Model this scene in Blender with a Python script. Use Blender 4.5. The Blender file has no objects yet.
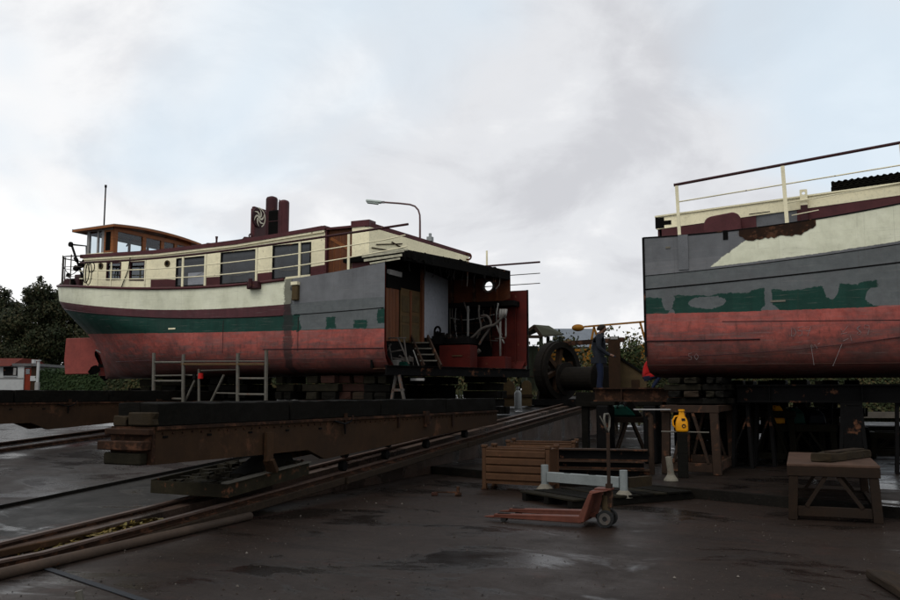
import bpy, bmesh, math, random
import numpy as np
from mathutils import Vector, Matrix, Euler
R = math.radians
sc = bpy.context.scene
COL = sc.collection

# ------------------------------------------------------------------ camera
EYE = 1.6; FPX = 860.0; PITCH = math.atan(93.0/FPX)
cam_d = bpy.data.cameras.new('camera'); cam = bpy.data.objects.new('camera', cam_d); COL.objects.link(cam)
cam_d.sensor_width = 36; cam_d.lens = FPX/900*36; cam_d.clip_end = 3000
cam.location = (0, 0, EYE); cam.rotation_euler = (R(90)+PITCH, 0, 0)
sc.camera = cam

# ------------------------------------------------------------------ sky, sun, exposure
SUN_EL, SUN_AZ = R(50), R(214)         # azimuth clockwise from +Y: behind the camera, to the left
W = bpy.data.worlds.new("World"); sc.world = W; W.use_nodes = True
def build_world():
    nt = W.node_tree; N = nt.nodes; L = nt.links; N.clear()
    out = N.new('ShaderNodeOutputWorld'); bg = N.new('ShaderNodeBackground'); bg.inputs[1].default_value = 0.1
    sky = N.new('ShaderNodeTexSky'); sky.sky_type = 'NISHITA'; sky.sun_disc = False
    sky.sun_elevation = SUN_EL; sky.sun_rotation = SUN_AZ
    tc = N.new('ShaderNodeTexCoord')
    # flatten the dome onto a cloud layer: xy / (z + c)
    sep = N.new('ShaderNodeSeparateXYZ'); L.new(tc.outputs['Generated'], sep.inputs[0])
    ad = N.new('ShaderNodeMath'); ad.operation = 'ADD'; ad.inputs[1].default_value = 0.42
    ab = N.new('ShaderNodeMath'); ab.operation = 'ABSOLUTE'
    L.new(sep.outputs[2], ab.inputs[0]); L.new(ab.outputs[0], ad.inputs[0])
    cm = N.new('ShaderNodeCombineXYZ')
    for i in (0, 1):
        dv = N.new('ShaderNodeMath'); dv.operation = 'DIVIDE'
        L.new(sep.outputs[i], dv.inputs[0]); L.new(ad.outputs[0], dv.inputs[1]); L.new(dv.outputs[0], cm.inputs[i])
    def noise(scale, off, detail=7, rough=.55, dist=.3, st=(1, 1, 1)):
        mp = N.new('ShaderNodeMapping'); mp.inputs['Location'].default_value = off; mp.inputs['Scale'].default_value = st
        L.new(cm.outputs[0], mp.inputs[0])
        n = N.new('ShaderNodeTexNoise'); n.inputs['Scale'].default_value = scale; n.inputs['Detail'].default_value = detail
        n.inputs['Roughness'].default_value = rough; n.inputs['Distortion'].default_value = dist
        L.new(mp.outputs[0], n.inputs['Vector']); return n.outputs[0]
    def ramp(src, stops):
        r = N.new('ShaderNodeValToRGB'); r.color_ramp.interpolation = 'EASE'
        e = r.color_ramp.elements
        while len(e) < len(stops): e.new(.5)
        for a, (p, c) in zip(e, stops): a.position = p; a.color = (*c, 1)
        L.new(src, r.inputs[0]); return r.outputs[0]
    def mix(f, a, b, mode='MIX'):
        m = N.new('ShaderNodeMix'); m.data_type = 'RGBA'; m.blend_type = mode; m.clamp_result = False
        for i, v in ((0, f), (6, a), (7, b)):
            if isinstance(v, (int, float)): m.inputs[i].default_value = v
            elif isinstance(v, tuple): m.inputs[i].default_value = (*v, 1)
            else: L.new(v, m.inputs[i])
        return m.outputs[2]
    big = noise(1.05, (1.2, 5.9, 0), 4, .45, .25); fine = noise(3.6, (1.3, 2.2, 0), 8, .58, .3)
    cov = noise(1.15, (5.5, 9.1, 0), 4, .45, .4)
    cloud = ramp(mix(.36, big, fine), [(.34, (.66, .665, .70)), (.43, (.82, .83, .86)), (.51, (1.0, 1.0, 1.01)), (.60, (1.10, 1.10, 1.09))])
    k = mix(1.0, cloud, (9.6, 9.6, 9.6), 'MULTIPLY')
    mask = ramp(cov, [(.40, (.25, .25, .25)), (.54, (.97, .97, .97))])
    pale = mix(.82, sky.outputs[0], (8.0, 9.3, 10.3))
    L.new(mix(mask, pale, k), bg.inputs[0])
    L.new(bg.outputs[0], out.inputs[0])
build_world()
sun_d = bpy.data.lights.new('sun', 'SUN'); sun = bpy.data.objects.new('sun', sun_d); COL.objects.link(sun)
sun_d.energy = 1.25; sun_d.angle = R(35); sun_d.color = (1, .97, .91)
sdir = Vector((math.sin(SUN_AZ)*math.cos(SUN_EL), math.cos(SUN_AZ)*math.cos(SUN_EL), math.sin(SUN_EL)))
sun.rotation_euler = sdir.to_track_quat('Z', 'Y').to_euler()
sun.location = (-20, -20, 30)
sc.view_settings.view_transform = 'Standard'; sc.view_settings.look = 'None'
sc.view_settings.exposure = 0.0; sc.view_settings.gamma = 1

# ------------------------------------------------------------------ measuring helpers
def ray(px, py):
    a = (px-450)/FPX; b = (300-py)/FPX
    return Vector((a, math.cos(PITCH)-b*math.sin(PITCH), math.sin(PITCH)+b*math.cos(PITCH)))
def G(px, py, z=0.0):
    r = ray(px, py); t = (z-EYE)/r.z; return Vector((r.x*t, r.y*t, z))
def D(px, py, d):
    r = ray(px, py); t = d/r.y; return Vector((r.x*t, d, EYE+r.z*t))
PSI = R(25); CU, SU = math.cos(PSI), math.sin(PSI)
class Frame:
    """x runs along the hulls (to the right and nearer), y up the slip (away)."""
    def __init__(s, o, z0=0.0): s.o = Vector((o[0], o[1], z0))
    def loc(s, p): d = Vector(p)-s.o; return Vector((d.x*CU-d.y*SU, d.x*SU+d.y*CU, d.z))
    def side(s, px, py, v=0.0):
        r = ray(px, py); c = Vector((0, 0, EYE))
        t = (v - s.loc(c).y)/(r.x*SU+r.y*CU); q = s.loc(c+r*t); return (q.x, q.z)
    def front(s, px, py, u=0.0):
        r = ray(px, py); c = Vector((0, 0, EYE))
        t = (u - s.loc(c).x)/(r.x*CU-r.y*SU); q = s.loc(c+r*t); return (q.y, q.z)
    def w(s, x, y, z=0): return Vector((s.o.x+x*CU+y*SU, s.o.y-x*SU+y*CU, s.o.z+z))
SLIP = Frame((0, 0))

# ------------------------------------------------------------------ materials
MATS = {}
class NB:
    def __init__(s, name):
        s.m = bpy.data.materials.new(name); s.m.use_nodes = True
        s.nt = s.m.node_tree; s.N = s.nt.nodes; s.L = s.nt.links
        s.b = s.N['Principled BSDF']; s.tc = s.N.new('ShaderNodeTexCoord')
    def put(s, sock, v):
        if isinstance(v, (int, float)): sock.default_value = v
        elif isinstance(v, (tuple, list)): sock.default_value = (*v, 1) if len(v) == 3 and sock.type == 'RGBA' else v
        else: s.L.new(v, sock)
    def noise(s, scale, detail=5, rough=.6, st=(1, 1, 1), coord='Object', dist=0.0, loc=(0, 0, 0)):
        mp = s.N.new('ShaderNodeMapping'); mp.inputs['Scale'].default_value = st; mp.inputs['Location'].default_value = loc
        s.L.new(s.tc.outputs[coord], mp.inputs[0])
        n = s.N.new('ShaderNodeTexNoise'); n.inputs['Scale'].default_value = scale
        n.inputs['Detail'].default_value = detail; n.inputs['Roughness'].default_value = rough
        n.inputs['Distortion'].default_value = dist
        s.L.new(mp.outputs[0], n.inputs['Vector']); return n.outputs[0]
    def ramp(s, src, stops, interp='LINEAR'):
        r = s.N.new('ShaderNodeValToRGB'); r.color_ramp.interpolation = interp; e = r.color_ramp.elements
        while len(e) < len(stops): e.new(.5)
        for a, (p, c) in zip(e, stops):
            a.position = p; a.color = (*c, 1) if isinstance(c, tuple) else (c, c, c, 1)
        s.L.new(src, r.inputs[0]); return r.outputs[0]
    def mix(s, f, a, b, mode='MIX'):
        m = s.N.new('ShaderNodeMix'); m.data_type = 'RGBA'; m.blend_type = mode
        s.put(m.inputs[0], f); s.put(m.inputs[6], a); s.put(m.inputs[7], b); return m.outputs[2]
    def math(s, op, a, b=0.0, clamp=False):
        m = s.N.new('ShaderNodeMath'); m.operation = op; m.use_clamp = clamp
        s.put(m.inputs[0], a); s.put(m.inputs[1], b); return m.outputs[0]
    def bump(s, h, strength=.4, dist=.02):
        b = s.N.new('ShaderNodeBump'); b.inputs['Strength'].default_value = strength; b.inputs['Distance'].default_value = dist
        s.L.new(h, b.inputs['Height']); s.L.new(b.outputs[0], s.b.inputs['Normal'])
def simple(name, col, rough=.6, metal=0., var=.25, scale=6., rust=0., rustcol=(.07, .03, .016), bump=.25, st=(1, 1, 1), spec=.10):
    """painted or raw surface with tonal drift, grime and, if asked, rust blooms"""
    n = NB(name)
    a = n.noise(scale, 6, .65, st); g = n.noise(scale*.31, 4, .6, loc=(5, 3, 1))
    lo = tuple(c*(1-var) for c in col); hi = tuple(min(1, c*(1+var)) for c in col)
    c = n.ramp(a, [(.3, lo), (.7, hi)])
    c = n.mix(n.ramp(g, [(.45, 0.), (.75, .45)]), c, tuple(x*.55+.006 for x in col))
    c = n.mix(n.ramp(n.noise(scale*7, 5, .75, loc=(2, 6, 3)), [(.50, 0.), (.70, .42)]), c, tuple(x*.45+.003 for x in col))
    c = n.mix(n.ramp(n.noise(scale*2.1, 8, .78, loc=(1, 8, 5)), [(.60, 0.), (.70, .38)]), c, tuple(min(1, x*1.5+.006) for x in col))
    if rust > 0:
        r = n.noise(scale*.8, 9, .72, loc=(9, 1, 4))
        f = n.ramp(r, [(.66-rust*.3, 0.), (.72-rust*.3, .9)])
        c = n.mix(f, c, n.ramp(n.noise(scale*4), [(.35, rustcol), (.7, tuple(x*1.9 for x in rustcol))]))
    n.put(n.b.inputs['Base Color'], c)
    n.put(n.b.inputs['Roughness'], n.ramp(a, [(.3, max(.05, rough-.12)), (.7, min(1, rough+.12))]))
    n.b.inputs['Metallic'].default_value = metal
    n.b.inputs['Specular IOR Level'].default_value = spec
    n.bump(n.noise(scale*3.2, 6, .7, st), bump, .012)
    MATS[name] = n.m; return n.m
M = MATS
simple('cream_paint', (0.82, 0.75, 0.52), .42, var=.05, scale=2.5, rust=.04, bump=.08)
simple('cream_rail', (.72, .66, .46), .45, var=.08, rust=.12, scale=9)
simple('maroon_paint', (.070, .022, .024), .42, var=.25, scale=3, rust=.06, bump=.1)
simple('maroon_dark', (.040, .014, .016), .5, var=.3, scale=5, rust=.15)
simple('varnish', (.20, .070, .022), .32, var=.3, scale=2.2, st=(1, 1, 7), bump=.1)
simple('door_wood', (0.105, 0.0375, 0.0165), .5, var=.3, scale=2.0, st=(5, 5, .6), bump=.15)
simple('door_yellow', (0.08, 0.048, 0.0192), .6, var=.2)
simple('deck_grey', (.10, .10, .10), .75, var=.2, rust=.2)
simple('primer_grey', (0.12, 0.123, 0.13), .6, var=.12, rust=.08)
simple('roof_white', (0.24, 0.232, 0.224), .6, var=.15)
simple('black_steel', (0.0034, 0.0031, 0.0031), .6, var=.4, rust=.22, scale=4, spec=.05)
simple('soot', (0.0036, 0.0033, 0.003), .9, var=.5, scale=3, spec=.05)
simple('rust_steel', (0.0197, 0.0093, 0.005), .82, var=.45, scale=5, rust=.5, rustcol=(.045, .02, .011))
simple('rust_orange', (0.0515, 0.0143, 0.005), .8, var=.45, scale=3.5, rust=.3, rustcol=(.03, .013, .008))
simple('rust_panel', (0.0324, 0.0171, 0.0086), .82, var=.35, scale=1.6, rust=.35, rustcol=(.05, .023, .012))
simple('red_oxide', (0.0604, 0.007, 0.0047), .62, var=.25, scale=4, rust=.15)
simple('red_bright', (.35, .012, .010), .6, var=.2)
simple('interior_white', (0.28, 0.29, 0.32), .6, var=.06, scale=1.2, bump=.03)
simple('pipe_grey', (0.192, 0.1856, 0.1728), .45, var=.2)
simple('pipe_dull', (.07, .062, .055), .6, var=.3, rust=.3)
simple('galvanised', (0.0992, 0.0918, 0.0769), .55, metal=.3, var=.2, scale=12, rust=.25)
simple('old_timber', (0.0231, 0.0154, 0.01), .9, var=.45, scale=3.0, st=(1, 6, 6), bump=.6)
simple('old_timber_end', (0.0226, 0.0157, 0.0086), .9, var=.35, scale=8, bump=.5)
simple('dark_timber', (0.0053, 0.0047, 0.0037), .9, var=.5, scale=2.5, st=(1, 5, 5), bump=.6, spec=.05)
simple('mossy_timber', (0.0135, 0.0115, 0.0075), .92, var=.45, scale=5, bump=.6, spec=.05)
simple('trestle_wood', (0.0163, 0.0098, 0.0062), .85, var=.35, scale=4, bump=.4)
simple('trestle_steel', (0.0267, 0.0158, 0.0104), .75, var=.35, scale=5, rust=.35)
simple('plank_scaffold', (0.08, 0.0475, 0.0225), .8, var=.3, st=(1, 6, 6))
simple('brick_red', (0.0328, 0.0139, 0.01), .9, var=.35)
simple('stillage_orange', (0.058, 0.028, 0.014), .6, var=.22, scale=5, rust=.22)
simple('truck_red', (0.0888, 0.0296, 0.0192), .55, var=.25, scale=6, rust=.2)
simple('white_steel', (0.1663, 0.1814, 0.1789), .5, var=.12, rust=.10, scale=7)
simple('white_foot', (0.1344, 0.1218, 0.0966), .6, var=.2, rust=.15)
simple('rubber', (.014, .014, .014), .75, var=.3)
simple('yellow_plastic', (0.58, 0.24, 0.006), .38, var=.12, scale=5, bump=.05)
simple('green_plastic', (0.003, 0.035, 0.025), .45, var=.2)
simple('dark_plastic', (0.0048, 0.0072, 0.0112), .5, var=.2)
simple('crane_yellow', (0.2, 0.085, 0.009), .55, var=.2, rust=.12)
simple('lamp_grey', (.16, .15, .15), .5, metal=.3, var=.15)
simple('lamp_cover', (.42, .47, .44), .4, var=.1)
simple('lamp_pole', (.12, .075, .075), .6, var=.2)
simple('shed_roof', (0.032, 0.032, 0.0166), .9, var=.3, scale=3)
simple('shed_green', (0.021, 0.0252, 0.016), .85, var=.3)
simple('winch_iron', (0.0095, 0.0078, 0.0062), .85, var=.4, rust=.12, rustcol=(.02, .012, .008), spec=.05)
simple('tan_board', (0.065, 0.045, 0.022), .85, var=.3)
simple('brown_plate', (0.0252, 0.0134, 0.0071), .85, var=.3)
simple('bark', (.045, .036, .026), .95, var=.3)
simple('house_white', (0.3538, 0.3589, 0.3538), .7, var=.04)
simple('roof_red', (0.0855, 0.0158, 0.0099), .8, var=.25)
simple('door_red', (0.1512, 0.0216, 0.009), .5, var=.1)
simple('skin', (0.16, 0.085, 0.058), .55, var=.05, bump=.05)
simple('hair', (0.014, 0.008, 0.005), .7, var=.3)
simple('jacket_navy', (0.014, 0.016, 0.021), .85, var=.25, scale=9)
simple('jeans', (0.011, 0.016, 0.036), .85, var=.2, scale=14)
simple('jacket_red', (0.294, 0.0084, 0.0084), .8, var=.15)
simple('shoe', (.02, .016, .014), .7)
simple('hull_red', (0.22, 0.05, 0.04), .6, var=.25, scale=2.2, rust=.12, rustcol=(.10, .05, .045))
simple('window_grey', (.050, .052, .056), .22, var=.15, scale=1.0, bump=.02, spec=.35)
simple('torn_cream', (.42, .40, .30), .7, var=.3, scale=9, rust=.2)
simple('cradle_steel', (.018, .015, .009), .85, var=.4, rust=.3, spec=.05)
simple('strip_grey', (.020, .022, .026), .6, var=.4, scale=9)
simple('shed_slate', (.13, .145, .165), .7, var=.1)
simple('trestle_top', (.058, .034, .024), .85, var=.35, scale=5, rust=.1, bump=.4)
simple('emblem_cream', (.85, .80, .62), .4, var=.04)
simple('pipe_tan', (.055, .038, .028), .7, var=.3, scale=3, rust=.15)
simple('chalk', (0.22, 0.2035, 0.2035), .95, var=.2, scale=30)
simple('gas_grey', (0.252, 0.266, 0.266), .5, var=.1)
simple('rope', (.14, .13, .11), .9, var=.3)
simple('curtain', (0.245, 0.2352, 0.2254), .9, var=.08, st=(8, 1, 1))
simple('steel_polished', (0.081, 0.054, 0.0432), .5, metal=.2, var=.25, scale=8, rust=.2)

def glass(name, tint=(.8, .85, .87), amt=.35):
    m = bpy.data.materials.new(name); m.use_nodes = True; nt = m.node_tree; N = nt.nodes; L = nt.links; N.clear()
    o = N.new('ShaderNodeOutputMaterial'); mx = N.new('ShaderNodeMixShader')
    t = N.new('ShaderNodeBsdfTransparent'); t.inputs[0].default_value = (*tint, 1)
    g = N.new('ShaderNodeBsdfGlossy'); g.inputs[0].default_value = (.9, .92, .95, 1); g.inputs[1].default_value = .04
    fr = N.new('ShaderNodeLayerWeight'); fr.inputs[0].default_value = .25; pw_ = N.new('ShaderNodeMath'); pw_.operation = 'POWER'; pw_.inputs[1].default_value = 3.
    a = N.new('ShaderNodeMath'); a.operation = 'MULTIPLY_ADD'; a.inputs[1].default_value = .6; a.inputs[2].default_value = amt; a.use_clamp = True
    L.new(fr.outputs['Facing'], pw_.inputs[0]); L.new(pw_.outputs[0], a.inputs[0]); L.new(a.outputs[0], mx.inputs[0]); L.new(t.outputs[0], mx.inputs[1]); L.new(g.outputs[0], mx.inputs[2])
    L.new(mx.outputs[0], o.inputs[0]); MATS[name] = m; return m
glass('glass_dark', (.35, .37, .38), .10)
glass('glass_clear', (.80, .84, .86), .03)

def hull_paint(name, spec):
    """V of the UV map runs 0 keel, 1 waterline, 2 green band top, 3 cream bottom, 4 sheer; U is metres from the cut"""
    n = NB(name)
    sp = n.N.new('ShaderNodeSeparateXYZ'); n.L.new(n.tc.outputs['UV'], sp.inputs[0]); U, V = sp.outputs[0], sp.outputs[1]
    rag = n.noise(7, 6, .7); rag2 = n.noise(1.1, 3, .5); fine = n.noise(30, 4, .6)
    streak = n.noise(2.2, 6, .7, (2.2, 2.2, .25))
    Vr = n.math('ADD', V, n.math('MULTIPLY', n.math('SUBTRACT', rag, .5), .05))
    red = n.ramp(n.noise(1.8, 9, .75, (.8, .8, 1.3)), [(.34, (.080, .036, .033)), (.45, (.175, .048, .042)), (.53, (.27, .060, .047)), (.60, (.32, .078, .062)), (.68, (.17, .075, .066))])
    red = n.mix(n.ramp(n.noise(2.6, 8, .75, (.5, .5, 3), loc=(3, 1, 7)), [(.48, 0.), (.60, .75)]), red, (.120, .066, .062))
    red = n.mix(n.ramp(n.noise(9, 8, .7, (1, 1, .35), loc=(7, 7, 7)), [(.50, 0.), (.66, .7)]), red, (.055, .030, .026))
    red = n.mix(n.ramp(V, [(.0, .92), (.42, .55), (.75, .0)]), red, (.050, .024, .020))     # darker towards the keel
    red = n.mix(n.ramp(V, [(.70, 0.), (.86, .28), (.98, .42)]), red, n.ramp(rag, [(.4, (.28, .056, .043)), (.6, (.37, .105, .088))]))
    green = n.ramp(streak, [(.3, (.004, .026, .019)), (.7, (.006, .040, .029))])
    maroon = n.ramp(streak, [(.3, (.052, .018, .021)), (.7, (.080, .026, .030))])
    cream = n.ramp(n.noise(1.6, 8, .7, (1, 1, .6)), [(.30, (.47, .47, .35)), (.50, (.60, .60, .46)), (.72, (.68, .68, .54))])
    cream = n.mix(n.ramp(n.noise(6, 7, .75, (3, 3, .3)), [(.60, 0.), (.74, .45)]), cream, (.30, .21, .11))
    grey = n.ramp(n.noise(2.5, 6, .6, (1, 1, .5)), [(.3, (.098, .100, .106)), (.7, (.145, .148, .156))])
    grey = n.mix(n.ramp(fine, [(.6, 0.), (.8, .35)]), grey, (.16, .16, .17))
    tgrey = n.ramp(rag, [(.3, (.078, .086, .088)), (.7, (.106, .114, .116))])
    def step(x, edge, w=.006):
        return n.math('DIVIDE', n.math('SUBTRACT', x, edge-w/2), w, True)
    c = n.mix(step(Vr, 1), red, green)
    c = n.mix(step(Vr, 2.0), c, maroon)
    c = n.mix(step(Vr, 3.0), c, cream)
    Ur = n.math('ADD', U, n.math('MULTIPLY', n.math('SUBTRACT', n.noise(4, 5, .7), .5), .35))
    if spec == 'stern':
        nu = step(Ur, -2.70, .03)                      # new primed plating next to the cut
        top = n.mix(step(V, 3.0), tgrey, grey)
        top = n.mix(step(V, 3.15), top, n.mix(.35, grey, (.13, .135, .14))); top = n.mix(step(V, 3.42), top, grey)
        f = n.math('MULTIPLY', nu, step(Vr, 1.02)); c = n.mix(f, c, top)
        blk = None                                     # green left between the primer, in blocks
        for (a, b, lo, hi) in ((-2.75, -2.42, 1.0, 2.0), (-1.66, -1.38, 1.05, 1.72), (-.85, -.48, 1.05, 1.5), (-.20, .3, 1.25, 1.95)):
            Vb = n.math('ADD', V, n.math('MULTIPLY', n.math('SUBTRACT', rag, .5), .5))
            q = n.math('MULTIPLY', n.math('MULTIPLY', step(Ur, a, .02), n.math('SUBTRACT', 1., step(Ur, b, .02))),
                       n.math('MULTIPLY', step(Vb, lo, .02), n.math('SUBTRACT', 1., step(Vb, hi, .02))))
            blk = q if blk is None else n.math('MAXIMUM', blk, q)
        c = n.mix(blk, c, green)
        scorch = n.math('MULTIPLY', step(Ur, -2.93, .04), n.math('SUBTRACT', 1., step(Ur, -2.66, .04)))
        c = n.mix(n.math('MULTIPLY', scorch, .75), c, (.016, .014, .014))
    else:
        # bow section: everything above the red is primed, green and cream survive in ragged areas
        top = n.mix(step(V, 3.0), tgrey, grey)
        top = n.mix(step(V, 3.0, .01), top, n.mix(.4, grey, (.13, .13, .135))); top = n.mix(step(V, 3.34), top, n.mix(.25, grey, (.06, .065, .07)))
        top = n.mix(n.ramp(n.noise(1.4, 8, .7), [(.50, 0.), (.66, .7)]), top, n.mix(.5, grey, (.05, .05, .05)))
        c2 = n.mix(step(Vr, 1.02), red, top)
        # green strip with uneven top and bites of primer
        gt = n.math('ADD', 1.62, n.math('MULTIPLY', n.math('SUBTRACT', n.noise(1.3, 2, .4, (1, 1, .02), loc=(2.2, 0, 0)), .5), .55))
        wob = n.math('MULTIPLY', n.math('SUBTRACT', n.noise(7, 6, .7, loc=(3, 8, 1)), .5), .24)
        Vw = n.math('ADD', V, wob)
        gm = n.math('MULTIPLY', n.math('SUBTRACT', 1., n.math('DIVIDE', n.math('SUBTRACT', Vw, gt), .02, True)), step(Vr, 1.0))
        def hole(uc, ur, vc, vr):
            a = n.math('POWER', n.math('DIVIDE', n.math('SUBTRACT', n.math('ADD', U, n.math('MULTIPLY', wob, .6)), uc), ur), 2.)
            b = n.math('POWER', n.math('DIVIDE', n.math('SUBTRACT', Vw, vc), vr), 2.)
            return n.math('LESS_THAN', n.math('ADD', a, b), 1.)
        for h in ((1.18, .34, 1.35, .22), (.46, .12, 1.6, .5), (2.28, .07, 1.45, .6), (2.3, .16, 1.02, .14), (3.35, .13, 1.7, .45), (4.05, .16, 1.25, .22), (.52, .06, .95, .2)):
            gm = n.math('MULTIPLY', gm, n.math('SUBTRACT', 1., hole(*h)))
        gm = n.math('MULTIPLY', gm, n.math('SUBTRACT', 1., step(Ur, 4.1, .03)))
        c2 = n.mix(gm, c2, green)
        # cream area rising to the right from a ragged diagonal edge
        dg = n.math('ADD', n.math('MULTIPLY', n.math('SUBTRACT', U, 1.24), .95), 3.06)
        cd = n.math('MULTIPLY', n.math('MULTIPLY', n.math('DIVIDE', n.math('SUBTRACT', n.math('ADD', dg, wob), V), .03, True), step(Ur, 1.0, .02)),
                    step(n.math('ADD', V, n.math('MULTIPLY', n.math('SUBTRACT', rag, .5), .08)), 3.07, .01))
        c = n.mix(cd, c2, cream)
        # burnt and rusted strip under the gunwale
        ru = n.math('MULTIPLY', n.math('MULTIPLY', step(Ur, 1.80, .06), n.math('SUBTRACT', 1., step(Ur, 3.05, .06))), step(n.math('ADD', V, n.math('MULTIPLY', wob, .5)), 3.83, .03))
        c = n.mix(ru, c, n.ramp(n.noise(9, 6, .7), [(.3, (.012, .008, .006)), (.7, (.075, .028, .012))]))
    # thin weld seams of the plating
    seam = n.math('LESS_THAN', n.math('ABSOLUTE', n.math('SUBTRACT', n.math('MODULO', n.math('ADD', n.math('ABSOLUTE', U), .35), 1.9), .95)), .008)
    c = n.mix(n.math('MULTIPLY', seam, .10), c, (.03, .02, .02))
    c = n.mix(n.ramp(n.noise(.8, 5, .6), [(.42, 0.), (.75, .38)]), c, n.mix(.5, c, (.02, .018, .016)))
    sc_ = n.ramp(n.noise(5, 8, .75, (.25, .25, 5), loc=(3, 3, 3)), [(.56, 0.), (.64, .5)])
    c = n.mix(sc_, c, n.mix(.55, c, (.20, .18, .17)))
    c = n.mix(n.ramp(n.noise(13, 6, .8, (1, 1, .5), loc=(9, 2, 6)), [(.60, 0.), (.70, .5)]), c, n.mix(.7, c, (.02, .014, .012)))
    c = n.mix(n.ramp(n.noise(3.2, 7, .7, (3.5, 3.5, .22), loc=(4, 4, 8)), [(.60, 0.), (.75, .38)]), c, n.mix(.6, c, (.05, .03, .02)))
    n.put(n.b.inputs['Base Color'], c)
    n.put(n.b.inputs['Roughness'], n.ramp(rag2, [(.3, .42), (.7, .68)]))
    n.b.inputs['Specular IOR Level'].default_value = .14
    h = n.math('ADD', n.math('MULTIPLY', rag2, 4.5), n.math('MULTIPLY', fine, .12))
    h = n.math('SUBTRACT', h, n.math('MULTIPLY', seam, .08))
    n.bump(h, .45, .03)
    MATS[name] = n.m
hull_paint('hull_stern', 'stern'); hull_paint('hull_bow', 'bow')

def ground_mat(name, a, b, wetcol, wetamt, loc=(0, 0, 0), stain=(.035, .015, .011), wspec=.075):
    n = NB(name)
    big = n.noise(.35, 6, .6, loc=loc); mid = n.noise(1.7, 8, .7, loc=loc); fine = n.noise(28, 5, .7)
    c = n.mix(n.ramp(big, [(.38, 0.), (.62, 1.)]), a, b)
    c = n.mix(n.ramp(mid, [(.4, 0.), (.7, .6)]), c, tuple(x*.5 for x in a))
    c = n.mix(n.ramp(fine, [(.5, 0.), (.75, .5)]), c, tuple(min(1, x*2.1) for x in b))
    c = n.mix(n.ramp(n.noise(75, 2, .5), [(.71, 0.), (.74, .8)]), c, (.12, .11, .09))
    c = n.mix(n.ramp(n.noise(2.3, 5, .6, loc=(7, 1, 0)), [(.60, 0.), (.72, .55)]), c, stain)
    c = n.mix(n.ramp(n.noise(.9, 9, .72, (.45, 2.4, 1), loc=(loc[0], 11, 0)), [(.54, 0.), (.62, .42), (.70, .15)]), c, tuple(x*.32 for x in a))
    wn = n.noise(.55, 6, .62, (1, 1.6, 1), loc=(loc[0]+4, 2, 0), dist=.6)
    wet = n.ramp(wn, [(.535-wetamt*.2, 0.), (.60-wetamt*.1, 1.)])
    c = n.mix(wet, c, wetcol)
    n.put(n.b.inputs['Base Color'], c)
    n.put(n.b.inputs['Roughness'], n.mix(wet, n.ramp(mid, [(.3, .36), (.7, .62)]), n.ramp(mid, [(.3, .14), (.7, .30)])))
    n.put(n.b.inputs['Specular IOR Level'], n.mix(wet, (wspec*1.05,)*3, (wspec*2.4,)*3))
    h = n.math('ADD', n.math('MULTIPLY', mid, .8), n.math('MULTIPLY', fine, n.math('SUBTRACT', .25, n.math('MULTIPLY', wet, .2))))
    h = n.mix(n.math('MULTIPLY', wet, .6), h, (.4,)*3); n.bump(h, .35, .02)
    MATS[name] = n.m
ground_mat('yard_ground', (.0140, .0090, .0066), (.021, .0142, .0112), (.009, .007, .006), .0)
ground_mat('terrace_ground', (.0105, .0075, .0055), (.016, .0115, .0095), (.007, .0055, .005), .1, (5, 9, 0), wspec=.08)
ground_mat('slip_concrete', (.020, .0160, .0142), (.031, .0262, .0245), (.020, .0185, .019), .45, (2, 3, 0), wspec=.055)
ground_mat('wall_concrete', (.060, .040, .031), (.085, .058, .045), (.030, .022, .018), .2, (1, 1, 1))
ground_mat('step_dark', (.006, .005, .004), (.009, .0075, .006), (.005, .0045, .004), .0)
def leafmat(name, cols):
    n = NB(name); g = n.N.new('ShaderNodeNewGeometry')
    c = n.ramp(g.outputs['Random Per Island'], [(i/(len(cols)-1), c) for i, c in enumerate(cols)])
    c = n.mix(n.ramp(n.noise(.5, 3, .5), [(.4, 0.), (.65, .6)]), c, cols[0])
    n.put(n.b.inputs['Base Color'], c); n.b.inputs['Roughness'].default_value = .7; n.b.inputs['Specular IOR Level'].default_value = .15
    MATS[name] = n.m
leafmat('grit_mix', [(.010, .008, .007), (.03, .024, .02), (.02, .014, .01), (.06, .05, .04), (.025, .018, .015), (.16, .14, .12)])
leafmat('leaf_dark', [(.010, .015, .006), (.018, .025, .009), (.034, .034, .014), (.050, .040, .018)])
leafmat('leaf_mid', [(.012, .018, .006), (.026, .034, .011), (.045, .044, .016), (.075, .050, .020)])
leafmat('leaf_bush', [(.018, .030, .010), (.034, .050, .016), (.05, .058, .020), (.085, .06, .022)])
leafmat('leaf_autumn_bush', [(.022, .030, .008), (.06, .055, .012), (.11, .075, .014), (.03, .04, .012)])
leafmat('leaf_hedge', [(.010, .022, .006), (.018, .034, .009), (.026, .040, .012)])
leafmat('leaf_autumn', [(.09, .065, .012), (.17, .115, .02), (.07, .045, .015), (.12, .10, .03)])
n = NB('far_grass'); n.put(n.b.inputs['Base Color'], n.ramp(n.noise(.6, 6, .7), [(.35, (.018, .024, .009)), (.7, (.05, .05, .02))])); n.b.inputs['Roughness'].default_value = .95; M['far_grass'] = n.m
n = NB('path_pale'); n.put(n.b.inputs['Base Color'], n.ramp(n.noise(2), [(.3, (.04, .033, .026)), (.7, (.065, .055, .043))])); n.b.inputs['Roughness'].default_value = .95; M['path_pale'] = n.m

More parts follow.
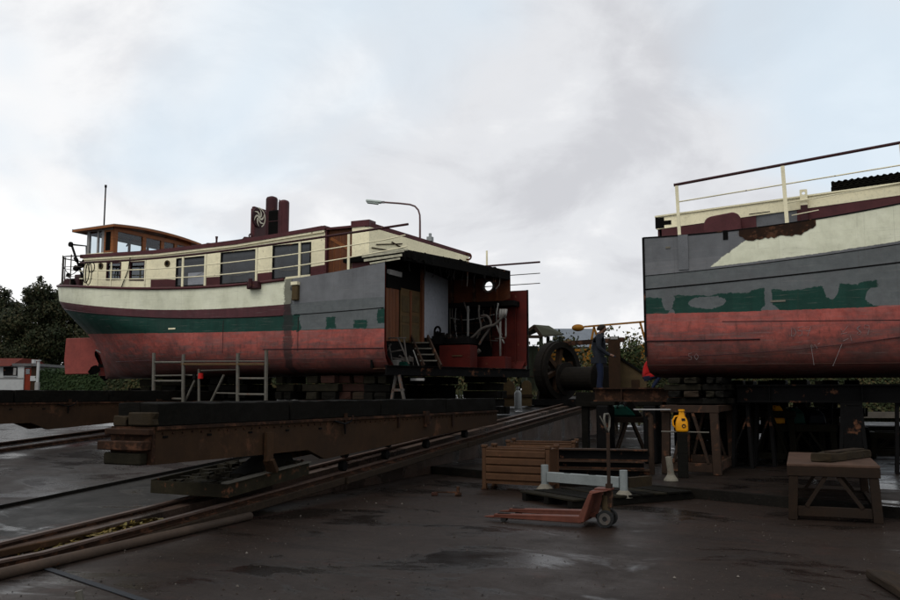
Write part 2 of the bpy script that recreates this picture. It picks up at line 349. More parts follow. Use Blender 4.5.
# ------------------------------------------------------------------ mesh helpers
class MB:
    def __init__(s): s.v = []; s.f = []; s.uv = None
    def box(s, x0, x1, y0, y1, z0, z1):
        if x0 > x1: x0, x1 = x1, x0
        if y0 > y1: y0, y1 = y1, y0
        if z0 > z1: z0, z1 = z1, z0
        return s.hexa([(x0, y0, z0), (x1, y0, z0), (x1, y1, z0), (x0, y1, z0), (x0, y0, z1), (x1, y0, z1), (x1, y1, z1), (x0, y1, z1)])
    def hexa(s, p):
        b = len(s.v); s.v += [tuple(q) for q in p]
        s.f += [tuple(b+i for i in f) for f in ((3, 2, 1, 0), (4, 5, 6, 7), (0, 1, 5, 4), (1, 2, 6, 5), (2, 3, 7, 6), (3, 0, 4, 7))]; return s
    def rough(s, x0, x1, y0, y1, z0, z1, n=6, j=.008, seed=1):
        """sawn timber: a box cut into slices along its longer side, each corner nudged"""
        rr = random.Random(seed*7+3); L = [x1-x0, y1-y0]; ax = 0 if L[0] > L[1] else 1; rows = []
        for i in range(n+1):
            t = i/n; q = lambda k=1.: rr.uniform(-j, j)*k
            e = [(0, 0), (.5, 0), (1, 0), (1, .5), (1, 1), (.5, 1), (0, 1), (0, .5)]
            if ax == 1: rows.append([(x0+(x1-x0)*a+q(), y0+(y1-y0)*t+(q(2) if i in (0, n) else 0), z0+(z1-z0)*c+(q() if c else 0)) for a, c in e])
            else: rows.append([(x0+(x1-x0)*t+(q(2) if i in (0, n) else 0), y0+(y1-y0)*a+q(), z0+(z1-z0)*c+(q() if c else 0)) for a, c in e])
        b = len(s.v)
        for r in rows: s.v += r
        for i in range(n):
            for k in range(8): l = (k+1) % 8; s.f.append((b+i*8+k, b+i*8+l, b+(i+1)*8+l, b+(i+1)*8+k))
        s.f.append(tuple(b+k for k in range(8))); s.f.append(tuple(b+n*8+k for k in range(8))); return s
    def prism(s, poly, d, off=(0, 0, 0)):
        """poly: 3D points of one face, extruded by vector d"""
        b = len(s.v); n = len(poly); d = Vector(d); o = Vector(off)
        s.v += [tuple(Vector(p)+o) for p in poly] + [tuple(Vector(p)+o+d) for p in poly]
        s.f.append(tuple(range(b+n-1, b-1, -1))); s.f.append(tuple(range(b+n, b+2*n)))
        for i in range(n): j = (i+1) % n; s.f.append((b+i, b+j, b+n+j, b+n+i))
        return s
    def bar(s, p, q, w, h=None, up=(0, 0, 1)):
        h = w if h is None else h; p = Vector(p); q = Vector(q); d = (q-p).normalized(); u = Vector(up)
        if abs(d.dot(u)) > .98: u = Vector((1, 0, 0))
        a = d.cross(u).normalized()*w/2; c = a.cross(d).normalized()*h/2
        return s.hexa([p-a-c, p+a-c, q+a-c, q-a-c, p-a+c, p+a+c, q+a+c, q-a+c])
    def tube(s, pts, r, n=8, cap=True):
        pts = [Vector(p) for p in pts]; rs = r if isinstance(r, (list, tuple)) else [r]*len(pts)
        b = len(s.v); prev = None
        for i, p in enumerate(pts):
            t = (pts[min(i+1, len(pts)-1)]-pts[max(i-1, 0)]).normalized()
            if prev is None:
                a = t.cross(Vector((0, 0, 1)));  a = t.cross(Vector((1, 0, 0))) if a.length < .05 else a
            else: a = prev-t*prev.dot(t)
            a.normalize(); prev = a; c = t.cross(a)
            for k in range(n):
                th = 2*math.pi*k/n; s.v.append(tuple(p+(a*math.cos(th)+c*math.sin(th))*rs[i]))
        for i in range(len(pts)-1):
            for k in range(n):
                l = (k+1) % n; s.f.append((b+i*n+k, b+i*n+l, b+(i+1)*n+l, b+(i+1)*n+k))
        if cap: s.f.append(tuple(b+k for k in range(n-1, -1, -1))); e = b+(len(pts)-1)*n; s.f.append(tuple(e+k for k in range(n)))
        return s
    def grid(s, rows, closed=False):
        b = len(s.v); m = len(rows[0])
        for r in rows: s.v += [tuple(p) for p in r]
        for i in range(len(rows)-1):
            for j in range(m-1): s.f.append((b+i*m+j, b+i*m+j+1, b+(i+1)*m+j+1, b+(i+1)*m+j))
        return s
    def ring(s, c, axis, r0, r1, th, n=28, a0=0, a1=2*math.pi):
        """flat ring (rim) about axis, inner r0 outer r1, thickness th"""
        ax = Vector(axis).normalized(); c = Vector(c); e = ax.cross(Vector((0, 0, 1)))
        if e.length < .1: e = Vector((1, 0, 0))
        e.normalize(); g = ax.cross(e); rows = []
        for k in range(n+1):
            t = a0+(a1-a0)*k/n; d = e*math.cos(t)+g*math.sin(t)
            rows.append([c+d*r0-ax*th/2, c+d*r1-ax*th/2, c+d*r1+ax*th/2, c+d*r0+ax*th/2, c+d*r0-ax*th/2])
        return s.grid(rows)
    def disc(s, c, axis, r, th, n=20):
        ax = Vector(axis).normalized()*th/2; c = Vector(c); return s.tube([c-ax, c+ax], r, n)
    def build(s, name, mat, parent=None, smooth=False, bevel=0.0, loc=None, rot=None):
        me = bpy.data.meshes.new(name); me.from_pydata(s.v, [], s.f)
        bm = bmesh.new(); bm.from_mesh(me); bmesh.ops.recalc_face_normals(bm, faces=bm.faces)
        if bevel: bmesh.ops.bevel(bm, geom=[e for e in bm.edges if e.calc_length() > bevel*3], offset=bevel, segments=1, affect='EDGES')
        bm.to_mesh(me); bm.free()
        if smooth: me.polygons.foreach_set('use_smooth', [True]*len(me.polygons))
        me.materials.append(M[mat])
        o = bpy.data.objects.new(name, me); COL.objects.link(o)
        if parent: o.parent = parent
        if loc: o.location = loc
        if rot: o.rotation_euler = rot
        return o
def tag(o, label, cat=None, group=None, kind=None):
    if label: o['label'] = label
    if cat: o['category'] = cat
    if group: o['group'] = group
    if kind: o['kind'] = kind
    return o
def thing(name, label, cat, loc, rz=0.0, group=None):
    o = bpy.data.objects.new(name, None); COL.objects.link(o); o.empty_display_size = .2
    o.location = loc; o.rotation_euler = (0, 0, rz); return tag(o, label, cat, group)
def copy_thing(src, loc, rz, label, rot=None):
    c = src.copy(); COL.objects.link(c); c.location = loc; c.rotation_euler = rot or (0, 0, rz); c['label'] = label
    for ch in list(src.children):
        d = ch.copy(); COL.objects.link(d); d.parent = c
        for g in list(ch.children):
            e = g.copy(); COL.objects.link(e); e.parent = d
    return c
def poly(pts, deg):
    u = [p[0] for p in pts]; z = [p[1] for p in pts]; c = np.polyfit(u, z, deg); return lambda x: float(np.polyval(c, x))
def lin(pts):
    pts = sorted(pts); xs = [p[0] for p in pts]; zs = [p[1] for p in pts]; return lambda x: float(np.interp(x, xs, zs))

# ------------------------------------------------------------------ setting: ground, slip, terrace
SL0, SLP = 6.2, .0636
def zs(v): return max(0.0, SLP*(v-SL0)) if v < 30 else SLP*(30-SL0)
UW = SLIP.loc(G(432, 474))[0] - .02           # line of the retaining wall
g = MB()
N_ = 46
def spread(k, n, a, b):  return a+(b-a)*k/n
rows = []
for r_ in [-40, -12, -4, 0, 4, 8, 12, 16, 20, 26, 34, 44, 60, 90, 140, 300, 700, 1500]:
    rows.append([(x, r_, -.004 if r_ < 44 else -.004+min(.9, (r_-44)*.03)) for x in (-1400, -500, -200, -90, -50, -25, -12, -5, 0, 5, 12, 25, 50, 90, 200, 500, 1400)])
g.grid(rows); tag(g.build('ground', 'far_grass'), 'flat land reaching to the horizon behind the shipyard', kind='structure')
def inuv(o): o.rotation_euler = (0, 0, -PSI); return o
g = MB(); rows = []
rnd = random.Random(4)
for v in np.arange(-8, 44.1, .8): rows.append([(u, v, .0+rnd.uniform(-.004, .004)) for u in np.arange(-34, 26.1, 1.0)])
g.grid(rows); yard = inuv(g.build('yard_ground', 'yard_ground', smooth=True)); yard.location.z = .006; tag(yard, 'dark damp yard ground with grit and stains', kind='structure')
# slipway ramp
g = MB(); vs = [SL0+.1] + list(np.arange(7, 30.1, 1.0)) + [31.5, 44]
g.grid([[(u, v, zs(v)+.012) for u in (-60, -40, -30, -24, -20, -17, -14, -12, UW-2.6)] for v in vs])
tag(inuv(g.build('slipway', 'slip_concrete')), 'wet grey concrete slipway rising towards the winch', kind='structure')
g = MB(); g.grid([[(UW-2.6, v, zs(v)+.012), (UW-2.6, v, zs(v)-.035), (UW-.42, v, zs(v)-.035), (UW-.42, v, zs(v)+.03)] for v in vs])
tag(inuv(g.build('rail_channel', 'step_dark')), 'dark sunken channel that carries the slipway rails', kind='structure')
# retaining wall
g = MB(); vs2 = list(np.arange(9.0, 30.1, 1.0))
wt = lambda v: zs(v)+.03
g.grid([[(UW-.42, v, wt(v)), (UW, v, wt(v)), (UW+.0, v, -.1)] for v in [6.0]+vs2])
g.prism([(UW-.42, 30, -.1), (UW, 30, -.1), (UW, 30, wt(30)), (UW-.42, 30, wt(30))], (0, .1, 0))
tag(inuv(g.build('retaining_wall', 'wall_concrete')), 'low brown concrete wall beside the slipway rails', kind='structure')
# terrace (raised yard on the right)
tz = .15
e1, e2, e3 = SLIP.loc(G(432, 474)), SLIP.loc(G(665, 496)), SLIP.loc(G(905, 520))
ext = e3+(e3-e2).normalized()*14
def terr_z(v): return tz + max(0, (v-18))*.012
g = MB(); front = [e1, (e1+e2)/2, e2, e3, ext]
rows = []
for f in front:
    r = [(f.x, f.y, tz)]; n_ = 9
    for k in range(1, n_+1):
        v = f.y+(40-f.y)*k/n_; r.append((f.x if f is e1 else f.x+0.0*k, v, terr_z(v)))
    rows.append(r)
g.grid(rows); tag(inuv(g.build('terrace_ground', 'terrace_ground')), 'raised dark concrete terrace under the bow section', kind='structure')
g = MB()
for a, b in zip(front[:-1], front[1:]):
    g.hexa([(a.x, a.y-.03, 0), (b.x, b.y-.03, 0), (b.x, b.y+.1, 0), (a.x, a.y+.1, 0), (a.x, a.y-.03, tz+.004), (b.x, b.y-.03, tz+.004), (b.x, b.y+.1, tz+.004), (a.x, a.y+.1, tz+.004)])
tag(inuv(g.build('terrace_step', 'step_dark')), 'dark edge of the raised terrace', kind='structure')

# ------------------------------------------------------------------ slipway rails
def rail(name, u, v0, v1, lab, dz=.0, w=.07, h=.09, mat='rust_steel', grp='slipway rails'):
    t = thing(name, lab, 'rail', SLIP.w(u, v0, zs(v0)), -PSI, grp); b = MB(); hd = MB()
    vsx = [v0]+[v for v in np.arange(math.ceil(v0), v1, 2.0) if v > v0]+[v1]
    for a, c in zip(vsx[:-1], vsx[1:]):
        for m, hw, z0, z1 in ((b, w*.9, 0, .02), (b, .012, .02, h-.025), (hd, w/2, h-.025, h)):
            p = [(-hw, a-v0, zs(a)-zs(v0)+z0+dz), (hw, a-v0, zs(a)-zs(v0)+z0+dz), (hw, c-v0, zs(c)-zs(v0)+z0+dz), (-hw, c-v0, zs(c)-zs(v0)+z0+dz)]
            m.hexa(p+[(q[0], q[1], q[2]+z1-z0) for q in p])
    b.build('rail_web', mat, t); hd.build('rail_head', 'steel_polished', t); return t
U2 = SLIP.loc(G(0, 560, .09))[0]; U1 = SLIP.loc(G(0, 543, .09))[0]
rail('rail', U2, 3.5, 29.8, 'rusty rail beside the low brown wall leading up to the winch')
rail('rail', U1, 3.5, 29.8, 'rusty rail on the far side of the leaf filled channel')
UB = SLIP.loc(D(0, 452, 17.8))[0]
rail('rail', UB, 9, 29.8, 'nearer rusty rail under the empty trolley at the left edge')
rail('rail', UB-1.1, 9, 29.8, 'further rusty rail under the empty trolley at the left edge')
# timber sleeper curb under the rails (rough baulks)
rnd = random.Random(3)
def curb(u, v0, v1, lab, w=.2, dz=-.1):
    t = thing('timber_baulk_row', lab, 'timber', SLIP.w(u, v0, 0), -PSI)
    v = v0
    while v < v1:
        e = min(v1, v+rnd.uniform(2.2, 2.8)); b = MB(); dx = rnd.uniform(-.02, .02)
        a0, a1 = zs(v)+dz, zs(e)+dz
        p = [(-w/2+dx, v-v0, a0), (w/2+dx, v-v0, a0), (w/2+dx, e-v0-.03, a1), (-w/2+dx, e-v0-.03, a1)]
        b.hexa(p+[(q[0], q[1], q[2]+.105) for q in p]); b.build('baulk', 'old_timber', t, bevel=.01); v = e
    return t
curb(U2, 4, 29.5, 'row of weathered baulks under the rail next to the brown wall')
curb(U1, 4, 29.5, 'row of weathered baulks under the rail on the slipway side')
# long pipe on the ground
pp = MB(); pa, pb = G(-60, 588, .055), G(250, 516, .055)
pp.tube([pa, (pa*2+pb)/3+Vector((0, 0, .0)), (pa+2*pb)/3, pb], .05, 12); o = pp.build('long_pipe', 'pipe_tan', smooth=True)
tag(o, 'long rusty brown pipe lying on the ground along the channel at lower left', 'pipe')
pp = MB(); pa, pb = G(-60, 566, .05), G(205, 511, .05)
pp.bar(pa, pb, .07, .07); tag(pp.build('angle_bar', 'rust_panel', bevel=.008), 'thin rusty bar lying between channel and long pipe', 'bar')
# leaves in the channel
def scatter_leaves(name, cx, cy, rx, ry, n, lab, seed, zf, mat='leaf_autumn', s=.05):
    rr = random.Random(seed); b = MB()
    for i in range(n):
        a = rr.uniform(0, 6.28); q = math.sqrt(rr.random()); x = cx+rx*q*math.cos(a); y = cy+ry*q*math.sin(a)
        z = zf(x, y)+rr.uniform(.005, .05); th = rr.uniform(0, 3.14); k = s*rr.uniform(.6, 1.3)
        c, d = math.cos(th)*k, math.sin(th)*k
        b.v += [(x-c, y-d, z), (x+d*.6, y-c*.6, z+rr.uniform(0, .03)), (x+c, y+d, z), (x-d*.6, y+c*.6, z)]
        m = len(b.v); b.f.append((m-4, m-3, m-2, m-1))
    o = b.build(name, mat); tag(o, lab, 'leaves', kind='stuff'); return o
q = SLIP.loc(G(76, 538, -.03)); o = scatter_leaves('fallen_leaves', (U1+U2)/2-.05, q.y-.2, .22, 1.0, 320, 'yellow fallen leaves lying in the rail channel', 5, lambda x, y: zs(y)-.03); inuv(o); o.location.z = 0

# ------------------------------------------------------------------ trolleys
def trolley(loc_uvz, lab, first=None):
    u, v, z = loc_uvz
    t = thing('slip_trolley', lab, 'trolley', SLIP.w(u, v, z), -PSI, 'slipway trolleys')
    return t
TU = U2+.12
v155, z155 = SLIP.front(155, 465, TU)
T1 = trolley((TU, v155, .0), 'long rusty wedge shaped trolley with dark timber on top in front of the stern section')
f = lambda px, py: (SLIP.front(px, py, TU)[0]-v155, SLIP.front(px, py, TU)[1])
face = [(155, 427), (155, 465), (260, 455), (308, 450), (325, 459), (441, 434.5), (497, 424), (497, 411)]
P = [f(*p) for p in face]
TW = .62
for name, u0, mat in (('girder', 0, 'rust_panel'), ('girder', -TW+.08, 'rust_panel')):
    b = MB(); b.prism([(u0, p[0], p[1]) for p in P], (-.09, 0, 0)); b.build(name, mat, T1)
L1 = f(497, 411)[0]
b = MB()
for k in range(6): y = L1*(.06+.17*k); b.box(-TW+.1, -.1, y-.05, y+.05, P[1][1]+.12, P[0][1]-.03)
b.build('cross_member', 'rust_steel', T1)
b = MB(); b.box(-.10, .035, .0, L1, P[0][1]-.035, P[0][1]); b.box(-TW-.03, -TW+.12, 0, L1, P[0][1]-.035, P[0][1]); b.build('flange', 'rust_steel', T1)
zt = f(157, 402.5)[1]; zb = P[0][1]+.002
nb = 4
for k in range(nb):
    for s_ in (0, 1):
        b = MB(); a = L1*k/nb; c = L1*(k+1)/nb-.03; x0 = -.02 if s_ == 0 else -TW+.35
        b.rough(x0-.33, x0, a+.02, c+.01, zb, zt-rnd.uniform(0, .02), 16, .009, k*2+s_); b.build('deck_baulk', 'dark_timber', T1, bevel=.010)
b = MB(); b.rough(-.34, .0, -.08, .04, zb+.01, zt-.11, 3, .006, 5); b.rough(-TW+.05, -.38, -.07, .04, zb+.0, zt-.15, 3, .006, 6); b.build('baulk_end', 'old_timber_end', T1, bevel=.012)
# stepped end plates facing the water
b = MB(); h0 = P[1][1]; h1 = P[0][1]
b.box(-TW, .0, -.05, -.005, h0, h1); b.build('end_plate', 'rust_steel', T1)
b = MB(); b.box(-TW-.02, .02, -.13, -.052, h1-.09, h1-.02); b.build('buffer_ledge', 'rust_steel', T1, bevel=.01)
b = MB(); b.box(-TW-.05, -.01, -.20, -.052, h0+.16, h0+.26); b.build('buffer_ledge', 'rust_steel', T1, bevel=.01)
b = MB(); b.box(-TW+.02, -.06, -.17, -.052, h0+.0, h0+.13); b.build('buffer_block', 'mossy_timber', T1, bevel=.015)
for px in (165, 209, 250, 287, 320):
    y, z = f(px, 437-(px-165)*.055); b = MB(); b.box(.0, .012, y-.035, y+.035, z-.012, z+.012); b.build('bolt_slot', 'soot', T1)
b = MB(); rr = random.Random(9)
for k in range(64):
    y = .1+L1*k/64
    if y > L1-.15: break
    b.disc((.008, y, P[0][1]-.075+rr.uniform(-.004, .004)), (1, 0, 0), .013, .02, 6)
o = b.build('bolt_heads', 'rust_steel', T1); o['kind'] = 'stuff'
# stiffener ribs and lifting lug on the wedge face
for px in (345, 398, 452):
    y, z = f(px, 420); b = MB(); b.box(.0, .03, y-.03, y+.03, z-.12, z+.10); b.build('stiffener', 'rust_steel', T1)
y, z = f(425, 418); b = MB(); b.box(0, .06, y-.07, y+.07, z-.15, z+.12); b.box(.06, .10, y-.04, y+.04, z-.1, z+.04); b.build('lug', 'rust_steel', T1)
# bent strut down to the cradle
y, z = f(266, 436); yb, zb_ = f(268, 470)
b = MB(); b.bar((.05, y, z+.05), (.05, y+.0, zb_+.12), .14, .05); b.bar((.05, y, zb_+.14), (.05, y+.10, zb_-.02), .16, .05); b.build('strut', 'rust_panel', T1)
# wheels under the wedge
for px in (350, 392, 432, 470):
    y, z = f(px, 441-(px-350)*.25); zr = zs(y+v155)+.09
    for xx in (-.12, -(U2-U1)-.12):
        b = MB(); b.disc((xx, y, zr+.075), (1, 0, 0), .075, .09, 14); b.build('wheel', 'black_steel', T1)
# hydraulic line / hooks painted as cable
b = MB(); y, z = f(333, 421); b.tube([(.03, y, z), (.05, y+.25, z-.05), (.05, y+.42, z-.02), (.04, y+.5, z+.06)], .012, 6); b.tube([(.05, y+.25, z-.05), (.05, y+.26, z-.2)], .015, 6); b.build('cable', 'black_steel', T1)
DU = UB+.12-TU
T2 = copy_thing(T1, SLIP.w(UB+.12, v155+2.6, .17), -PSI, 'dark empty trolley further left behind the wet concrete, running out of the frame')
for o_ in list(T2.children):
    if o_.name.split('.')[0] in ('wheel', 'axle'): bpy.data.objects.remove(o_)
# cradle resting on the rails below T1
cr = thing('rail_cradle', 'shallow green grey steel tray full of rubble on the rails under the trolley', 'tray', SLIP.w(U2, v155+.9, 0), -PSI)
ff = lambda px, py: (SLIP.front(px, py, U2+.1)[0]-v155-.9, SLIP.front(px, py, U2+.1)[1])
a = ff(228, 498); c = ff(309, 474.7); hh = .17
b = MB()
b.prism([(.1, a[0], a[1]), (.1, c[0], c[1]), (.1, c[0], c[1]+hh), (.1, a[0], a[1]+hh)], (-.02, 0, 0))
b.build('side_plate', 'cradle_steel', cr)
b = MB(); b.prism([(-1.15, a[0], a[1]), (-1.15, c[0], c[1]), (-1.15, c[0], c[1]+hh), (-1.15, a[0], a[1]+hh)], (.02, 0, 0)); b.build('side_plate', 'cradle_steel', cr)
b = MB(); b.box(-1.13, .08, a[0], a[0]+.02, a[1], a[1]+hh-.01); b.build('end_plate', 'cradle_steel', cr)
b = MB(); b.prism([(.08, a[0]+.02, a[1]), (.08, c[0], c[1]), (.08, c[0], c[1]+.02), (.08, a[0]+.02, a[1]+.02)], (-1.21, 0, 0)); b.build('tray_floor', 'black_steel', cr)
b = MB(); b.box(.06, .12, a[0], c[0], 0, .01)
b = MB(); b.prism([(.13, a[0]-.05, a[1]+hh), (.13, c[0], c[1]+hh), (.13, c[0], c[1]+hh+.02), (.13, a[0]-.05, a[1]+hh+.02)], (-.1, 0, 0)); b.build('rim', 'galvanised', cr)
b = MB(); rr = random.Random(8)
for i in range(260):
    tt = rr.random(); y = a[0]+.08+(c[0]-a[0]-.12)*tt; x = rr.uniform(-1.0, .0); z = a[1]+(c[1]-a[1])*tt+rr.uniform(.03, .16)
    k = rr.uniform(.03, .09); h_ = [Vector((sx*k*rr.uniform(.6, 1.2), sy*k*rr.uniform(.6, 1.2), sz*k*.6*rr.uniform(.6, 1.2)))+Vector((x, y, z)) for sz in (-1, 1) for sx, sy in ((-1, -1), (1, -1), (1, 1), (-1, 1))]
    b.hexa(h_)
o = b.build('rubble', 'mossy_timber', cr); o['kind'] = 'stuff'
# wooden wedge beside the strut
y, z = ff(292, 462); b = MB(); b.prism([(-.1, y-.75, z-.12), (-.1, y+.35, z-.06), (-.1, y+.25, z+.1), (-.1, y-.3, z+.08)], (-.25, 0, 0)); b.build('wedge', 'dark_timber', cr)

# ------------------------------------------------------------------ hulls
BEAM = 4.8; HB = BEAM/2
def hull_mesh(name, rows, ucut, mat, parent, n=44, cap=None):
    """rows: (half breadth fraction, z(u), tip u, run length, p, q, V); cut end at ucut(v)"""
    cols = [(r, -1) for r in reversed(rows)]+[(r, 1) for r in rows[1:]]
    verts = []; uvs = []
    for r, sd in cols:
        fr, z, tip, run, p, q, V = r
        vc = HB+sd*fr*HB; ue = ucut(vc)
        for k in range(n+1):
            s = (k/n)**1.7; u = tip+(ue-tip)*s
            t = min(1, abs(u-tip)/run); F = max(0, 1-(1-t)**p)**(1/q)
            zz = z(u)
            if cap and sd == 1 and u > -2.4: zz = min(zz, cap)
            verts.append((u, HB+sd*fr*HB*F, zz)); uvs.append((u, V))
    faces = []
    for c in range(len(cols)-1):
        for k in range(n): a = c*(n+1)+k; faces.append((a, a+1, a+n+2, a+n+1))
    me = bpy.data.meshes.new(name); me.from_pydata(verts, [], faces)
    uvl = me.uv_layers.new(name='UVMap')
    for l in me.loops: uvl.data[l.index].uv = uvs[l.vertex_index]
    bm = bmesh.new(); bm.from_mesh(me); bmesh.ops.remove_doubles(bm, verts=bm.verts, dist=.0005); bmesh.ops.recalc_face_normals(bm, faces=bm.faces); bm.to_mesh(me); bm.free()
    me.polygons.foreach_set('use_smooth', [True]*len(me.polygons)); me.materials.append(M[mat])
    o = bpy.data.objects.new(name, me); COL.objects.link(o); o.parent = parent
    return o
def breadth(row, u): return row[0]*HB*max(0, 1-(1-min(1, abs(u-row[2])/row[3]))**row[4])**(1/row[5])

FS = Frame(D(384, 372, 20.5), 1.9)
stern = thing('boat_stern_section', 'stern half of a cut barge on the left, with wheelhouse, funnel and open engine room', 'boat', (FS.o.x, FS.o.y, 1.9), -PSI)
def rowfit(side, tips, deg=3): return poly([FS.side(*p) for p in side]+[FS.side(*p, HB) for p in tips], deg)
zd = rowfit([(386, 262), (348, 269), (310, 276), (280, 280.5), (250, 284), (220, 286), (190, 287.3), (165, 289)], [(64, 288.5), (57, 288)], 4)
zm = rowfit([(384, 296.7), (340, 300), (293, 303.5), (250, 307), (200, 309.5), (165, 310)], [(70, 301.5), (58, 300)], 4)
zg = rowfit([(384, 307.5), (340, 311.5), (295, 314.6), (250, 317), (200, 318), (165, 317.8)], [(75, 308), (62, 305.5)], 4)
zw = rowfit([(384, 328.4), (340, 329.5), (267, 330.9), (220, 332), (170, 333.4)], [(105, 335), (93, 335.3)], 3)
zk = lambda u: .14
def blend(za, zb, f): return lambda u: za(u)*(1-f)+zb(u)*f
tipD, tipM, tipG, tipW, tipK = FS.side(80, 288, HB)[0], FS.side(80, 300, HB)[0], FS.side(81, 306, HB)[0], FS.side(94, 335, HB)[0], FS.side(106, 365, HB)[0]
rowsS = [(0, zk, tipK, 7.5, 1.6, 1.1, 0.), (.62, blend(zk, zw, .02), tipK, 7.5, 1.7, 1.1, .05), (.86, blend(zk, zw, .08), tipK-.02, 7.4, 1.7, 1.15, .12), (.94, blend(zk, zw, .18), tipK-.04, 7.2, 1.7, 1.2, .22),
         (.98, blend(zk, zw, .34), tipK-.1, 6.8, 1.8, 1.25, .36), (1., blend(zk, zw, .58), tipK-.22, 6.4, 1.9, 1.3, .6), (1., blend(zk, zw, .8), tipK-.38, 6.0, 1.9, 1.35, .8),
         (1., zw, tipW, 5.6, 2., 1.45, 1.), (1., blend(zw, zg, .35), tipW+(tipG-tipW)*.33, 5.1, 2.05, 1.6, 1.35), (1., blend(zw, zg, .7), tipW+(tipG-tipW)*.68, 4.6, 2.1, 1.75, 1.7), (1., zg, tipG, 4.2, 2.1, 1.9, 2.),
         (1., zm, tipM, 3.9, 2.15, 2.0, 3.), (1., blend(zm, zd, .5), tipD, 3.9, 2.15, 2.05, 3.5), (1., zd, tipD, 3.9, 2.2, 2.1, 4.)]
CUTX = 1.9
ucut = lambda v: CUTX*v/BEAM
ZCAP = FS.side(519, 290.5, BEAM)[1]
hull_mesh('hull', rowsS, ucut, 'hull_stern', stern, cap=ZCAP)
rd = rowsS[-1]
def deck_edge(u, off=0, side=-1): return HB+side*(breadth(rd, u)-off)
us = [tipD+.02+(0-tipD-.02)*(k/40)**1.6 for k in range(41)]
# inner lining, so the open end shows plate thickness and not paint
b = MB()
b.grid([[(u, deck_edge(u, .05, 1), ZCAP-.03), (u, deck_edge(u, .05, 1), zw(u)), (u, deck_edge(u, .09, 1), .6), (u, deck_edge(u, .35, 1), .28), (u, HB, .22), (u, .35, .28), (u, .09, .6), (u, .05, zw(u)), (u, .05, zd(u)-.06)] for u in (-4.2, -3, -2, -1, 0)]
       + [[(CUTX-.02, BEAM-.05, ZCAP-.03), (CUTX-.02, BEAM-.05, zw(1)), (CUTX-.04, BEAM-.09, .6), (CUTX-.1, BEAM-.35, .28), (CUTX*.5, HB, .22), (.14, .35, .28), (.03, .09, .6), (0, .05, zw(0)), (0, .05, zd(0)-.06)]])
b.build('hull_lining', 'red_oxide', stern)
# frames (ribs) inside the open far side
for u in np.arange(-.1, 1.9, .42):
    b = MB(); b.box(u, u+.03, BEAM-.17, BEAM-.05, .5, zd(u)-.8); b.build('rib', 'red_oxide', stern)
# deck
VF_ = 4.25
b = MB()
b.grid([[(u, deck_edge(u, .02, -1), zd(u)-.015), (u, HB, zd(u)+.03), (u, deck_edge(u, .02, 1) if u < -2.4 else VF_, zd(u)-.015)] for u in us if u < -.4]+[[(-.35, .0, zd(-.3)-.015), (-.35, HB, zd(-.3)+.03), (-.35, VF_, zd(-.3)-.015)]])
b.build('deck', 'deck_grey', stern)
# gunwale
b = MB(); b.tube([(u, deck_edge(u, -.02), zd(u)+.0) for u in us if u < -2.65], .038, 8); b.tube([(u, deck_edge(u, -.02, 1), zd(u)) for u in us if u < -2.4], .038, 8)
b.build('gunwale', 'maroon_paint', stern, smooth=True)
# seams and rubbing bars standing proud
def strake(name, zf, u0, u1, off, r, mat, rw, parent=stern):
    b = MB(); b.tube([(u, HB-breadth(rw, u)-off, zf(u)) for u in np.linspace(u0, u1, 30)], r, 6, True); return b.build(name, mat, parent, smooth=True)
strake('rubbing_strip', zg, -11.5, -2.95, .005, .018, 'maroon_dark', rowsS[10])
strake('plate_lap', zg, -2.60, -.02, .004, .010, 'black_steel', rowsS[10])
zA = poly([FS.side(200+p[0]/4.5, 280+p[1]/4.5) for p in ((285, 311), (560, 311), (830, 305))], 1)
strake('weld_bead', zA, FS.side(263, 349)[0], -.02, .006, .012, 'maroon_dark', rowsS[6])
zB = poly([FS.side(200+p[0]/4.5, 280+p[1]/4.5) for p in ((300, 357), (560, 357), (830, 353))], 1)
strake('weld_bead', zB, -9.5, -.02, .0, .008, 'maroon_dark', rowsS[5])
b = MB()
for px in (223, 298):
    u, z0 = FS.side(px, 334); b.tube([(u, HB-breadth(rowsS[7], u)-.002, z) for z in (.75, 1.2, 1.6, zw(u))], .008, 5)
b.build('weld_bead', 'maroon_dark', stern)
# draught plate and bits
u, z = FS.side(172, 328.7); b = MB(); b.box(u-.12, u+.12, -.012+deck_edge(u), .0+deck_edge(u), z-.02, z+.02); b.build('draught_mark', 'cream_rail', stern)
u, z = FS.side(256, 285.5); b = MB(); b.box(u-.19, u+.17, -.16, .02, z-.1, z+.10); b.tube([(u-.05, -.17, z-.06), (u-.05, -.17, z+.16)], .06, 8); b.build('fairlead', 'maroon_dark', stern, bevel=.02)
u, z = FS.side(297, 288); b = MB(); b.box(u-.10, u+.08, -.10, .02, z-.32, z+.06); b.build('fender_bracket', 'tan_board', stern, bevel=.02)
u, z = FS.side(297, 286); b = MB(); b.box(u-.11, u+.09, -.12, .02, z+.02, z+.10); b.build('bracket_cap', 'cream_rail', stern)

# ---- deckhouse
zo0 = FS.side(400, 249.5, .5)[1]; zo1 = FS.side(510, 272.5, 4.3)[1]
VC, VF = .6, 4.2
tl = poly([FS.side(*p, VC) for p in ((88, 258), (130, 256.5), (190, 250.5), (250, 242.5), (326, 230))], 2)   # underside of the roof edge
uA = FS.side(84.5, 260, VC)[0]; uB = FS.side(325, 240, VC)[0]; uD = FS.side(352, 240, VC)[0]; uE = FS.side(369, 240, VC)[0]
def uz(px, py, v=VC): return FS.side(px, py, v)
wins = [((106.5, 262.4), (121, 262), (121, 279.8), (106.5, 280.2)), ((129.5, 261.6), (145, 260.8), (145, 280.8), (129.5, 280.6)),
        ((176, 258.5), (206, 255.5), (206, 285.5), (176, 287)), ((220.5, 252.6), (256, 249), (256, 282), (220.5, 285)), ((272.5, 245.6), (311, 241.8), (311, 275.8), (272.5, 280))]
b = MB(); cur = uA
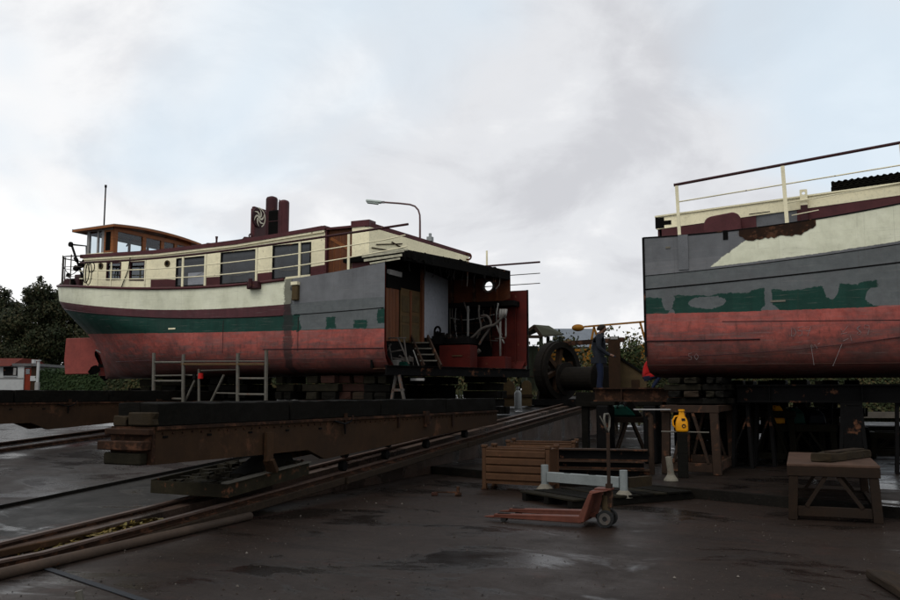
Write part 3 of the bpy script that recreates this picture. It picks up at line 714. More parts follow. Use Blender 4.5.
def wstrip(b, u0, u1, z0, z1, y0=VC, y1=VC+.05):
    m = 3 if u1-u0 > .6 else 1
    for k in range(m):
        a = u0+(u1-u0)*k/m; c = u0+(u1-u0)*(k+1)/m
        b.hexa([(a, y0, z0(a)), (c, y0, z0(c)), (c, y1, z0(c)), (a, y1, z0(a)), (a, y0, z1(a)), (c, y0, z1(c)), (c, y1, z1(c)), (a, y1, z1(a))])
zdk = lambda u: zd(u)-.02
winuz = []
for w in wins:
    q = [uz(*p) for p in w]; u0 = (q[0][0]+q[3][0])/2; u1 = (q[1][0]+q[2][0])/2
    top = lin([(u0, q[0][1]), (u1, q[1][1])]); bot = lin([(u0, max(q[3][1], zd(u0)+.02)), (u1, max(q[2][1], zd(u1)+.02))])
    wstrip(b, cur, u0, zdk, tl); wstrip(b, u0, u1, top, tl); wstrip(b, u0, u1, zdk, bot); winuz.append((u0, u1, top, bot)); cur = u1
wstrip(b, cur, uB, zdk, tl)
# far side wall, aft wall
wstrip(b, uA, uB, zdk, tl, VF-.05, VF)
b.box(uA, uA+.05, VC+.05, VF-.05, zdk(uA), tl(uA))
b.build('cabin_wall', 'cream_paint', stern)
for i, (u0, u1, top, bot) in enumerate(winuz):
    fw = .035; b = MB(); big = i > 1
    wstrip(b, u0, u0+fw, bot, top, VC-.012, VC+.06); wstrip(b, u1-fw, u1, bot, top, VC-.012, VC+.06)
    wstrip(b, u0+fw, u1-fw, lambda u: top(u)-fw, top, VC-.012, VC+.06); wstrip(b, u0+fw, u1-fw, bot, lambda u: bot(u)+fw, VC-.012, VC+.06)
    if i == 4: uu = uz(300, 260)[0]; wstrip(b, uu-.02, uu+.02, bot, top, VC-.005, VC+.05)
    if i == 1: pass
    fo = b.build('window', 'maroon_dark' if i < 2 else 'black_steel', stern)
    b = MB(); wstrip(b, u0+fw, u1-fw, lambda u: bot(u)+fw, lambda u: top(u)-fw, VC+.025, VC+.032); b.build('pane', 'glass_dark' if i < 2 else 'window_grey', fo)
    if i < 2:
        b = MB(); a = u0+(u1-u0)*.38; wstrip(b, a, u1-fw, lambda u: bot(u)+fw, lambda u: top(u)-fw, VC+.07, VC+.08); b.build('curtain', 'curtain', fo)
    if i == 2:
        b = MB(); a, c = uz(188, 270)[0], uz(204, 270)[0]; b.box(a, c, VC+.01, VC+.02, zdk(a), zdk(a)+.52); b.build('locker', 'interior_white', fo)
    if i == 4:
        b = MB(); wstrip(b, u0+.45, u1, lambda u: bot(u)-.02, lambda u: bot(u)+.035, VC-.03, VC-.013); b.build('sill', 'cream_rail', fo)
# swinging lines seen behind the big panes
b = MB()
for i in (2, 3, 4):
    u0, u1, top, bot = winuz[i]
    b.tube([(u0+(u1-u0)*k/8, VC-.03, bot(u0)+.34-.14*math.sin(math.pi*k/8)+.05*k/8) for k in range(9)], .006, 5)
b.build('slack_rope', 'rope', stern)
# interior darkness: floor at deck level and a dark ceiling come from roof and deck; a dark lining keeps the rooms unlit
b = MB(); b.box(uA+.1, uB-.05, VC+.9, VC+.93, zdk(uA), tl(uA)-.02); 
for a_, c_, f_ in ((uz(151, 280)[0], uz(176, 280)[0], lambda u: zd(u)+.33+.02*math.sin(u*9)), (winuz[2][1], winuz[3][0], lambda u: zd(u)+.36), (winuz[3][1], winuz[4][0], lambda u: zd(u)+.36), (winuz[4][1], uB, lambda u: zd(u)+.36)):
    b = MB(); wstrip(b, a_, c_, zdk, f_, VC-.008, VC-.001); b.build('skirting', 'maroon_paint', stern)
# roof
b = MB(); wstrip(b, uA-.12, uB+.03, lambda u: tl(u)-.0, lambda u: tl(u)+.105, VC-.07, VF+.07); b.build('cabin_roof', 'maroon_paint', stern)
b = MB(); wstrip(b, uA-.0, uB+.0, lambda u: tl(u)-.06, lambda u: tl(u)-.002, VC-.05, VC-.002); b.build('fascia', 'cream_rail', stern)
for px, py in ((101, 266), (167.5, 263.6)):
    u, z = uz(px, py); b = MB(); b.ring((u, VC-.012, z), (0, 1, 0), .06, .095, .03, 16); po = b.build('porthole', 'tan_board', stern, smooth=False)
    b = MB(); b.disc((u, VC-.004, z), (0, 1, 0), .062, .01, 14); b.build('porthole_glass', 'black_steel', po)
# downpipe
b = MB(); q = [uz(131, 257, VC), uz(129, 270, VC), uz(125, 280, VC), uz(122, 288, VC)]; b.tube([(a, VC-.03, c) for a, c in q], .014, 6); b.build('drain_pipe', 'black_steel', stern)
# handrail with stanchions and small vents on the roof
zr = lambda u: tl(u)+.105
ua_, ub_ = FS.side(192, 246, .9)[0], FS.side(322, 228, .9)[0]
b = MB(); b.tube([(u, .9, zr(u)+.10) for u in np.linspace(ua_, ub_, 12)], .014, 6)
for u in np.linspace(ua_+.2, ub_-.1, 5): b.tube([(u, .9, zr(u)-.01), (u, .9, zr(u)+.10)], .012, 6)
b.build('roof_handrail', 'maroon_dark', stern)
for px, hgt, wd in ((209, .16, .10), (216.5, .33, .05), (237, .12, .12), (240, .1, .1)):
    u, z = FS.side(px, 243, 1.1); b = MB(); b.tube([(u, 1.1, zr(u)-.01), (u, 1.1, zr(u)+hgt*.7), (u, 1.1, zr(u)+hgt)], [wd*.7, wd*.55, wd*.8], 10); b.build('roof_vent', 'maroon_dark', stern, smooth=False)
u, z = FS.side(247, 238, 1.2); b = MB(); b.prism([(u-.26, 1.1, zr(u)), (u+.14, 1.1, zr(u)), (u+.12, 1.1, zr(u)+.2), (u-.02, 1.1, zr(u)+.22)], (0, .4, 0)); b.ring((u+.05, 1.3, zr(u)+.27), (0, 1, 0), .04, .07, .03, 14); b.build('roof_vent', 'maroon_dark', stern)

# ---- varnished door recess and forward block
zc = lambda u: FS.side(352, 224, VC)[1]
b = MB(); zt1 = uz(327, 228.5)[1]; zt2 = uz(351, 232)[1]
b.prism([(uB+.03, VC+.10, zd(uB)), (uD-.02, VC+.10, zd(uD)), (uD-.02, VC+.10, zt1-.06), (uB+.03, VC+.10, zt1)], (0, .05, 0)); do = b.build('door', 'door_wood', stern)
b = MB()
for k in range(1, 4): x = uB+.03+(uD-uB-.05)*k/4; b.box(x-.006, x+.006, VC+.092, VC+.10, zd(x)+.05, zt1-.15)
b.bar((uB+.12, VC+.09, zt1-.25), (uD-.12, VC+.09, zd(uD)+.65), .02, .08); b.build('door_batten', 'varnish', do)
b = MB(); b.box(uB+.02, uD, VC-.02, VC+.25, zt1-.04, zt1+.02); b.box(uB+.0, uB+.05, VC, VC+.1, zd(uB), zt1-.04); b.build('door_frame', 'maroon_paint', stern)
zTop = uz(360, 224)[1]
b = MB(); b.box(uD, uE, VC, VC+.06, zd(uE)-.05, zTop-.07); b.build('block_wall', 'cream_paint', stern)
b = MB(); b.box(uD-.02, uE+.02, VC-.03, VC+.3, zTop-.07, zTop+.09); b.build('block_cap', 'maroon_paint', stern)
b = MB(); b.box(uD+.01, uE+.15, VC-.01, VC-.001, zd(uE)-.02, zd(uE)+.38); b.build('skirting', 'maroon_paint', stern)
# front wall running away to the far side
def on_ray_v(px, py, v): u, z = FS.side(px, py, v); return u, z
u1f, z1f = on_ray_v(469, 256.5, VF+.1)
u0f, z0f = uE, uz(369, 226.5)[1]
fn = Vector((u1f-u0f, VF+.1-VC, 0)).normalized(); pn = Vector((-fn.y, fn.x, 0))*.06
def fp(t, z): return (u0f+(u1f-u0f)*t, VC+(VF+.1-VC)*t, z)
zb_f = lambda t: zd(uE)-.02
b = MB(); b.prism([fp(0, zb_f(0)), fp(.10, zb_f(0)+.12), fp(.22, zo0-.02), fp(1, zo1+.0), fp(1, z1f), fp(0, z0f)], pn); b.build('front_wall', 'cream_paint', stern)
b = MB(); b.hexa([fp(-.01, z0f), fp(1.02, z1f-.0), tuple(Vector(fp(1.02, z1f))+pn*2), tuple(Vector(fp(-.01, z0f))+pn*2), fp(-.01, z0f+.12), fp(1.02, z1f+.10), tuple(Vector(fp(1.02, z1f+.1))+pn*2), tuple(Vector(fp(-.01, z0f+.12))+pn*2)]); b.build('front_wall_cap', 'maroon_paint', stern)
# roof over the forward block
b = MB(); b.prism([(uB+.03, VC+.3, zTop-.02), (uE, VC+.1, zTop-.02), fp(.98, z1f+.02), (uB+.03, VF+.1, z1f+.02)], (0, 0, -.05)); b.build('block_roof', 'deck_grey', stern)
b = MB(); t_ = .56; q = fp(t_, z0f+(z1f-z0f)*t_+.1); b.box(q[0]-.07, q[0]+.07, q[1]+.05, q[1]+.2, q[2], q[2]+.12); b.box(q[0]-.03, q[0]+.03, q[1]+.1, q[1]+.16, q[2]+.12, q[2]+.22); b.build('roof_lamp', 'gas_grey', stern)
b = MB()
for t0, t1, z_0, z_1 in ((.06, .30, .72, .86), (.20, .34, .86, .70), (.02, .5, .62, .64)):
    b.bar(Vector(fp(t0, zb_f(0)+z_0))-pn*.4, Vector(fp(t1, zb_f(0)+z_1))-pn*.4, .012, .03)
b.build('loose_strip', 'brown_plate', stern)

# ---- wheelhouse
VW = .8; uW = FS.side(113.5, 240, VW)[0]; uWb = FS.side(87, 240, VW)[0]
zsill = FS.side(113, 251.5, VW)[1]; zhead = FS.side(113, 230, VW)[1]; zroof = FS.side(114, 226.5, VW)[1]; zbase = tl(uW)+.08
vR = FS.front(191, 245, uW)[0]
posts = [0, .05, .38, .44, .58, .64, .78, .82, .95, 1]
vf = lambda px: FS.front(px, 245, uW)[0]
b = MB(); b.box(uWb, uW, VW, VW+.05, zbase, zsill); b.box(uWb, uWb+.05, VW+.05, vR, zbase, zsill); b.box(uWb+.05, uW, vR-.05, vR, zbase, zsill); b.build('wheelhouse_base', 'cream_paint', stern)
b = MB(); b.box(uW-.05, uW, VW+.05, vR-.05, zbase, zsill); b.box(uW-.05, uW+.005, VW, vR, zhead-.02, zroof+.0)
for a, c in ((113.5, 117.5), (142.5, 146), (161, 164), (174.5, 177), (186, 191)): b.box(uW-.06, uW+.01, vf(a), vf(c), zsill, zhead-.02)
b.box(uW-.07, uW+.03, VW, vR, zsill-.04, zsill); b.build('wheelhouse_front_frame', 'varnish', stern, bevel=.004)
for a, c in ((117.5, 142.5), (146, 161), (164, 174.5), (177, 186)):
    b = MB(); b.box(uW-.03, uW-.024, vf(a), vf(c), zsill, zhead-.02); b.build('pane', 'glass_clear', stern)
b = MB(); b.box(uWb, uW, VW, VW+.05, zhead+.02, zroof)
sx = lambda px: FS.side(px, 240, VW)[0]
for a, c in ((87, 89.5), (97, 98.5), (101.5, 104)): b.box(sx(a), sx(c), VW, VW+.05, zsill, zhead+.02)
b.build('wheelhouse_side_frame', 'roof_white', stern)
b = MB(); b.box(sx(104), sx(113.3), VW-.0, VW+.04, zsill-.02, zhead+.02); dd = b.build('wheelhouse_door', 'varnish', stern)
b = MB(); b.box(sx(106), sx(110.5), VW-.012, VW-.002, zsill+.05, zhead-.04); b.build('door_panel', 'soot', dd)
for a, c in ((89.5, 97), (98.5, 101.5)): b = MB(); b.box(sx(a), sx(c), VW+.02, VW+.026, zsill, zhead+.02); b.build('pane', 'glass_clear', stern)
b = MB(); b.box(uWb, uWb+.05, VW+.05, vR, zhead, zroof); b.box(uWb, uW, vR-.05, vR, zhead, zroof)
for t in np.linspace(0, 1, 5): v = VW+.05+(vR-VW-.15)*t; b.box(uWb, uWb+.05, v, v+.07, zsill, zhead)
for t in (0, .5, 1): u = uWb+.05+(uW-uWb-.15)*t; b.box(u, u+.06, vR-.05, vR, zsill, zhead)
b.build('wheelhouse_back_frame', 'varnish', stern)
def wroof(z_off, th, du, dv_, name, mt):
    rows_ = []
    for k in range(13):
        v = VW-.22+dv_+(vR+.3-VW+.22-2*dv_)*k/12; cam_ = .11*(1-((k/12-.5)*2)**2)-.02
        rows_.append([(uWb-.38-du, v, zroof-.07+cam_+z_off), (uW+.22+du, v, zroof-.03+cam_+z_off), (uW+.22+du, v, zroof-.03+cam_+z_off+th), (uWb-.38-du, v, zroof-.07+cam_+z_off+th), (uWb-.38-du, v, zroof-.07+cam_+z_off)])
    b = MB(); b.grid(rows_); n0 = 0; b.f.append((0, 1, 2, 3)); m_ = 12*5; b.f.append((m_, m_+1, m_+2, m_+3)); b.build(name, mt, stern)
wroof(0, .065, 0, 0, 'wheelhouse_roof', 'varnish'); wroof(.067, .018, -.02, .02, 'roof_sheet', 'roof_white')
b = MB(); b.box(uWb-.40, uWb-.384, VW-.22, vR+.3, zroof-.09, zroof-.0); b.build('roof_edge_trim', 'roof_white', stern)
# steering wheel and console inside
b = MB(); um, vm = (uW+uWb)/2+.2, (VW+vR)/2; b.ring((um, vm, zsill+.05), (1, 0, .15), .24, .30, .04, 20)
for k in range(4): a = k*math.pi/4; b.bar((um, vm-.3*math.cos(a), zsill+.05-.3*math.sin(a)), (um, vm+.3*math.cos(a), zsill+.05+.3*math.sin(a)), .03)
b.build('steering_wheel', 'door_wood', stern)
b = MB(); b.box(um+.1, uW-.1, vm-.5, vm+.7, zbase, zsill+.06); b.build('console', 'door_wood', stern, bevel=.02)
b = MB(); b.bar((uW-.06, vf(128), zsill+.25), (uW-.10, vf(135), zhead-.05), .03); b.build('wiper', 'black_steel', stern)
u, z = FS.side(104, 226, 1.3); u2, z2 = FS.side(104.5, 187, 1.3)
b = MB(); b.tube([(u, 1.3, zroof), (u, 1.3, z2)], .022, 8); b.tube([(u, 1.3, z2-.02), (u, 1.3, z2+.06)], .035, 8); b.build('mast', 'black_steel', stern, smooth=True)

# ---- funnel
vfn = 2.3
def fz(px, py, v=vfn): return FS.side(px, py, v)
u0, zb0 = fz(253.5, 246); zt0 = fz(260, 206.5)[1]; zrf = zr(u0)-.03
vE = FS.front(267, 220, u0)[0]
b = MB(); b.box(u0-.14, u0, vfn, max(vE, vfn+.5), zrf, zt0-.02); b.box(u0-.12, u0-.02, vfn+.03, max(vE, vfn+.5)-.03, zt0-.02, zt0+.04); fo = b.build('funnel_casing', 'maroon_paint', stern, bevel=.02)
vc_, zc_ = FS.front(258.5, 217.5, u0+.02); rr_ = abs(FS.front(258.5, 207.5, u0+.02)[1]-zc_)
b = MB(); b.disc((u0+.02, vc_, zc_), (1, 0, 0), rr_, .04, 28); b.build('emblem_disc', 'maroon_dark', fo)
b = MB(); b.ring((u0+.045, vc_, zc_), (1, 0, 0), rr_*.90, rr_*.99, .012, 30, a0=2.0, a1=5.0)
for k in range(6):
    a0 = k*math.pi/3+.3; pts = []
    for j in range(7):
        t = j/6; rad = rr_*(.10+.78*t); a = a0+1.25*t; wdt = rr_*(.035+.085*math.sin(math.pi*min(1, t*1.05)))
        pts.append((rad, a, wdt))
    rows_ = [[(u0+.045, vc_+rad*math.cos(a)+s_*wd_*math.sin(a), zc_+rad*math.sin(a)-s_*wd_*math.cos(a)) for s_ in (-1, 1)] for rad, a, wd_ in pts]
    b.grid(rows_); b.grid([[(p[0]+.006, p[1], p[2]) for p in r] for r in rows_])
b.disc((u0+.05, vc_, zc_), (1, 0, 0), rr_*.12, .02, 12); b.build('emblem', 'emblem_cream', fo)
def cyl(px0, px1, ytop, v, mat, name, dome=True, ybot=246):
    ua, za = FS.side(px0, ytop, v); ub, _ = FS.side(px1, ytop, v); r = (ub-ua)/2; uc = (ua+ub)/2
    b = MB(); pts = [(uc, v, zrf), (uc, v, za-r*.5), (uc, v, za-r*.2), (uc, v, za)]; b.tube(pts, [r, r, r*.85, r*.35] if dome else r, 18); return b.build(name, mat, stern, smooth=False)
cyl(267.2, 276.8, 197, 2.5, 'maroon_dark', 'exhaust_pipe'); cyl(279.5, 288.5, 200.5, 2.3, 'maroon_paint', 'exhaust_pipe')
ua, za = FS.side(267, 212, 2.15); ub, zq = FS.side(278, 240, 2.15)
b = MB(); b.box(ua, ub+.05, 2.2, 2.6, zrf, za+.05); b.build('silencer_box', 'soot', stern, bevel=.03)
b = MB()
for px in (266.5, 278.8): u_, _ = FS.side(px, 230, 2.05); b.tube([(u_, 2.05, zrf), (u_, 2.05, za+.30)], .014, 6)
ua2, zz = FS.side(266, 222, 2.05); ub2, _ = FS.side(279, 222, 2.05); b.tube([(ua2, 2.05, zz), (ub2, 2.05, zz)], .012, 6); b.tube([(ua2, 2.05, zrf+.12), (FS.side(289, 236, 2.05)[0], 2.05, zrf+.16)], .012, 6)
b.build('funnel_ladder', 'maroon_dark', stern)

# ---- railing along the near side and around the stern
rail_top = [uz(84, 262.4, .06), uz(110, 261, .06), uz(150, 258, .06), uz(190, 256, .06), uz(250, 247, .06), uz(300, 240, .06), uz(360, 231.6, .06), uz(408, 224, .06)]
zrt = poly(rail_top, 3)
vr = lambda u: deck_edge(u, .07) if u < 0 else .07
uR0, uR1 = FS.side(83, 262, .3)[0], uz(408, 224, .06)[0]
b = MB(); b.tube([(u, vr(u), zrt(u)) for u in np.linspace(uR0, uR1, 40)], .030, 8); b.build('handrail', 'maroon_dark', stern, smooth=True)
for fr_, pxe in ((.655, 405), (.335, 407)):
    b = MB(); e = uz(pxe, 245, .06)[0]; b.tube([(u, vr(u), (zd(min(u, 0))+(zrt(u)-zd(min(u, 0)))*fr_)+(.0 if u < 0 else u*.10)) for u in np.linspace(uR0, e, 40)], .016, 6); b.build('guard_wire', 'cream_rail', stern, smooth=True)
for px in (84, 98, 112, 146, 183.5, 206, 257, 300, 349):
    u = FS.side(px, 270, .1)[0]; hw = .032 if px > 180 else .018
    b = MB(); b.box(u-hw, u+hw, vr(u)-.012, vr(u)+.012, zd(u)-.02, zrt(u)-.02); b.build('stanchion', 'cream_rail', stern)
# stern rail (grey) with chain
au = [tipD+.30+(uR0-tipD-.30)*(k/14)**1.5 for k in range(15)]
path = [(u, deck_edge(u, .12, 1)) for u in reversed(au[1:])]+[(u, deck_edge(u, .12, -1)) for u in au]
zst = lambda u: zd(u)+.92
b = MB(); b.tube([(x, y, zst(x)) for x, y in path], .018, 6); b.build('stern_rail', 'black_steel', stern, smooth=True)
for h_ in (.3, .6): b = MB(); b.tube([(x, y, zd(x)+h_) for x, y in path], .010, 6); b.build('guard_wire', 'pipe_dull', stern, smooth=True)
for k in (0, 4, 8, 12, 14, 16, 20, 25):
    x, y = path[min(k, len(path)-1)]; b = MB(); b.tube([(x, y, zd(x)-.02), (x, y, zst(x)+.05)], .018, 6); b.build('stanchion', 'pipe_dull', stern)
# far side railing, sticking out past the cut
vfr = BEAM-.08
for py0, r_, m_ in ((262.0, .028, 'maroon_dark'), (273.2, .013, 'pipe_dull'), (283.2, .013, 'pipe_dull')):
    ue, ze = FS.side(540, py0, vfr); b = MB(); us_ = uA+.4
    b.tube([(us_, vfr, zd(us_)+(ze-zd(1.))), (-4, vfr, zd(-4)+(ze-zd(1.))), (0, vfr, ze-.02), (ue, vfr, ze)], r_, 6); b.build('far_handrail' if r_ > .02 else 'guard_wire', m_, stern, smooth=True)
for u in (-11, -9, -7, -5, -3, -1, .7):
    b = MB(); b.box(u-.025, u+.025, vfr-.01, vfr+.01, zd(u)-.02, zd(u)+.85); b.build('stanchion', 'cream_rail', stern)
# davit frame and gear on the aft deck
dv = .9
q = [FS.side(*p, dv) for p in ((87, 283), (86.5, 246), (71.5, 244.5), (76, 258), (81, 272), (84, 285))]
b = MB(); b.tube([(a, dv, c) for a, c in q[:3]], .03, 6); b.tube([(a, dv, c) for a, c in q[2:]], .035, 6); 
a, c = q[2]; b.disc((a, dv-.03, c), (0, 1, 0), .08, .06, 10); b.tube([(q[3][0], dv-.03, q[3][1]), (q[3][0]+.1, dv-.05, q[3][1]-.1)], .06, 6); b.build('davit', 'black_steel', stern)
q = FS.side(80, 262, dv); b = MB(); rr = random.Random(2)
for i in range(9): b.disc((q[0]+rr.uniform(-.25, .25), dv-.1+rr.uniform(-.1, .1), q[1]-.02-i*.10), (rr.uniform(-1, 1), 1, rr.uniform(-.5, .5)), rr.uniform(.05, .11), .08, 8)
b.build('block_and_tackle', 'soot', stern)
u0_, z0_ = FS.side(63.5, 279, 1.1); u1_, z1_ = FS.side(79, 288, 1.1)
b = MB(); b.box(u0_, u1_, 1.1, 1.6, zd(u1_)-.02, z0_); b.box(u0_+.4, u1_+.05, 1.15, 1.5, z0_, z0_+.12); b.build('deck_locker', 'maroon_dark', stern, bevel=.02)
b = MB(); p0 = FS.side(62, 264, .9); p1 = FS.side(80, 267, .9); b.tube([(p0[0]+(p1[0]-p0[0])*k/10, .9, p0[1]+(p1[1]-p0[1])*k/10-.28*math.sin(math.pi*k/10)) for k in range(11)], .012, 5); b.build('chain', 'black_steel', stern)
for px, ln in ((88, 20), (91, 22), (94, 10)):
    p0 = FS.side(px, 262, .1); uu = p0[0]; zz = zrt(uu)
    L_ = ln/FPX*26; b = MB(); vv = vr(uu)-.04
    b.tube([(uu-.05+.12*math.sin(math.pi*2*k/16), vv, zz-L_/2+L_/2*math.cos(2*math.pi*k/16)) for k in range(17)], .014, 5); b.build('rope_coil', 'black_steel', stern)

# ---- rudder, propeller, skeg
q = [FS.side(*p, HB) for p in ((67, 338.5), (98, 337.5), (101, 347), (100, 368), (96, 374), (66, 374.5), (65, 360))]
b = MB(); b.prism([(a, HB-.05, c) for a, c in q], (0, .10, 0)); b.build('rudder', 'hull_red', stern, bevel=.02)
b = MB(); a = FS.side(99, 340, HB); c = FS.side(100, 376, HB); e = FS.side(112, 376, HB); h = FS.side(112, 345, HB)
b.prism([(a[0], HB-.06, a[1]), (c[0], HB-.06, c[1]), (c[0]+.25, HB-.06, c[1]), (a[0]+.7, HB-.06, .3), (h[0]+.5, HB-.06, h[1])], (0, .12, 0)); b.build('stern_post', 'red_oxide', stern)
pc = FS.side(103, 366, HB); b = MB(); b.tube([(pc[0]-.12, HB, pc[1]), (pc[0]+.9, HB, pc[1]+.02)], [.09, .07], 12)
for k in range(4):
    a = k*math.pi/2+.5; d = Vector((0, math.cos(a), math.sin(a))); t = Vector((.0, -math.sin(a), math.cos(a)))
    b.grid([[Vector((pc[0]-.1+s_*.07*(1 if j < 3 else .4), HB, pc[1]))+d*(.08+.11*j)+t*s_*(.05+.07*math.sin(math.pi*(j+.6)/4.8)) for s_ in (-1, 0, 1)] for j in range(5)])
b.build('propeller', 'soot', stern)
b = MB(); q0 = FS.side(96, 350, 1.7); q1 = FS.side(103, 354.5, 1.6); q2 = FS.side(111, 355, 1.55); q3 = FS.side(116, 353, 1.5)
b.tube([(q0[0], 1.7, q0[1]), (q1[0], 1.65, q1[1]), (q2[0], 1.6, q2[1]), (q3[0], 1.55, q3[1])], .022, 6); b.build('loose_pipe', 'pipe_grey', stern)

# ---- open engine room in the cut
def pu(px, py, u=-.35): return FS.front(px, py, u)     # on the bulkhead
ub = -.35
def bh(px0, px1, y0, y1, th, mat, name, u=ub, parent=stern, bev=0):
    v0 = pu(px0, (y0+y1)/2, u)[0]; v1 = pu(px1, (y0+y1)/2, u)[0]; zc_ = (px0+px1)/2
    ztop = pu(zc_, y0, u)[1]; zbot = pu(zc_, y1, u)[1]
    b = MB(); b.box(u, u+th, v0, v1, zbot, ztop); return b.build(name, mat, parent, bevel=bev)
zfl = .30
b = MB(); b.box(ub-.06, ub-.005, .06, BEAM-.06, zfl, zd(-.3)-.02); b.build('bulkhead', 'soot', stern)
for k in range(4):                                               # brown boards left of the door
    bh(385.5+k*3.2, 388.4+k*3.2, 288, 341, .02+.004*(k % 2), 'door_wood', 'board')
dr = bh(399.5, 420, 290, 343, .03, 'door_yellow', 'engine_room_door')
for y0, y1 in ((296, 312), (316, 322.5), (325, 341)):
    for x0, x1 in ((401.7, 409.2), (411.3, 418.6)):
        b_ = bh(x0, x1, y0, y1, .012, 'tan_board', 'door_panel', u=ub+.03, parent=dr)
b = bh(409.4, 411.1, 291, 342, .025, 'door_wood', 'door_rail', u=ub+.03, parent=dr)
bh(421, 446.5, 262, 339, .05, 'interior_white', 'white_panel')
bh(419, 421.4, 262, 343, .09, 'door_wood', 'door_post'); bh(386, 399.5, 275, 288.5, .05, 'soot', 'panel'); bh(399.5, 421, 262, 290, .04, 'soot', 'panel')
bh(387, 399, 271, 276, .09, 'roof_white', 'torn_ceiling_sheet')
# floor with diagonal dark edge beam
b = MB(); b.prism([(-.4, .12, zfl-.03), (.02, .12, zfl-.03), (CUTX-.02, BEAM-.12, zfl-.03), (-.4, BEAM-.12, zfl-.03)], (0, 0, .03)); b.build('floor_plate', 'rust_steel', stern)
e0 = Vector((.03, .04, 0)); e1_ = Vector((CUTX+.03, BEAM-.04, 0))
zt_, zb__ = FS.side(387, 365.5, .04)[1], FS.side(387, 374.5, .04)[1]
b = MB(); b.bar(e0+Vector((0, 0, (zt_+zb__)/2)), e1_+Vector((0, 0, (zt_+zb__)/2-.0)), .05, zt_-zb__); b.bar(e0+Vector((0, 0, zt_)), e1_+Vector((0, 0, zt_)), .14, .02); b.bar(e0+Vector((0, 0, zb__)), e1_+Vector((0, 0, zb__)), .14, .02); b.build('edge_beam', 'black_steel', stern)
# thick plating edge of the hull at the cut: near edge and far edge
b = MB(); b.prism([(CUTX-.62, BEAM-.12, .45), (CUTX-.02, BEAM-.10, .45), (CUTX+.0, BEAM-.06, ZCAP-.02), (CUTX-.62, BEAM-.12, ZCAP-.02)], (0, .03, 0)); b.build('side_frame', 'red_oxide', stern)
b = MB(); b.bar((CUTX-.0, BEAM-.02, .3), (CUTX-.0, BEAM-.02, ZCAP), .05, .05); b.build('plate_edge', 'black_steel', stern)
# overhead: casing top (dark) and its inner far wall with two portholes
zo0 = FS.side(400, 249.5, .5)[1]; zo1 = FS.side(510, 272.5, 4.3)[1]; uo1 = FS.side(510, 272.5, 4.3)[0]
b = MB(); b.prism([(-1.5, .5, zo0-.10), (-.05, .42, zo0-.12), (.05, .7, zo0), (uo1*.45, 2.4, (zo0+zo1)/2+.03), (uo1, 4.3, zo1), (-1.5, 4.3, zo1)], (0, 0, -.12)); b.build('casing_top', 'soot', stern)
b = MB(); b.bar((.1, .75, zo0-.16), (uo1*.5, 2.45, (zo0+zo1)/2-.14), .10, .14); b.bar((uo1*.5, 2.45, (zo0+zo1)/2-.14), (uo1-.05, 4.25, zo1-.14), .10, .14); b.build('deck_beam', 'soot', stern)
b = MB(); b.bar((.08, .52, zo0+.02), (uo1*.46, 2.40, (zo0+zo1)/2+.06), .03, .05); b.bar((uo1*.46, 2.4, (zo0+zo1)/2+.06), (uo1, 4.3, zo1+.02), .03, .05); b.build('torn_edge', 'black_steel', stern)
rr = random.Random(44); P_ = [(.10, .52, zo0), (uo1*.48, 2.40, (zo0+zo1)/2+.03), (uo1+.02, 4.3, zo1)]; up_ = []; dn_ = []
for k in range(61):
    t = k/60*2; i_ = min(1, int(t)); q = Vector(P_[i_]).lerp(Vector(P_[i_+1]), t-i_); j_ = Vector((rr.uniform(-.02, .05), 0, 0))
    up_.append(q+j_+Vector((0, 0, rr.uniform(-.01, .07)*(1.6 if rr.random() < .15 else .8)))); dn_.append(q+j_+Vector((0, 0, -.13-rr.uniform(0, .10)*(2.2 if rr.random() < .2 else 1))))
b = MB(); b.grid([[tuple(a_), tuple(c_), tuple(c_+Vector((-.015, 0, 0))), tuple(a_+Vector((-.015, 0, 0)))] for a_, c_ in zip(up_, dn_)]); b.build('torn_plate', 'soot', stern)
vw = 4.3; zw0 = FS.side(500, 301, vw)[1]; uw0 = FS.side(441, 280, vw)[0]
ph = [(FS.side(489, 286.3, vw), .135), (FS.side(462, 274.5, vw), .13)]
def holed(b, u0, u1, z0, z1, c, r, y, th):
    n_ = 24; rows_ = []
    for k in range(n_+1):
        a = 2*math.pi*k/n_; dx, dz = math.cos(a), math.sin(a)
        tx = ((u1-c[0]) if dx > 0 else (u0-c[0]))/dx if abs(dx) > 1e-6 else 1e9
        tz_ = ((z1-c[1]) if dz > 0 else (z0-c[1]))/dz if abs(dz) > 1e-6 else 1e9
        t = min(tx, tz_); o_ = (c[0]+dx*t, c[1]+dz*t); i_ = (c[0]+dx*r, c[1]+dz*r)
        rows_.append([(o_[0], y, o_[1]), (i_[0], y, i_[1]), (i_[0], y+th, i_[1]), (o_[0], y+th, o_[1])])
    b.grid(rows_)
ztp = zo1-.0
b = MB(); um_ = (ph[0][0][0]+ph[1][0][0])/2
holed(b, um_, uo1, zw0, ztp, ph[0][0], ph[0][1], vw, .03)
holed(b, uw0-.9, um_, zw0, ztp, ph[1][0], ph[1][1], vw, .03)
hi = b.build('casing_side', 'rust_orange', stern)
for (c_, r_) in ph:
    b = MB(); b.ring((c_[0], vw-.03, c_[1]), (0, 1, 0), r_*.96, r_*1.35, .06, 22); pr = b.build('porthole', 'pipe_dull', stern)
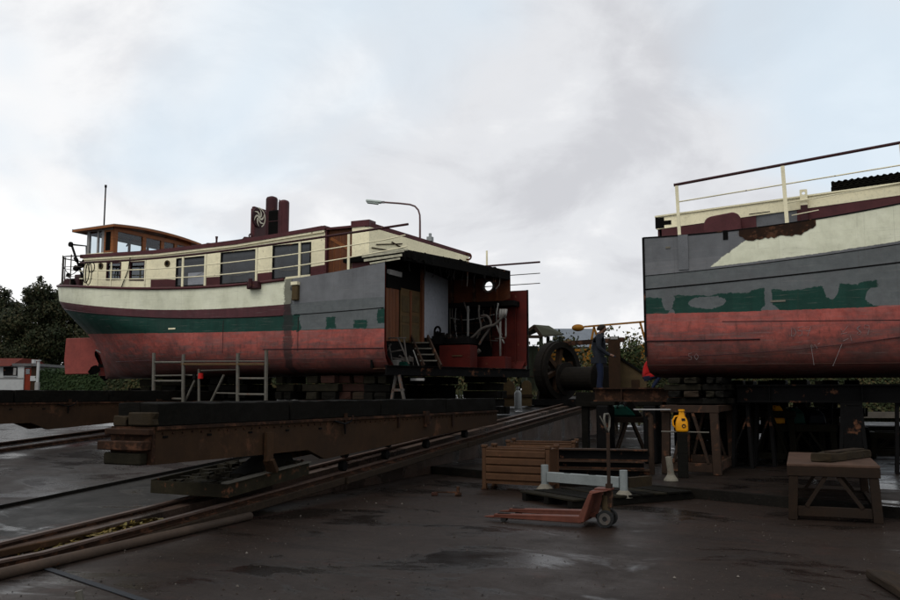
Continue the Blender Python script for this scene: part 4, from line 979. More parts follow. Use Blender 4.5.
b = MB(); c_ = ph[1][0]; b.hexa([(c_[0]-.16, vw-.05, c_[1]+.0), (c_[0]+.02, vw-.05, c_[1]+.02), (c_[0]+.02, vw-.03, c_[1]+.02), (c_[0]-.16, vw-.03, c_[1]), (c_[0]-.16, vw-.05, c_[1]+.16), (c_[0]+.16, vw-.05, c_[1]+.16), (c_[0]+.16, vw-.03, c_[1]+.16), (c_[0]-.16, vw-.03, c_[1]+.16)]); b.build('deadlight', 'soot', stern)
b = MB(); b.bar((ph[0][0][0]-.13, vw-.0, ph[0][0][1]), (ph[0][0][0]+.13, vw-.0, ph[0][0][1]), .012); b.build('porthole_bar', 'soot', stern)
for px in (452, 474, 497):
    u, z = FS.side(px, 280, vw-.06); b = MB(); b.box(u-.03, u+.03, vw-.10, vw, zw0, ztp-.14); b.build('casing_frame', 'rust_steel' if px < 490 else 'rust_orange', stern)
# shelf/lintel below casing side, rust red strip at right
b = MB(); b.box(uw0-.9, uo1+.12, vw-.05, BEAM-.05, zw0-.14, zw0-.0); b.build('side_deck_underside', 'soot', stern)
# dark back wall of engine room beyond the white panel
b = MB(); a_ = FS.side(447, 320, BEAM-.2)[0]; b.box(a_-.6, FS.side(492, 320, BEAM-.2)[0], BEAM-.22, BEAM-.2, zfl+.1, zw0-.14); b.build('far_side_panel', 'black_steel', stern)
# tanks (bright rust red)
def dg(px, v):  # u of pixel column on plane v
    return FS.side(px, 355, v)[0]
def redbox(px0, px1, y0, y1, v, dep, name='tank', mat='red_oxide'):
    ua_, zt_ = FS.side(px0, y0, v); ub_, _ = FS.side(px1, y0, v); zb_ = FS.side(px0, y1, v)[1]
    b = MB(); b.box(ua_, ub_, v, v+dep, max(zb_, zfl), zt_); return b.build(name, mat, stern, bevel=.012)
redbox(439, 470, 345.5, 368, 3.0, .5); redbox(468, 505, 357, 370, 3.9, .5)
redbox(420, 468, 338.5, 345, 3.2, .9, 'engine_top', 'black_steel')
b = MB(); q = FS.side(452, 356, 2.98); b.box(q[0], q[0]+.3, 2.97, 2.99, q[1]-.01, q[1]+.015); b.build('tank_label', 'tan_board', stern)
# hand wheel on the engine
u, z = FS.side(437.5, 331, 3.1); b = MB(); b.ring((u, 3.1, z), (.4, 1, 0), .09, .14, .03, 14); b.tube([(u, 3.1, z-.3), (u, 3.1, z)], .03, 6); b.box(u-.12, u+.12, 3.0, 3.25, z-.36, z-.14); b.build('valve_wheel', 'soot', stern)
# small machinery on top of the engine
b = MB(); rr = random.Random(12)
for i in range(9):
    px = rr.uniform(422, 464); u, z = FS.side(px, 338.5, 3.3); h_ = rr.uniform(.05, .22); r_ = rr.uniform(.03, .08); b.tube([(u, 3.35, z), (u, 3.35, z+h_)], r_, 8)
b.build('cylinder_heads', 'winch_iron', stern)
# steep companion ladders
def ladder(x0, x1, ytop, ybot, v, name='companion_ladder'):
    (a0, a1), (c0, c1) = x0, x1
    p = [FS.side(a0, ytop, v+.9), FS.side(a1, ytop, v+.9), FS.side(c0, ybot, v), FS.side(c1, ybot, v)]
    P0, P1, Q0, Q1 = (p[0][0], v+.9, p[0][1]), (p[1][0], v+.9, p[1][1]), (p[2][0], v, max(p[2][1], zfl)), (p[3][0], v, max(p[3][1], zfl))
    t = MB(); t.bar(P0, Q0, .04, .14); t.bar(P1, Q1, .04, .14); o = t.build(name, 'trestle_steel', stern)
    for k in range(1, 5):
        f_ = k/5; b = MB(); b.bar(Vector(P0).lerp(Vector(Q0), f_), Vector(P1).lerp(Vector(Q1), f_), .03, .16, up=(0, 1, 0)); b.build('tread', 'galvanised', o)
ladder((411, 427.5), (424, 441), 337, 367, 1.1)
b = MB()
for (x0, y0), (x1, y1) in (((387, 338), (406, 338)), ((398, 338), (409, 364)), ((404, 339), (407, 362)), ((391, 352), (403, 350)), ((389, 345), (393, 366)), ((393, 358), (404, 360)), ((387, 351), (391, 344))):
    p = FS.side(x0, y0, .8); q = FS.side(x1, y1, .8); b.tube([(p[0], .8, p[1]), (q[0], .8, max(q[1], zfl))], .02, 6)
b.build('pipe_frame', 'pipe_dull', stern)
redbox(392, 398, 360, 366, .9, .2, 'paint_tin', 'pipe_grey'); redbox(399, 407, 362, 367, .9, .15, 'small_motor', 'green_plastic'); redbox(403, 410, 357, 362, 1.0, .2, 'small_motor', 'pipe_dull')
# pipes and hoses along the far side
def pl(pts, r, mat, name='pipe', v=4.1, smooth=True):
    q = [FS.side(x, y, v) for x, y in pts]; pts3 = [Vector((a, v, c)) for a, c in q]
    if len(pts3) > 2:                                              # Catmull-Rom
        out = []
        for i in range(len(pts3)-1):
            p0, p1, p2, p3 = pts3[max(i-1, 0)], pts3[i], pts3[i+1], pts3[min(i+2, len(pts3)-1)]
            for k in range(5):
                t = k/5; out.append(.5*((2*p1)+(p2-p0)*t+(2*p0-5*p1+4*p2-p3)*t*t+(3*p1-p0-3*p2+p3)*t**3))
        out.append(pts3[-1]); pts3 = out
    b = MB(); b.tube(pts3, r, 8); b.build(name, mat, stern, smooth=smooth)
pl([(468, 306), (468, 352)], .035, 'pipe_grey'); pl([(500.3, 318), (500.3, 356)], .03, 'pipe_grey'); pl([(464, 302), (467.5, 313)], .02, 'pipe_dull')
for x0 in (501, 503.5, 506): pl([(x0, 309), (x0-1.2, 318)], .045, 'pipe_grey', v=3.95)
pl([(505.5, 314), (505.8, 325), (505.8, 337)], .022, 'pipe_grey'); pl([(495, 339), (505.8, 338)], .02, 'pipe_dull')
pl([(452, 337), (458, 341), (466, 341.5), (474, 336), (480, 330), (486, 327), (494, 325), (500, 320), (505, 314)], .04, 'pipe_dull', 'hose', v=3.8)
pl([(481, 316), (487, 316), (491, 323), (488, 331), (483, 338), (479, 345)], .035, 'pipe_dull', 'hose', v=3.9)
pl([(479, 305), (479, 316), (481, 328), (476, 340)], .03, 'pipe_dull', 'hose', v=4.0)
pl([(470, 354), (476, 353), (480, 350)], .06, 'pipe_dull', 'elbow', v=3.7)
pl([(452, 337), (456, 339.5), (460, 340.8)], .03, 'pipe_grey', 'hose', v=3.75)
pl([(446, 310), (446, 338)], .02, 'galvanised', v=4.3); pl([(450, 305), (450, 338)], .015, 'galvanised', v=4.3)
rr = random.Random(15)
for i in range(13):
    x = rr.uniform(449, 500); y0_ = rr.uniform(303, 315); y1_ = rr.uniform(325, 350); v_ = rr.uniform(4.05, 4.45); dx = rr.uniform(-4, 6)
    pl([(x, y0_), (x+rr.uniform(-2, 2), (y0_+y1_)/2), (x+dx, y1_)], rr.choice((.010, .014, .022)), rr.choice(('pipe_dull', 'pipe_grey', 'soot', 'rust_steel', 'galvanised')), 'cable', v=v_)
for i in range(5):
    y = 308+i*8+rr.uniform(-2, 2); pl([(448, y), (468, y+rr.uniform(-3, 3)), (498, y+rr.uniform(-4, 4))], rr.choice((.010, .016)), rr.choice(('pipe_dull', 'rust_steel', 'pipe_grey')), 'cable', v=4.48)
for i in range(7):
    x = rr.uniform(423, 466); y = rr.uniform(331, 338); p = FS.side(x, y, 3.4); h_ = rr.uniform(.08, .2); b = MB(); b.box(p[0]-h_*.6, p[0]+h_*.5, 3.4, 3.4+h_, FS.side(x, 339, 3.4)[1], p[1]); b.build('engine_block', rr.choice(('black_steel', 'pipe_dull', 'rust_steel')), stern, bevel=.015)
for i in range(6):
    x = 388+i*5.2+rr.uniform(-1, 1); pl([(x, 352+rr.uniform(-4, 4)), (x+3, 358), (x+rr.uniform(2, 7), 366)], rr.choice((.015, .03)), rr.choice(('pipe_dull', 'rust_steel', 'pipe_grey')), 'hose', v=1.3)
for i in range(16):    # wiring and insulation hanging from the torn deckhead
    t_ = rr.uniform(.05, .95); uu, vv, zz = .05+(uo1-.1)*t_, .7+3.5*t_, zo0+(zo1-zo0)*t_-.26; L_ = rr.uniform(.08, .38)
    b = MB(); b.tube([(uu, vv, zz+.05), (uu-.02, vv+rr.uniform(-.08, .08), zz-L_*.5), (uu-.03+rr.uniform(-.1, .1), vv+rr.uniform(-.15, .15), zz-L_)], rr.choice((.006, .01, .014)), 5); b.build('hanging_wire', rr.choice(('soot', 'black_steel', 'pipe_dull')), stern)
b = MB(); p = FS.side(484, 331, 4.0); b.box(p[0]-.10, p[0]+.10, 4.0, 4.2, p[1]-.25, p[1]+.25); b.build('filter_box', 'black_steel', stern, bevel=.02)
b = MB(); p = FS.side(463, 241, 3.9); b.ring((u1f+.02, VF+.0, z1f-.02), (0, 1, 0), .07, .11, .03, 12); b.build('lifting_ring', 'rust_orange', stern)
# torn cream strips hanging at the near corner of the cut
b = MB()
for (x0, y0), (x1, y1), hh_ in (((362, 256), (404, 250), .09), ((364, 260.5), (402, 255), .06), ((372, 252.5), (408, 249.5), .04), ((370, 263.5), (400, 258.5), .04)):
    p = FS.side(x0, y0, .35); q = FS.side(x1, y1, .38); b.bar((p[0], .35, p[1]), (q[0], .38, q[1]), .02, hh_)
b.build('torn_plank', 'torn_cream', stern)

# ---- bow section
FB = Frame(D(646, 374, 16.7), 1.8)
bow = thing('boat_bow_section', 'bow half of the cut barge on the right, primed grey, green and red', 'boat', (FB.o.x, FB.o.y, 1.8), -PSI)
def rowfitB(side, far, deg=2): return poly([FB.side(*p) for p in side]+far, deg)
cutpt = lambda y: (0.0, FB.side(644.5, y, 0)[1])
zdB = rowfitB([(644, 239.8), (701, 231.5), (784, 220.5), (840, 214.3), (900, 207.5)], [(9., FB.side(784, 220.5)[1]+1.15)])
zmB = rowfitB([(645, 276), (686, 272), (813, 255.7), (900, 244.7)], [(9., FB.side(813, 255.7)[1]+.75)])
zgB = rowfitB([(646, 289.7), (773, 276), (900, 263)], [(9., FB.side(773, 276)[1]+.55)])
zwB = rowfitB([(646, 314), (765, 310.4), (879, 307)], [(9., FB.side(765, 310.4)[1]+.1)])
zkB = lambda u: .10
BT = 12.5
rowsB = [(0, zkB, BT-1.2, 7, 1.6, 1.1, 0.), (.62, blend(zkB, zwB, .02), BT-1.2, 7, 1.7, 1.1, .05), (.86, blend(zkB, zwB, .08), BT-1.1, 7, 1.7, 1.15, .12), (.94, blend(zkB, zwB, .18), BT-1.0, 6.8, 1.8, 1.2, .22),
         (.98, blend(zkB, zwB, .34), BT-.9, 6.5, 1.8, 1.3, .36), (1., blend(zkB, zwB, .58), BT-.8, 6, 1.9, 1.4, .6), (1., blend(zkB, zwB, .8), BT-.7, 5.8, 2, 1.5, .8),
         (1., zwB, BT-.6, 5.5, 2, 1.6, 1.), (1., blend(zwB, zgB, .5), BT-.5, 5.2, 2, 1.7, 1.5), (1., zgB, BT-.4, 5, 2.1, 1.8, 2.), (1., blend(zgB, zmB, .5), BT-.35, 4.9, 2.1, 1.85, 2.5), (1., zmB, BT-.3, 4.8, 2.1, 1.9, 3.), (1., blend(zmB, zdB, .5), BT-.15, 4.7, 2.1, 2., 3.5), (1., zdB, BT, 4.6, 2.2, 2., 4.)]
hull_mesh('hull', rowsB, lambda v: 0.0, 'hull_bow', bow)
rdB = rowsB[-1]; dE = lambda u, off=0, sd=-1: HB+sd*(breadth(rdB, u)-off)
ubs = list(np.linspace(0, BT-.1, 40))
b = MB(); b.grid([[(u, dE(u, .02), zdB(u)-.015), (u, HB, zdB(u)+.04), (u, dE(u, .02, 1), zdB(u)-.015)] for u in ubs]); b.build('deck', 'deck_grey', bow)
b = MB(); b.grid([[(.12, .06, zwB(0)*.5), (.12, .06, zdB(0)-.03), (.12, BEAM-.06, zdB(0)-.03), (.12, BEAM-.06, zwB(0)*.5)], [(.12, .4, .15), (.12, .5, .15), (.12, BEAM-.5, .15), (.12, BEAM-.4, .15)]]); b.build('bulkhead', 'soot', bow)
b = MB()
for zf, r_ in ((zdB, .014), (zmB, .006), (zgB, .013)):
    b.tube([(u, -.004, zf(u)-(.004 if zf is zdB else 0)) for u in np.linspace(.01, 7.6, 24)], r_, 6)
b.build('plate_lap', 'black_steel', bow, smooth=True)
zl1 = poly([FB.side(*p) for p in ((650, 341), (720, 340), (760, 339))], 1)
b = MB(); b.tube([(u, -.006, zl1(u)) for u in np.linspace(.02, FB.side(760, 339)[0], 12)], .014, 6); b.build('weld_bead', 'maroon_dark', bow, smooth=True)
zl2 = poly([FB.side(*p) for p in ((690, 356), (800, 349), (900, 337))], 2)
b = MB(); b.tube([(u, -.003, zl2(u)) for u in np.linspace(FB.side(680, 356)[0], 7, 20)], .007, 6); b.build('weld_bead', 'maroon_dark', bow, smooth=True)
zl3 = poly([FB.side(*p) for p in ((650, 365.3), (760, 364.5), (900, 363))], 1)
b = MB(); b.tube([(u, .005, zl3(u)) for u in np.linspace(.02, 7, 12)], .010, 6); b.build('rubbing_strip', 'brick_red', bow, smooth=True)
zl4 = poly([FB.side(*p) for p in ((730, 321.5), (900, 320))], 1)
b = MB(); b.tube([(u, -.002, zl4(u)) for u in np.linspace(FB.side(722, 321)[0], 7, 14)], .007, 6); b.build('weld_bead', 'maroon_dark', bow, smooth=True)
b = MB(); b.box(-.012, .03, -.014, .03, .5, zdB(0)); b.build('plate_edge', 'black_steel', bow)
b = MB()
for px, y in ((668, 247.5), (778, 301)):
    u, z = FB.side(px, y); w_ = .045 if px < 700 else .13; b.box(u-w_, u+w_, -.014, 0, z-.018, z+.018)
b.build('draught_mark', 'white_foot', bow)
u, z = FB.side(725.5, 235); b = MB(); b.box(u-.045, u+.045, -.012, .0, z-.09, z+.09); b.build('scupper', 'soot', bow)
for px in (683,):
    ua_, ub_ = FB.side(px-5, 240)[0], FB.side(px+5, 240)[0]; b = MB(); b.box(ua_, ub_, -.02, .0, zmB(.7)+.05, zdB(.7)-.0); b.build('doubler_plate', 'primer_grey', bow)
# rusted opening strip under the gunwale: proud ragged plates
b = MB(); rr = random.Random(6); ua_, ub_ = FB.side(739, 230)[0], FB.side(816, 226)[0]; m_ = 26; lo = []; hi_ = []
for k in range(m_+1):
    u = ua_+(ub_-ua_)*k/m_; hi_.append((u, -.012, zdB(u)-.0-rr.uniform(0, .02))); lo.append((u, -.012, zdB(u)-.19-rr.uniform(0, .07)+.12*abs((k/m_-.5)*2)**8))
b.grid([[l, h_, (h_[0], .0, h_[2]), ] for l, h_ in zip(lo, hi_)]); b.build('burnt_strip', 'rust_steel', bow)
# chalk marks
def chalk(px, py, strokes, s=1.0):
    b = MB(); u0_, z0_ = FB.side(px, py)
    for st in strokes:
        b.tube([(u0_+x*s, -.010, z0_+y*s) for x, y in st], .0028, 4)
    b.build('chalk_mark', 'chalk', bow)
Dd = [[(0, 0), (.01, .16), (.06, .13), (.08, .07), (.05, .01), (0, 0)]]
F5 = [[(.20, .17), (.12, .16), (.12, .10), (.18, .09), (.18, .03), (.12, .0)]]
F7 = [[(.24, .16), (.34, .18), (.27, .0)], [(.25, .09), (.32, .09)]]
chalk(791.5, 336.5, Dd+F5+F7)
E8 = [[(.06, .16), (0, .12), (.06, .07), (.0, .03), (.04, 0), (.07, .04), (.0, .11), (.06, .16)]]
N9 = [[(.19, .10), (.12, .11), (.13, .17), (.20, .16), (.20, .09), (.17, .0)]]
chalk(857, 335, E8+N9); chalk(841, 334, [[(0, .10), (.03, .03), (.12, .14)], [(.0, .0), (.10, .02)]])
chalk(812, 350, [[(0, .10), (.02, .04), (.05, .10), (.09, .02)], [(.1, .1), (.14, .12)]]); chalk(843, 341, [[(0, .0), (.09, .04)], [(.12, .09), (.14, .0)]])
chalk(689, 360, [[(.06, .13), (.0, .12), (.0, .07), (.05, .06), (.05, .01), (0, 0)], [(.14, .0), (.10, .06), (.14, .12), (.18, .06), (.14, .0)]])
b = MB(); p, q = FB.side(814, 365), FB.side(811, 345); b.tube([(p[0], -.002, p[1]), (q[0], -.010, q[1])], .003, 4); p, q = FB.side(833, 366), FB.side(842, 344); b.tube([(p[0], -.002, p[1]), (q[0], -.010, q[1])], .003, 4); b.build('chalk_line', 'chalk', bow)
# trunk coaming: cream above, maroon below
VB = .45
ct = poly([FB.side(*p, VB) for p in ((656, 217.2), (745, 205.7), (800, 197.6), (900, 183.8))], 1)
cbm = poly([FB.side(*p, VB) for p in ((660, 229), (677, 227), (755, 214.8), (900, 195.5))], 1)
uC0 = FB.side(656, 220, VB)[0]
def strip2(b, u0, u1, z0, z1, y0, y1, m=8):
    for k in range(m):
        a = u0+(u1-u0)*k/m; c = u0+(u1-u0)*(k+1)/m
        b.hexa([(a, y0, z0(a)), (c, y0, z0(c)), (c, y1, z0(c)), (a, y1, z0(a)), (a, y0, z1(a)), (c, y0, z1(c)), (c, y1, z1(c)), (a, y1, z1(a))])
b = MB(); strip2(b, uC0, 9, cbm, ct, VB, VB+.05); b.build('coaming_upper', 'cream_paint', bow); b = MB(); strip2(b, uC0, 9, cbm, ct, BEAM-VB-.05, BEAM-VB); b.build('coaming_upper', 'cream_paint', bow)
b = MB(); strip2(b, uC0-.02, 9.05, ct, lambda u: ct(u)+.03, VB-.03, BEAM-VB+.03); b.build('trunk_roof', 'cream_rail', bow)
b = MB(); g0, g1 = FB.side(756, 218, VB)[0], FB.side(797, 214, VB)[0]; uC1 = FB.side(661.5, 230, VB)[0]
strip2(b, uC1, g0, lambda u: zdB(u)-.03, cbm, VB+.01, VB+.05, 4); b.build('coaming_lower', 'maroon_paint', bow); b = MB(); strip2(b, g1, 9, lambda u: zdB(u)-.03, cbm, VB+.01, VB+.05); b.build('coaming_lower', 'maroon_paint', bow); b = MB(); strip2(b, uC1, 9, lambda u: zdB(u)-.03, cbm, BEAM-VB-.05, BEAM-VB-.01)
b.build('coaming_lower', 'maroon_paint', bow)
b = MB(); strip2(b, g0, g1, lambda u: zdB(u)-.03, cbm, VB+.03, VB+.045, 2); b.build('grey_pane', 'primer_grey', bow)
b = MB(); b.box(uC0-.015, uC0+.16, VB-.008, VB+.06, cbm(uC0)+.02, ct(uC0)-.01); b.box(uC0+.16, uC0+.30, VB-.006, VB+.0, cbm(uC0)+.08, ct(uC0)-.08); b.build('scorched_end', 'soot', bow)
b = MB(); b.box(uC0+.02, uC0+.06, VB+.05, BEAM-VB-.05, zdB(.2), ct(uC0)); b.build('trunk_end', 'maroon_dark', bow)
# rounded red hatch at the bulwark
p = FB.side(704, 229, .1); q = FB.side(741, 224.5, .1); zt_ = FB.side(722, 214.5, .1)[1]; w_ = q[0]-p[0]
b = MB(); outl = [(p[0], .08, zdB(p[0])-.02), (p[0]+.0, .08, zt_-.14), (p[0]+.04, .08, zt_-.06), (p[0]+.12, .08, zt_-.02), (q[0]-.14, .08, zt_+.03), (q[0]-.05, .08, zt_-.01), (q[0], .08, zt_-.09), (q[0], .08, zdB(q[0])-.02)]
b.prism(outl, (0, .22, 0)); b.build('rounded_locker', 'maroon_paint', bow, bevel=.02)
# railing
rt = poly([FB.side(*p, .08) for p in ((675, 184.5), (782, 165.5), (900, 142.2))], 1)
b = MB(); u0_, u1_ = FB.side(674.5, 184, .08)[0], 8.6; b.tube([(u0_, .08, rt(u0_)), (u1_, .08, rt(u1_))], .028, 10); b.tube([(u0_-.012, .08, rt(u0_)), (u0_+.0, .08, rt(u0_))], .032, 10); b.build('handrail', 'maroon_dark', bow, smooth=False)
mr = poly([FB.side(*p, .08) for p in ((678, 201.7), (782, 184.7), (900, 165))], 1)
b = MB(); b.tube([(u0_+.03, .08, mr(u0_)), (u1_, .08, mr(u1_))], .013, 8); b.build('guard_wire', 'cream_rail', bow, smooth=True)
for px, hw in ((677.5, .030), (784.5, .034), (905, .034), (1090, .034)):
    u = FB.side(px, 200, .08)[0]; b = MB(); dx = .03 if px > 780 else .02
    b.hexa([(u-hw+dx, .065, zdB(u)-.05), (u+hw+dx, .065, zdB(u)-.05), (u+hw+dx, .095, zdB(u)-.05), (u-hw+dx, .095, zdB(u)-.05), (u-hw-.01, .065, rt(u)-.02), (u+hw-.01, .065, rt(u)-.02), (u+hw-.01, .095, rt(u)-.02), (u-hw-.01, .095, rt(u)-.02)]); b.build('stanchion', 'cream_rail', bow)
p, q = FB.side(787, 203, .3), FB.side(900, 183, .3); sl = (q[1]-p[1])/(q[0]-p[0])
b = MB(); b.tube([(p[0], .3, p[1]), (7.5, .3, p[1]+sl*(7.5-p[0]))], .012, 6); b.build('grab_rail', 'cream_rail', bow)
p, q = FB.side(749, 214.3, .4), FB.side(770, 211.5, .4); b = MB(); b.tube([(p[0], .4, p[1]), (q[0], .4, q[1])], .010, 6); b.build('rod', 'soot', bow)
# eye bracket
p = FB.side(804.5, 217, .35); t_ = FB.side(804.5, 190.5, .35); m_ = FB.side(804.5, 205, .35)
b = MB(); b.box(p[0]-.06, p[0]+.06, .33, .40, zdB(p[0])-.02, m_[1]); b.box(p[0]-.10, p[0]+.12, .32, .41, zdB(p[0])-.02, zdB(p[0])+.06); b.build('bracket_post', 'maroon_dark', bow)
b = MB(); holed(b, p[0]-.065, p[0]+.065, m_[1], t_[1]+.02, (p[0], t_[1]-.05), .030, .33, .03); b.build('bracket_eye', 'cream_rail', bow)
b = MB(); b.bar((p[0]-.22, .33, m_[1]-.18), (p[0]+.25, .33, m_[1]-.12), .02, .015); b.build('rod', 'cream_rail', bow)
# corrugated sheets stacked on the trunk roof
cs = thing('corrugated_sheet_stack', 'dark stack of corrugated sheets lying on top of the bow section at right edge', 'sheets', FB.w(FB.side(832, 190, .9)[0], .9, ct(FB.side(832, 190, .9)[0])+.03), -PSI)
sl = math.atan((ct(8)-ct(4))/4)
for k in range(8):
    b = MB(); L_ = 3.0; n_ = 90; zz = .02+k*.036; o_ = random.Random(k).uniform(-.03, .03)
    r1_ = [[(x*L_/n_+o_, y, zz+x*L_/n_*math.tan(sl)+.016*math.sin(x*1.9)) for y in (0, .9)] for x in range(n_+1)]
    r2_ = [[(x*L_/n_+o_, y, zz+.018+x*L_/n_*math.tan(sl)+.016*math.sin(x*1.9)) for y in (0, .9)] for x in range(n_+1)]
    b.grid(r1_); b.grid(r2_); b.grid([[a[0], c[0]] for a, c in zip(r1_, r2_)]); b.grid([[r1_[0][0], r1_[0][1]], [r2_[0][0], r2_[0][1]]]); b.build('sheet', 'dark_timber', cs)

# ------------------------------------------------------------------ supports under the stern section
def gz(x, y):
    q = SLIP.loc((x, y, 0))
    return zs(q.y)+.012 if q.x < UW else terr_z(q.y)+.004
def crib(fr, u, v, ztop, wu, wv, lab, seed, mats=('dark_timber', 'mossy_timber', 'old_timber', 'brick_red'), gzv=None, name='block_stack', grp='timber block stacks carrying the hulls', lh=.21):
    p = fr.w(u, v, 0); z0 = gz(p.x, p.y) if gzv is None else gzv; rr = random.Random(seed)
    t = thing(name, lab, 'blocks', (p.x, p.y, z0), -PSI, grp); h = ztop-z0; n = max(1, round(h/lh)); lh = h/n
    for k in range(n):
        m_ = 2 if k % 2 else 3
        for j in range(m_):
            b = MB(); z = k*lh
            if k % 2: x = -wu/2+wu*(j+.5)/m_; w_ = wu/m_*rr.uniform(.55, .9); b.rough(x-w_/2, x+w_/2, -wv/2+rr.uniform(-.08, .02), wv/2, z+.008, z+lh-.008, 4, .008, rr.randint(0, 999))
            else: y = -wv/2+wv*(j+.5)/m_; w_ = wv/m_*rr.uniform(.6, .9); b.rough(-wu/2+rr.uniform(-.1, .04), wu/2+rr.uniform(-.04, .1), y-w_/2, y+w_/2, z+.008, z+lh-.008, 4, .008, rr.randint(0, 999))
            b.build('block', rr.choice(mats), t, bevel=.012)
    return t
HZ = 1.9+.14
def us_(px): return FS.side(px, 380, .9)[0]
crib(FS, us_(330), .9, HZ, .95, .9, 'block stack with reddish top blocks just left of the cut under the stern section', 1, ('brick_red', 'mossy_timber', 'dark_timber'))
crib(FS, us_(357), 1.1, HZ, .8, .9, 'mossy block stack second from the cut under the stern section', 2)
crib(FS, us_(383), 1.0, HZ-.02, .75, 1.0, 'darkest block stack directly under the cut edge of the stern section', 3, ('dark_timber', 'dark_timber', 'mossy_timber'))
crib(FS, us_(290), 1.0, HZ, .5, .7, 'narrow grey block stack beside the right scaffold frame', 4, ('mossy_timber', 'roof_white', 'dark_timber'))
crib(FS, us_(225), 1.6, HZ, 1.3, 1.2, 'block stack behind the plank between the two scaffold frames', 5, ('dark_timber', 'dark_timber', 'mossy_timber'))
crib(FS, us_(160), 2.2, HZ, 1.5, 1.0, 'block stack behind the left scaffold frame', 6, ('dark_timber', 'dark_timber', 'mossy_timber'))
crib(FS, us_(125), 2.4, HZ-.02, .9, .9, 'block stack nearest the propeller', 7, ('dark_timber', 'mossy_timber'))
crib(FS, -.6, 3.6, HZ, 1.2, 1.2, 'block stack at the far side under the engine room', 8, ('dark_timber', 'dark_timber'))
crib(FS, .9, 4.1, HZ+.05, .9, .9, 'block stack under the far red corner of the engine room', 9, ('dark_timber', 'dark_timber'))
t = thing('dark_gap_girder', 'long black girder added to darken the gap under the stern section between the block stacks', 'girder', FS.w(-11.2, 3.2, -.75), -PSI)  # added girder, fills the gap under the hull with black
b = MB(); b.box(0, 11.6, -.14, .14, .0, .03); b.box(0, 11.6, -.14, .14, .57, .60); b.build('flange', 'black_steel', t)
b = MB(); b.box(0, 11.6, -.015, .015, .03, .57); b.build('web', 'black_steel', t)
for k in range(6):
    b = MB(); x = .3+k*2.15; p = FS.w(-11.2+x, 3.2, 0); b.box(x-.12, x+.12, -.12, .12, gz(p.x, p.y)-(1.9-.75), 0); b.build('leg', 'black_steel', t)
# trestle legs seen below the cut
def wbar(px0, y0, px1, y1, fr, v, r, mat, name, parent, box=False):
    p = fr.side(px0, y0, v); q = fr.side(px1, y1, v); b = MB()
    a, c = Vector((p[0], v, p[1])), Vector((q[0], v, q[1]))
    (b.bar(a, c, r*2) if box else b.tube([a, c], r, 8)); return b.build(name, mat, parent)
t = thing('shoring_stand', 'small steel stand under the floor edge just right of the cut', 'stand', FS.w(0, 0, 0), -PSI)
for a in ((396, 375, 391, 404), (399, 375, 405, 404), (393, 390, 404, 390)): wbar(*a, FS, .35, .03, 'pipe_dull', 'leg', t, True)
wbar(411, 379.5, 424, 379.5, FS, .9, .03, 'roof_white', 'top_plate', t, True)
def scaffold(lab, bars, v):
    p = FS.w(FS.side(bars[0][0], 400, v)[0], v, 0); z0 = gz(p.x, p.y)
    t = thing('scaffold', lab, 'scaffold', (p.x, p.y, z0), -PSI, 'scaffold frames beside the stern section'); F = Frame((p.x, p.y), z0)
    for (x0, y0, x1, y1, kind) in bars:
        a = F.side(x0, y0, 0); c = F.side(x1, y1, 0); b = MB(); r = {'p': .045, 'r': .028, 't': .02}[kind]
        if kind == 'p': c = (c[0], 0)
        b.tube([(a[0], 0 if kind == 'p' else -.0, a[1]), (c[0], 0, c[1])], r, 8); b.build({'p': 'post', 'r': 'rung', 't': 'brace'}[kind], 'galvanised', t)
        if kind == 'p':
            b = MB(); b.box(a[0]-.08, a[0]+.08, -.08, .08, 0, .02); b.build('foot_plate', 'galvanised', t)
    return t
scaffold('left scaffold frame of two posts and rungs standing near the propeller', [(154, 353, 154, 405, 'p'), (183.6, 354.5, 183.6, 405, 'p'), (154, 362.3, 183.6, 362.3, 'r'), (154, 375.8, 183.6, 375.4, 't'), (154, 381, 183.6, 381, 'r'), (154, 398.5, 183.6, 399, 'r')], -.9)
scaffold('right scaffold frame standing under the red hull seam', [(238, 353.3, 238, 405, 'p'), (266.4, 350, 266.4, 405, 'p'), (238, 378.4, 266.4, 378.6, 'r'), (238, 394.3, 266.4, 394.6, 'r')], -.9)
p0 = FS.side(184, 364.3, -.82); p1 = FS.side(267, 364.3, -.82); o_ = FS.w(p0[0], -.82, p0[1])
t = thing('scaffold_plank', 'yellow brown plank laid across the two scaffold frames', 'plank', o_, -PSI)
b = MB(); b.bar((0, 0, 0), (p1[0]-p0[0], 0, p1[1]-p0[1]), .24, .055); b.build('board', 'plank_scaffold', t, bevel=.005)
b = MB(); b.tube([(0, -.1, .07), (p1[0]-p0[0], -.1, p1[1]-p0[1]+.07)], .018, 6); b.build('toe_tube', 'galvanised', t)
sm = Frame((FS.w(FS.side(199, 400, -.8)[0], -.8).x, FS.w(FS.side(199, 400, -.8)[0], -.8).y), 0)
zg0 = gz(sm.o.x, sm.o.y); t = thing('shoring_post', 'slim post with red lamp and slanted struts between the scaffold frames', 'post', (sm.o.x, sm.o.y, zg0), -PSI); sm = Frame((sm.o.x, sm.o.y), zg0)
for (x0, y0, x1, y1, r) in ((199, 369, 199, 420, .035), (195, 380, 182, 408, .03), (224, 375, 208, 408, .032), (201, 370.6, 238, 369.6, .022), (184, 375, 199, 375.4, .02), (215, 393, 238, 393.5, .018)):
    a = sm.side(x0, y0, 0); c = sm.side(x1, y1, 0); c = (c[0], max(c[1], 0)); b = MB(); b.tube([(a[0], 0, a[1]), (c[0], 0, c[1])], r, 8); b.build('strut', 'galvanised', t)
a = sm.side(202, 376, 0); b = MB(); b.tube([(a[0], -.05, a[1]-.07), (a[0], -.05, a[1]+.07)], [.07, .06], 12); b.build('red_lamp', 'red_bright', t)
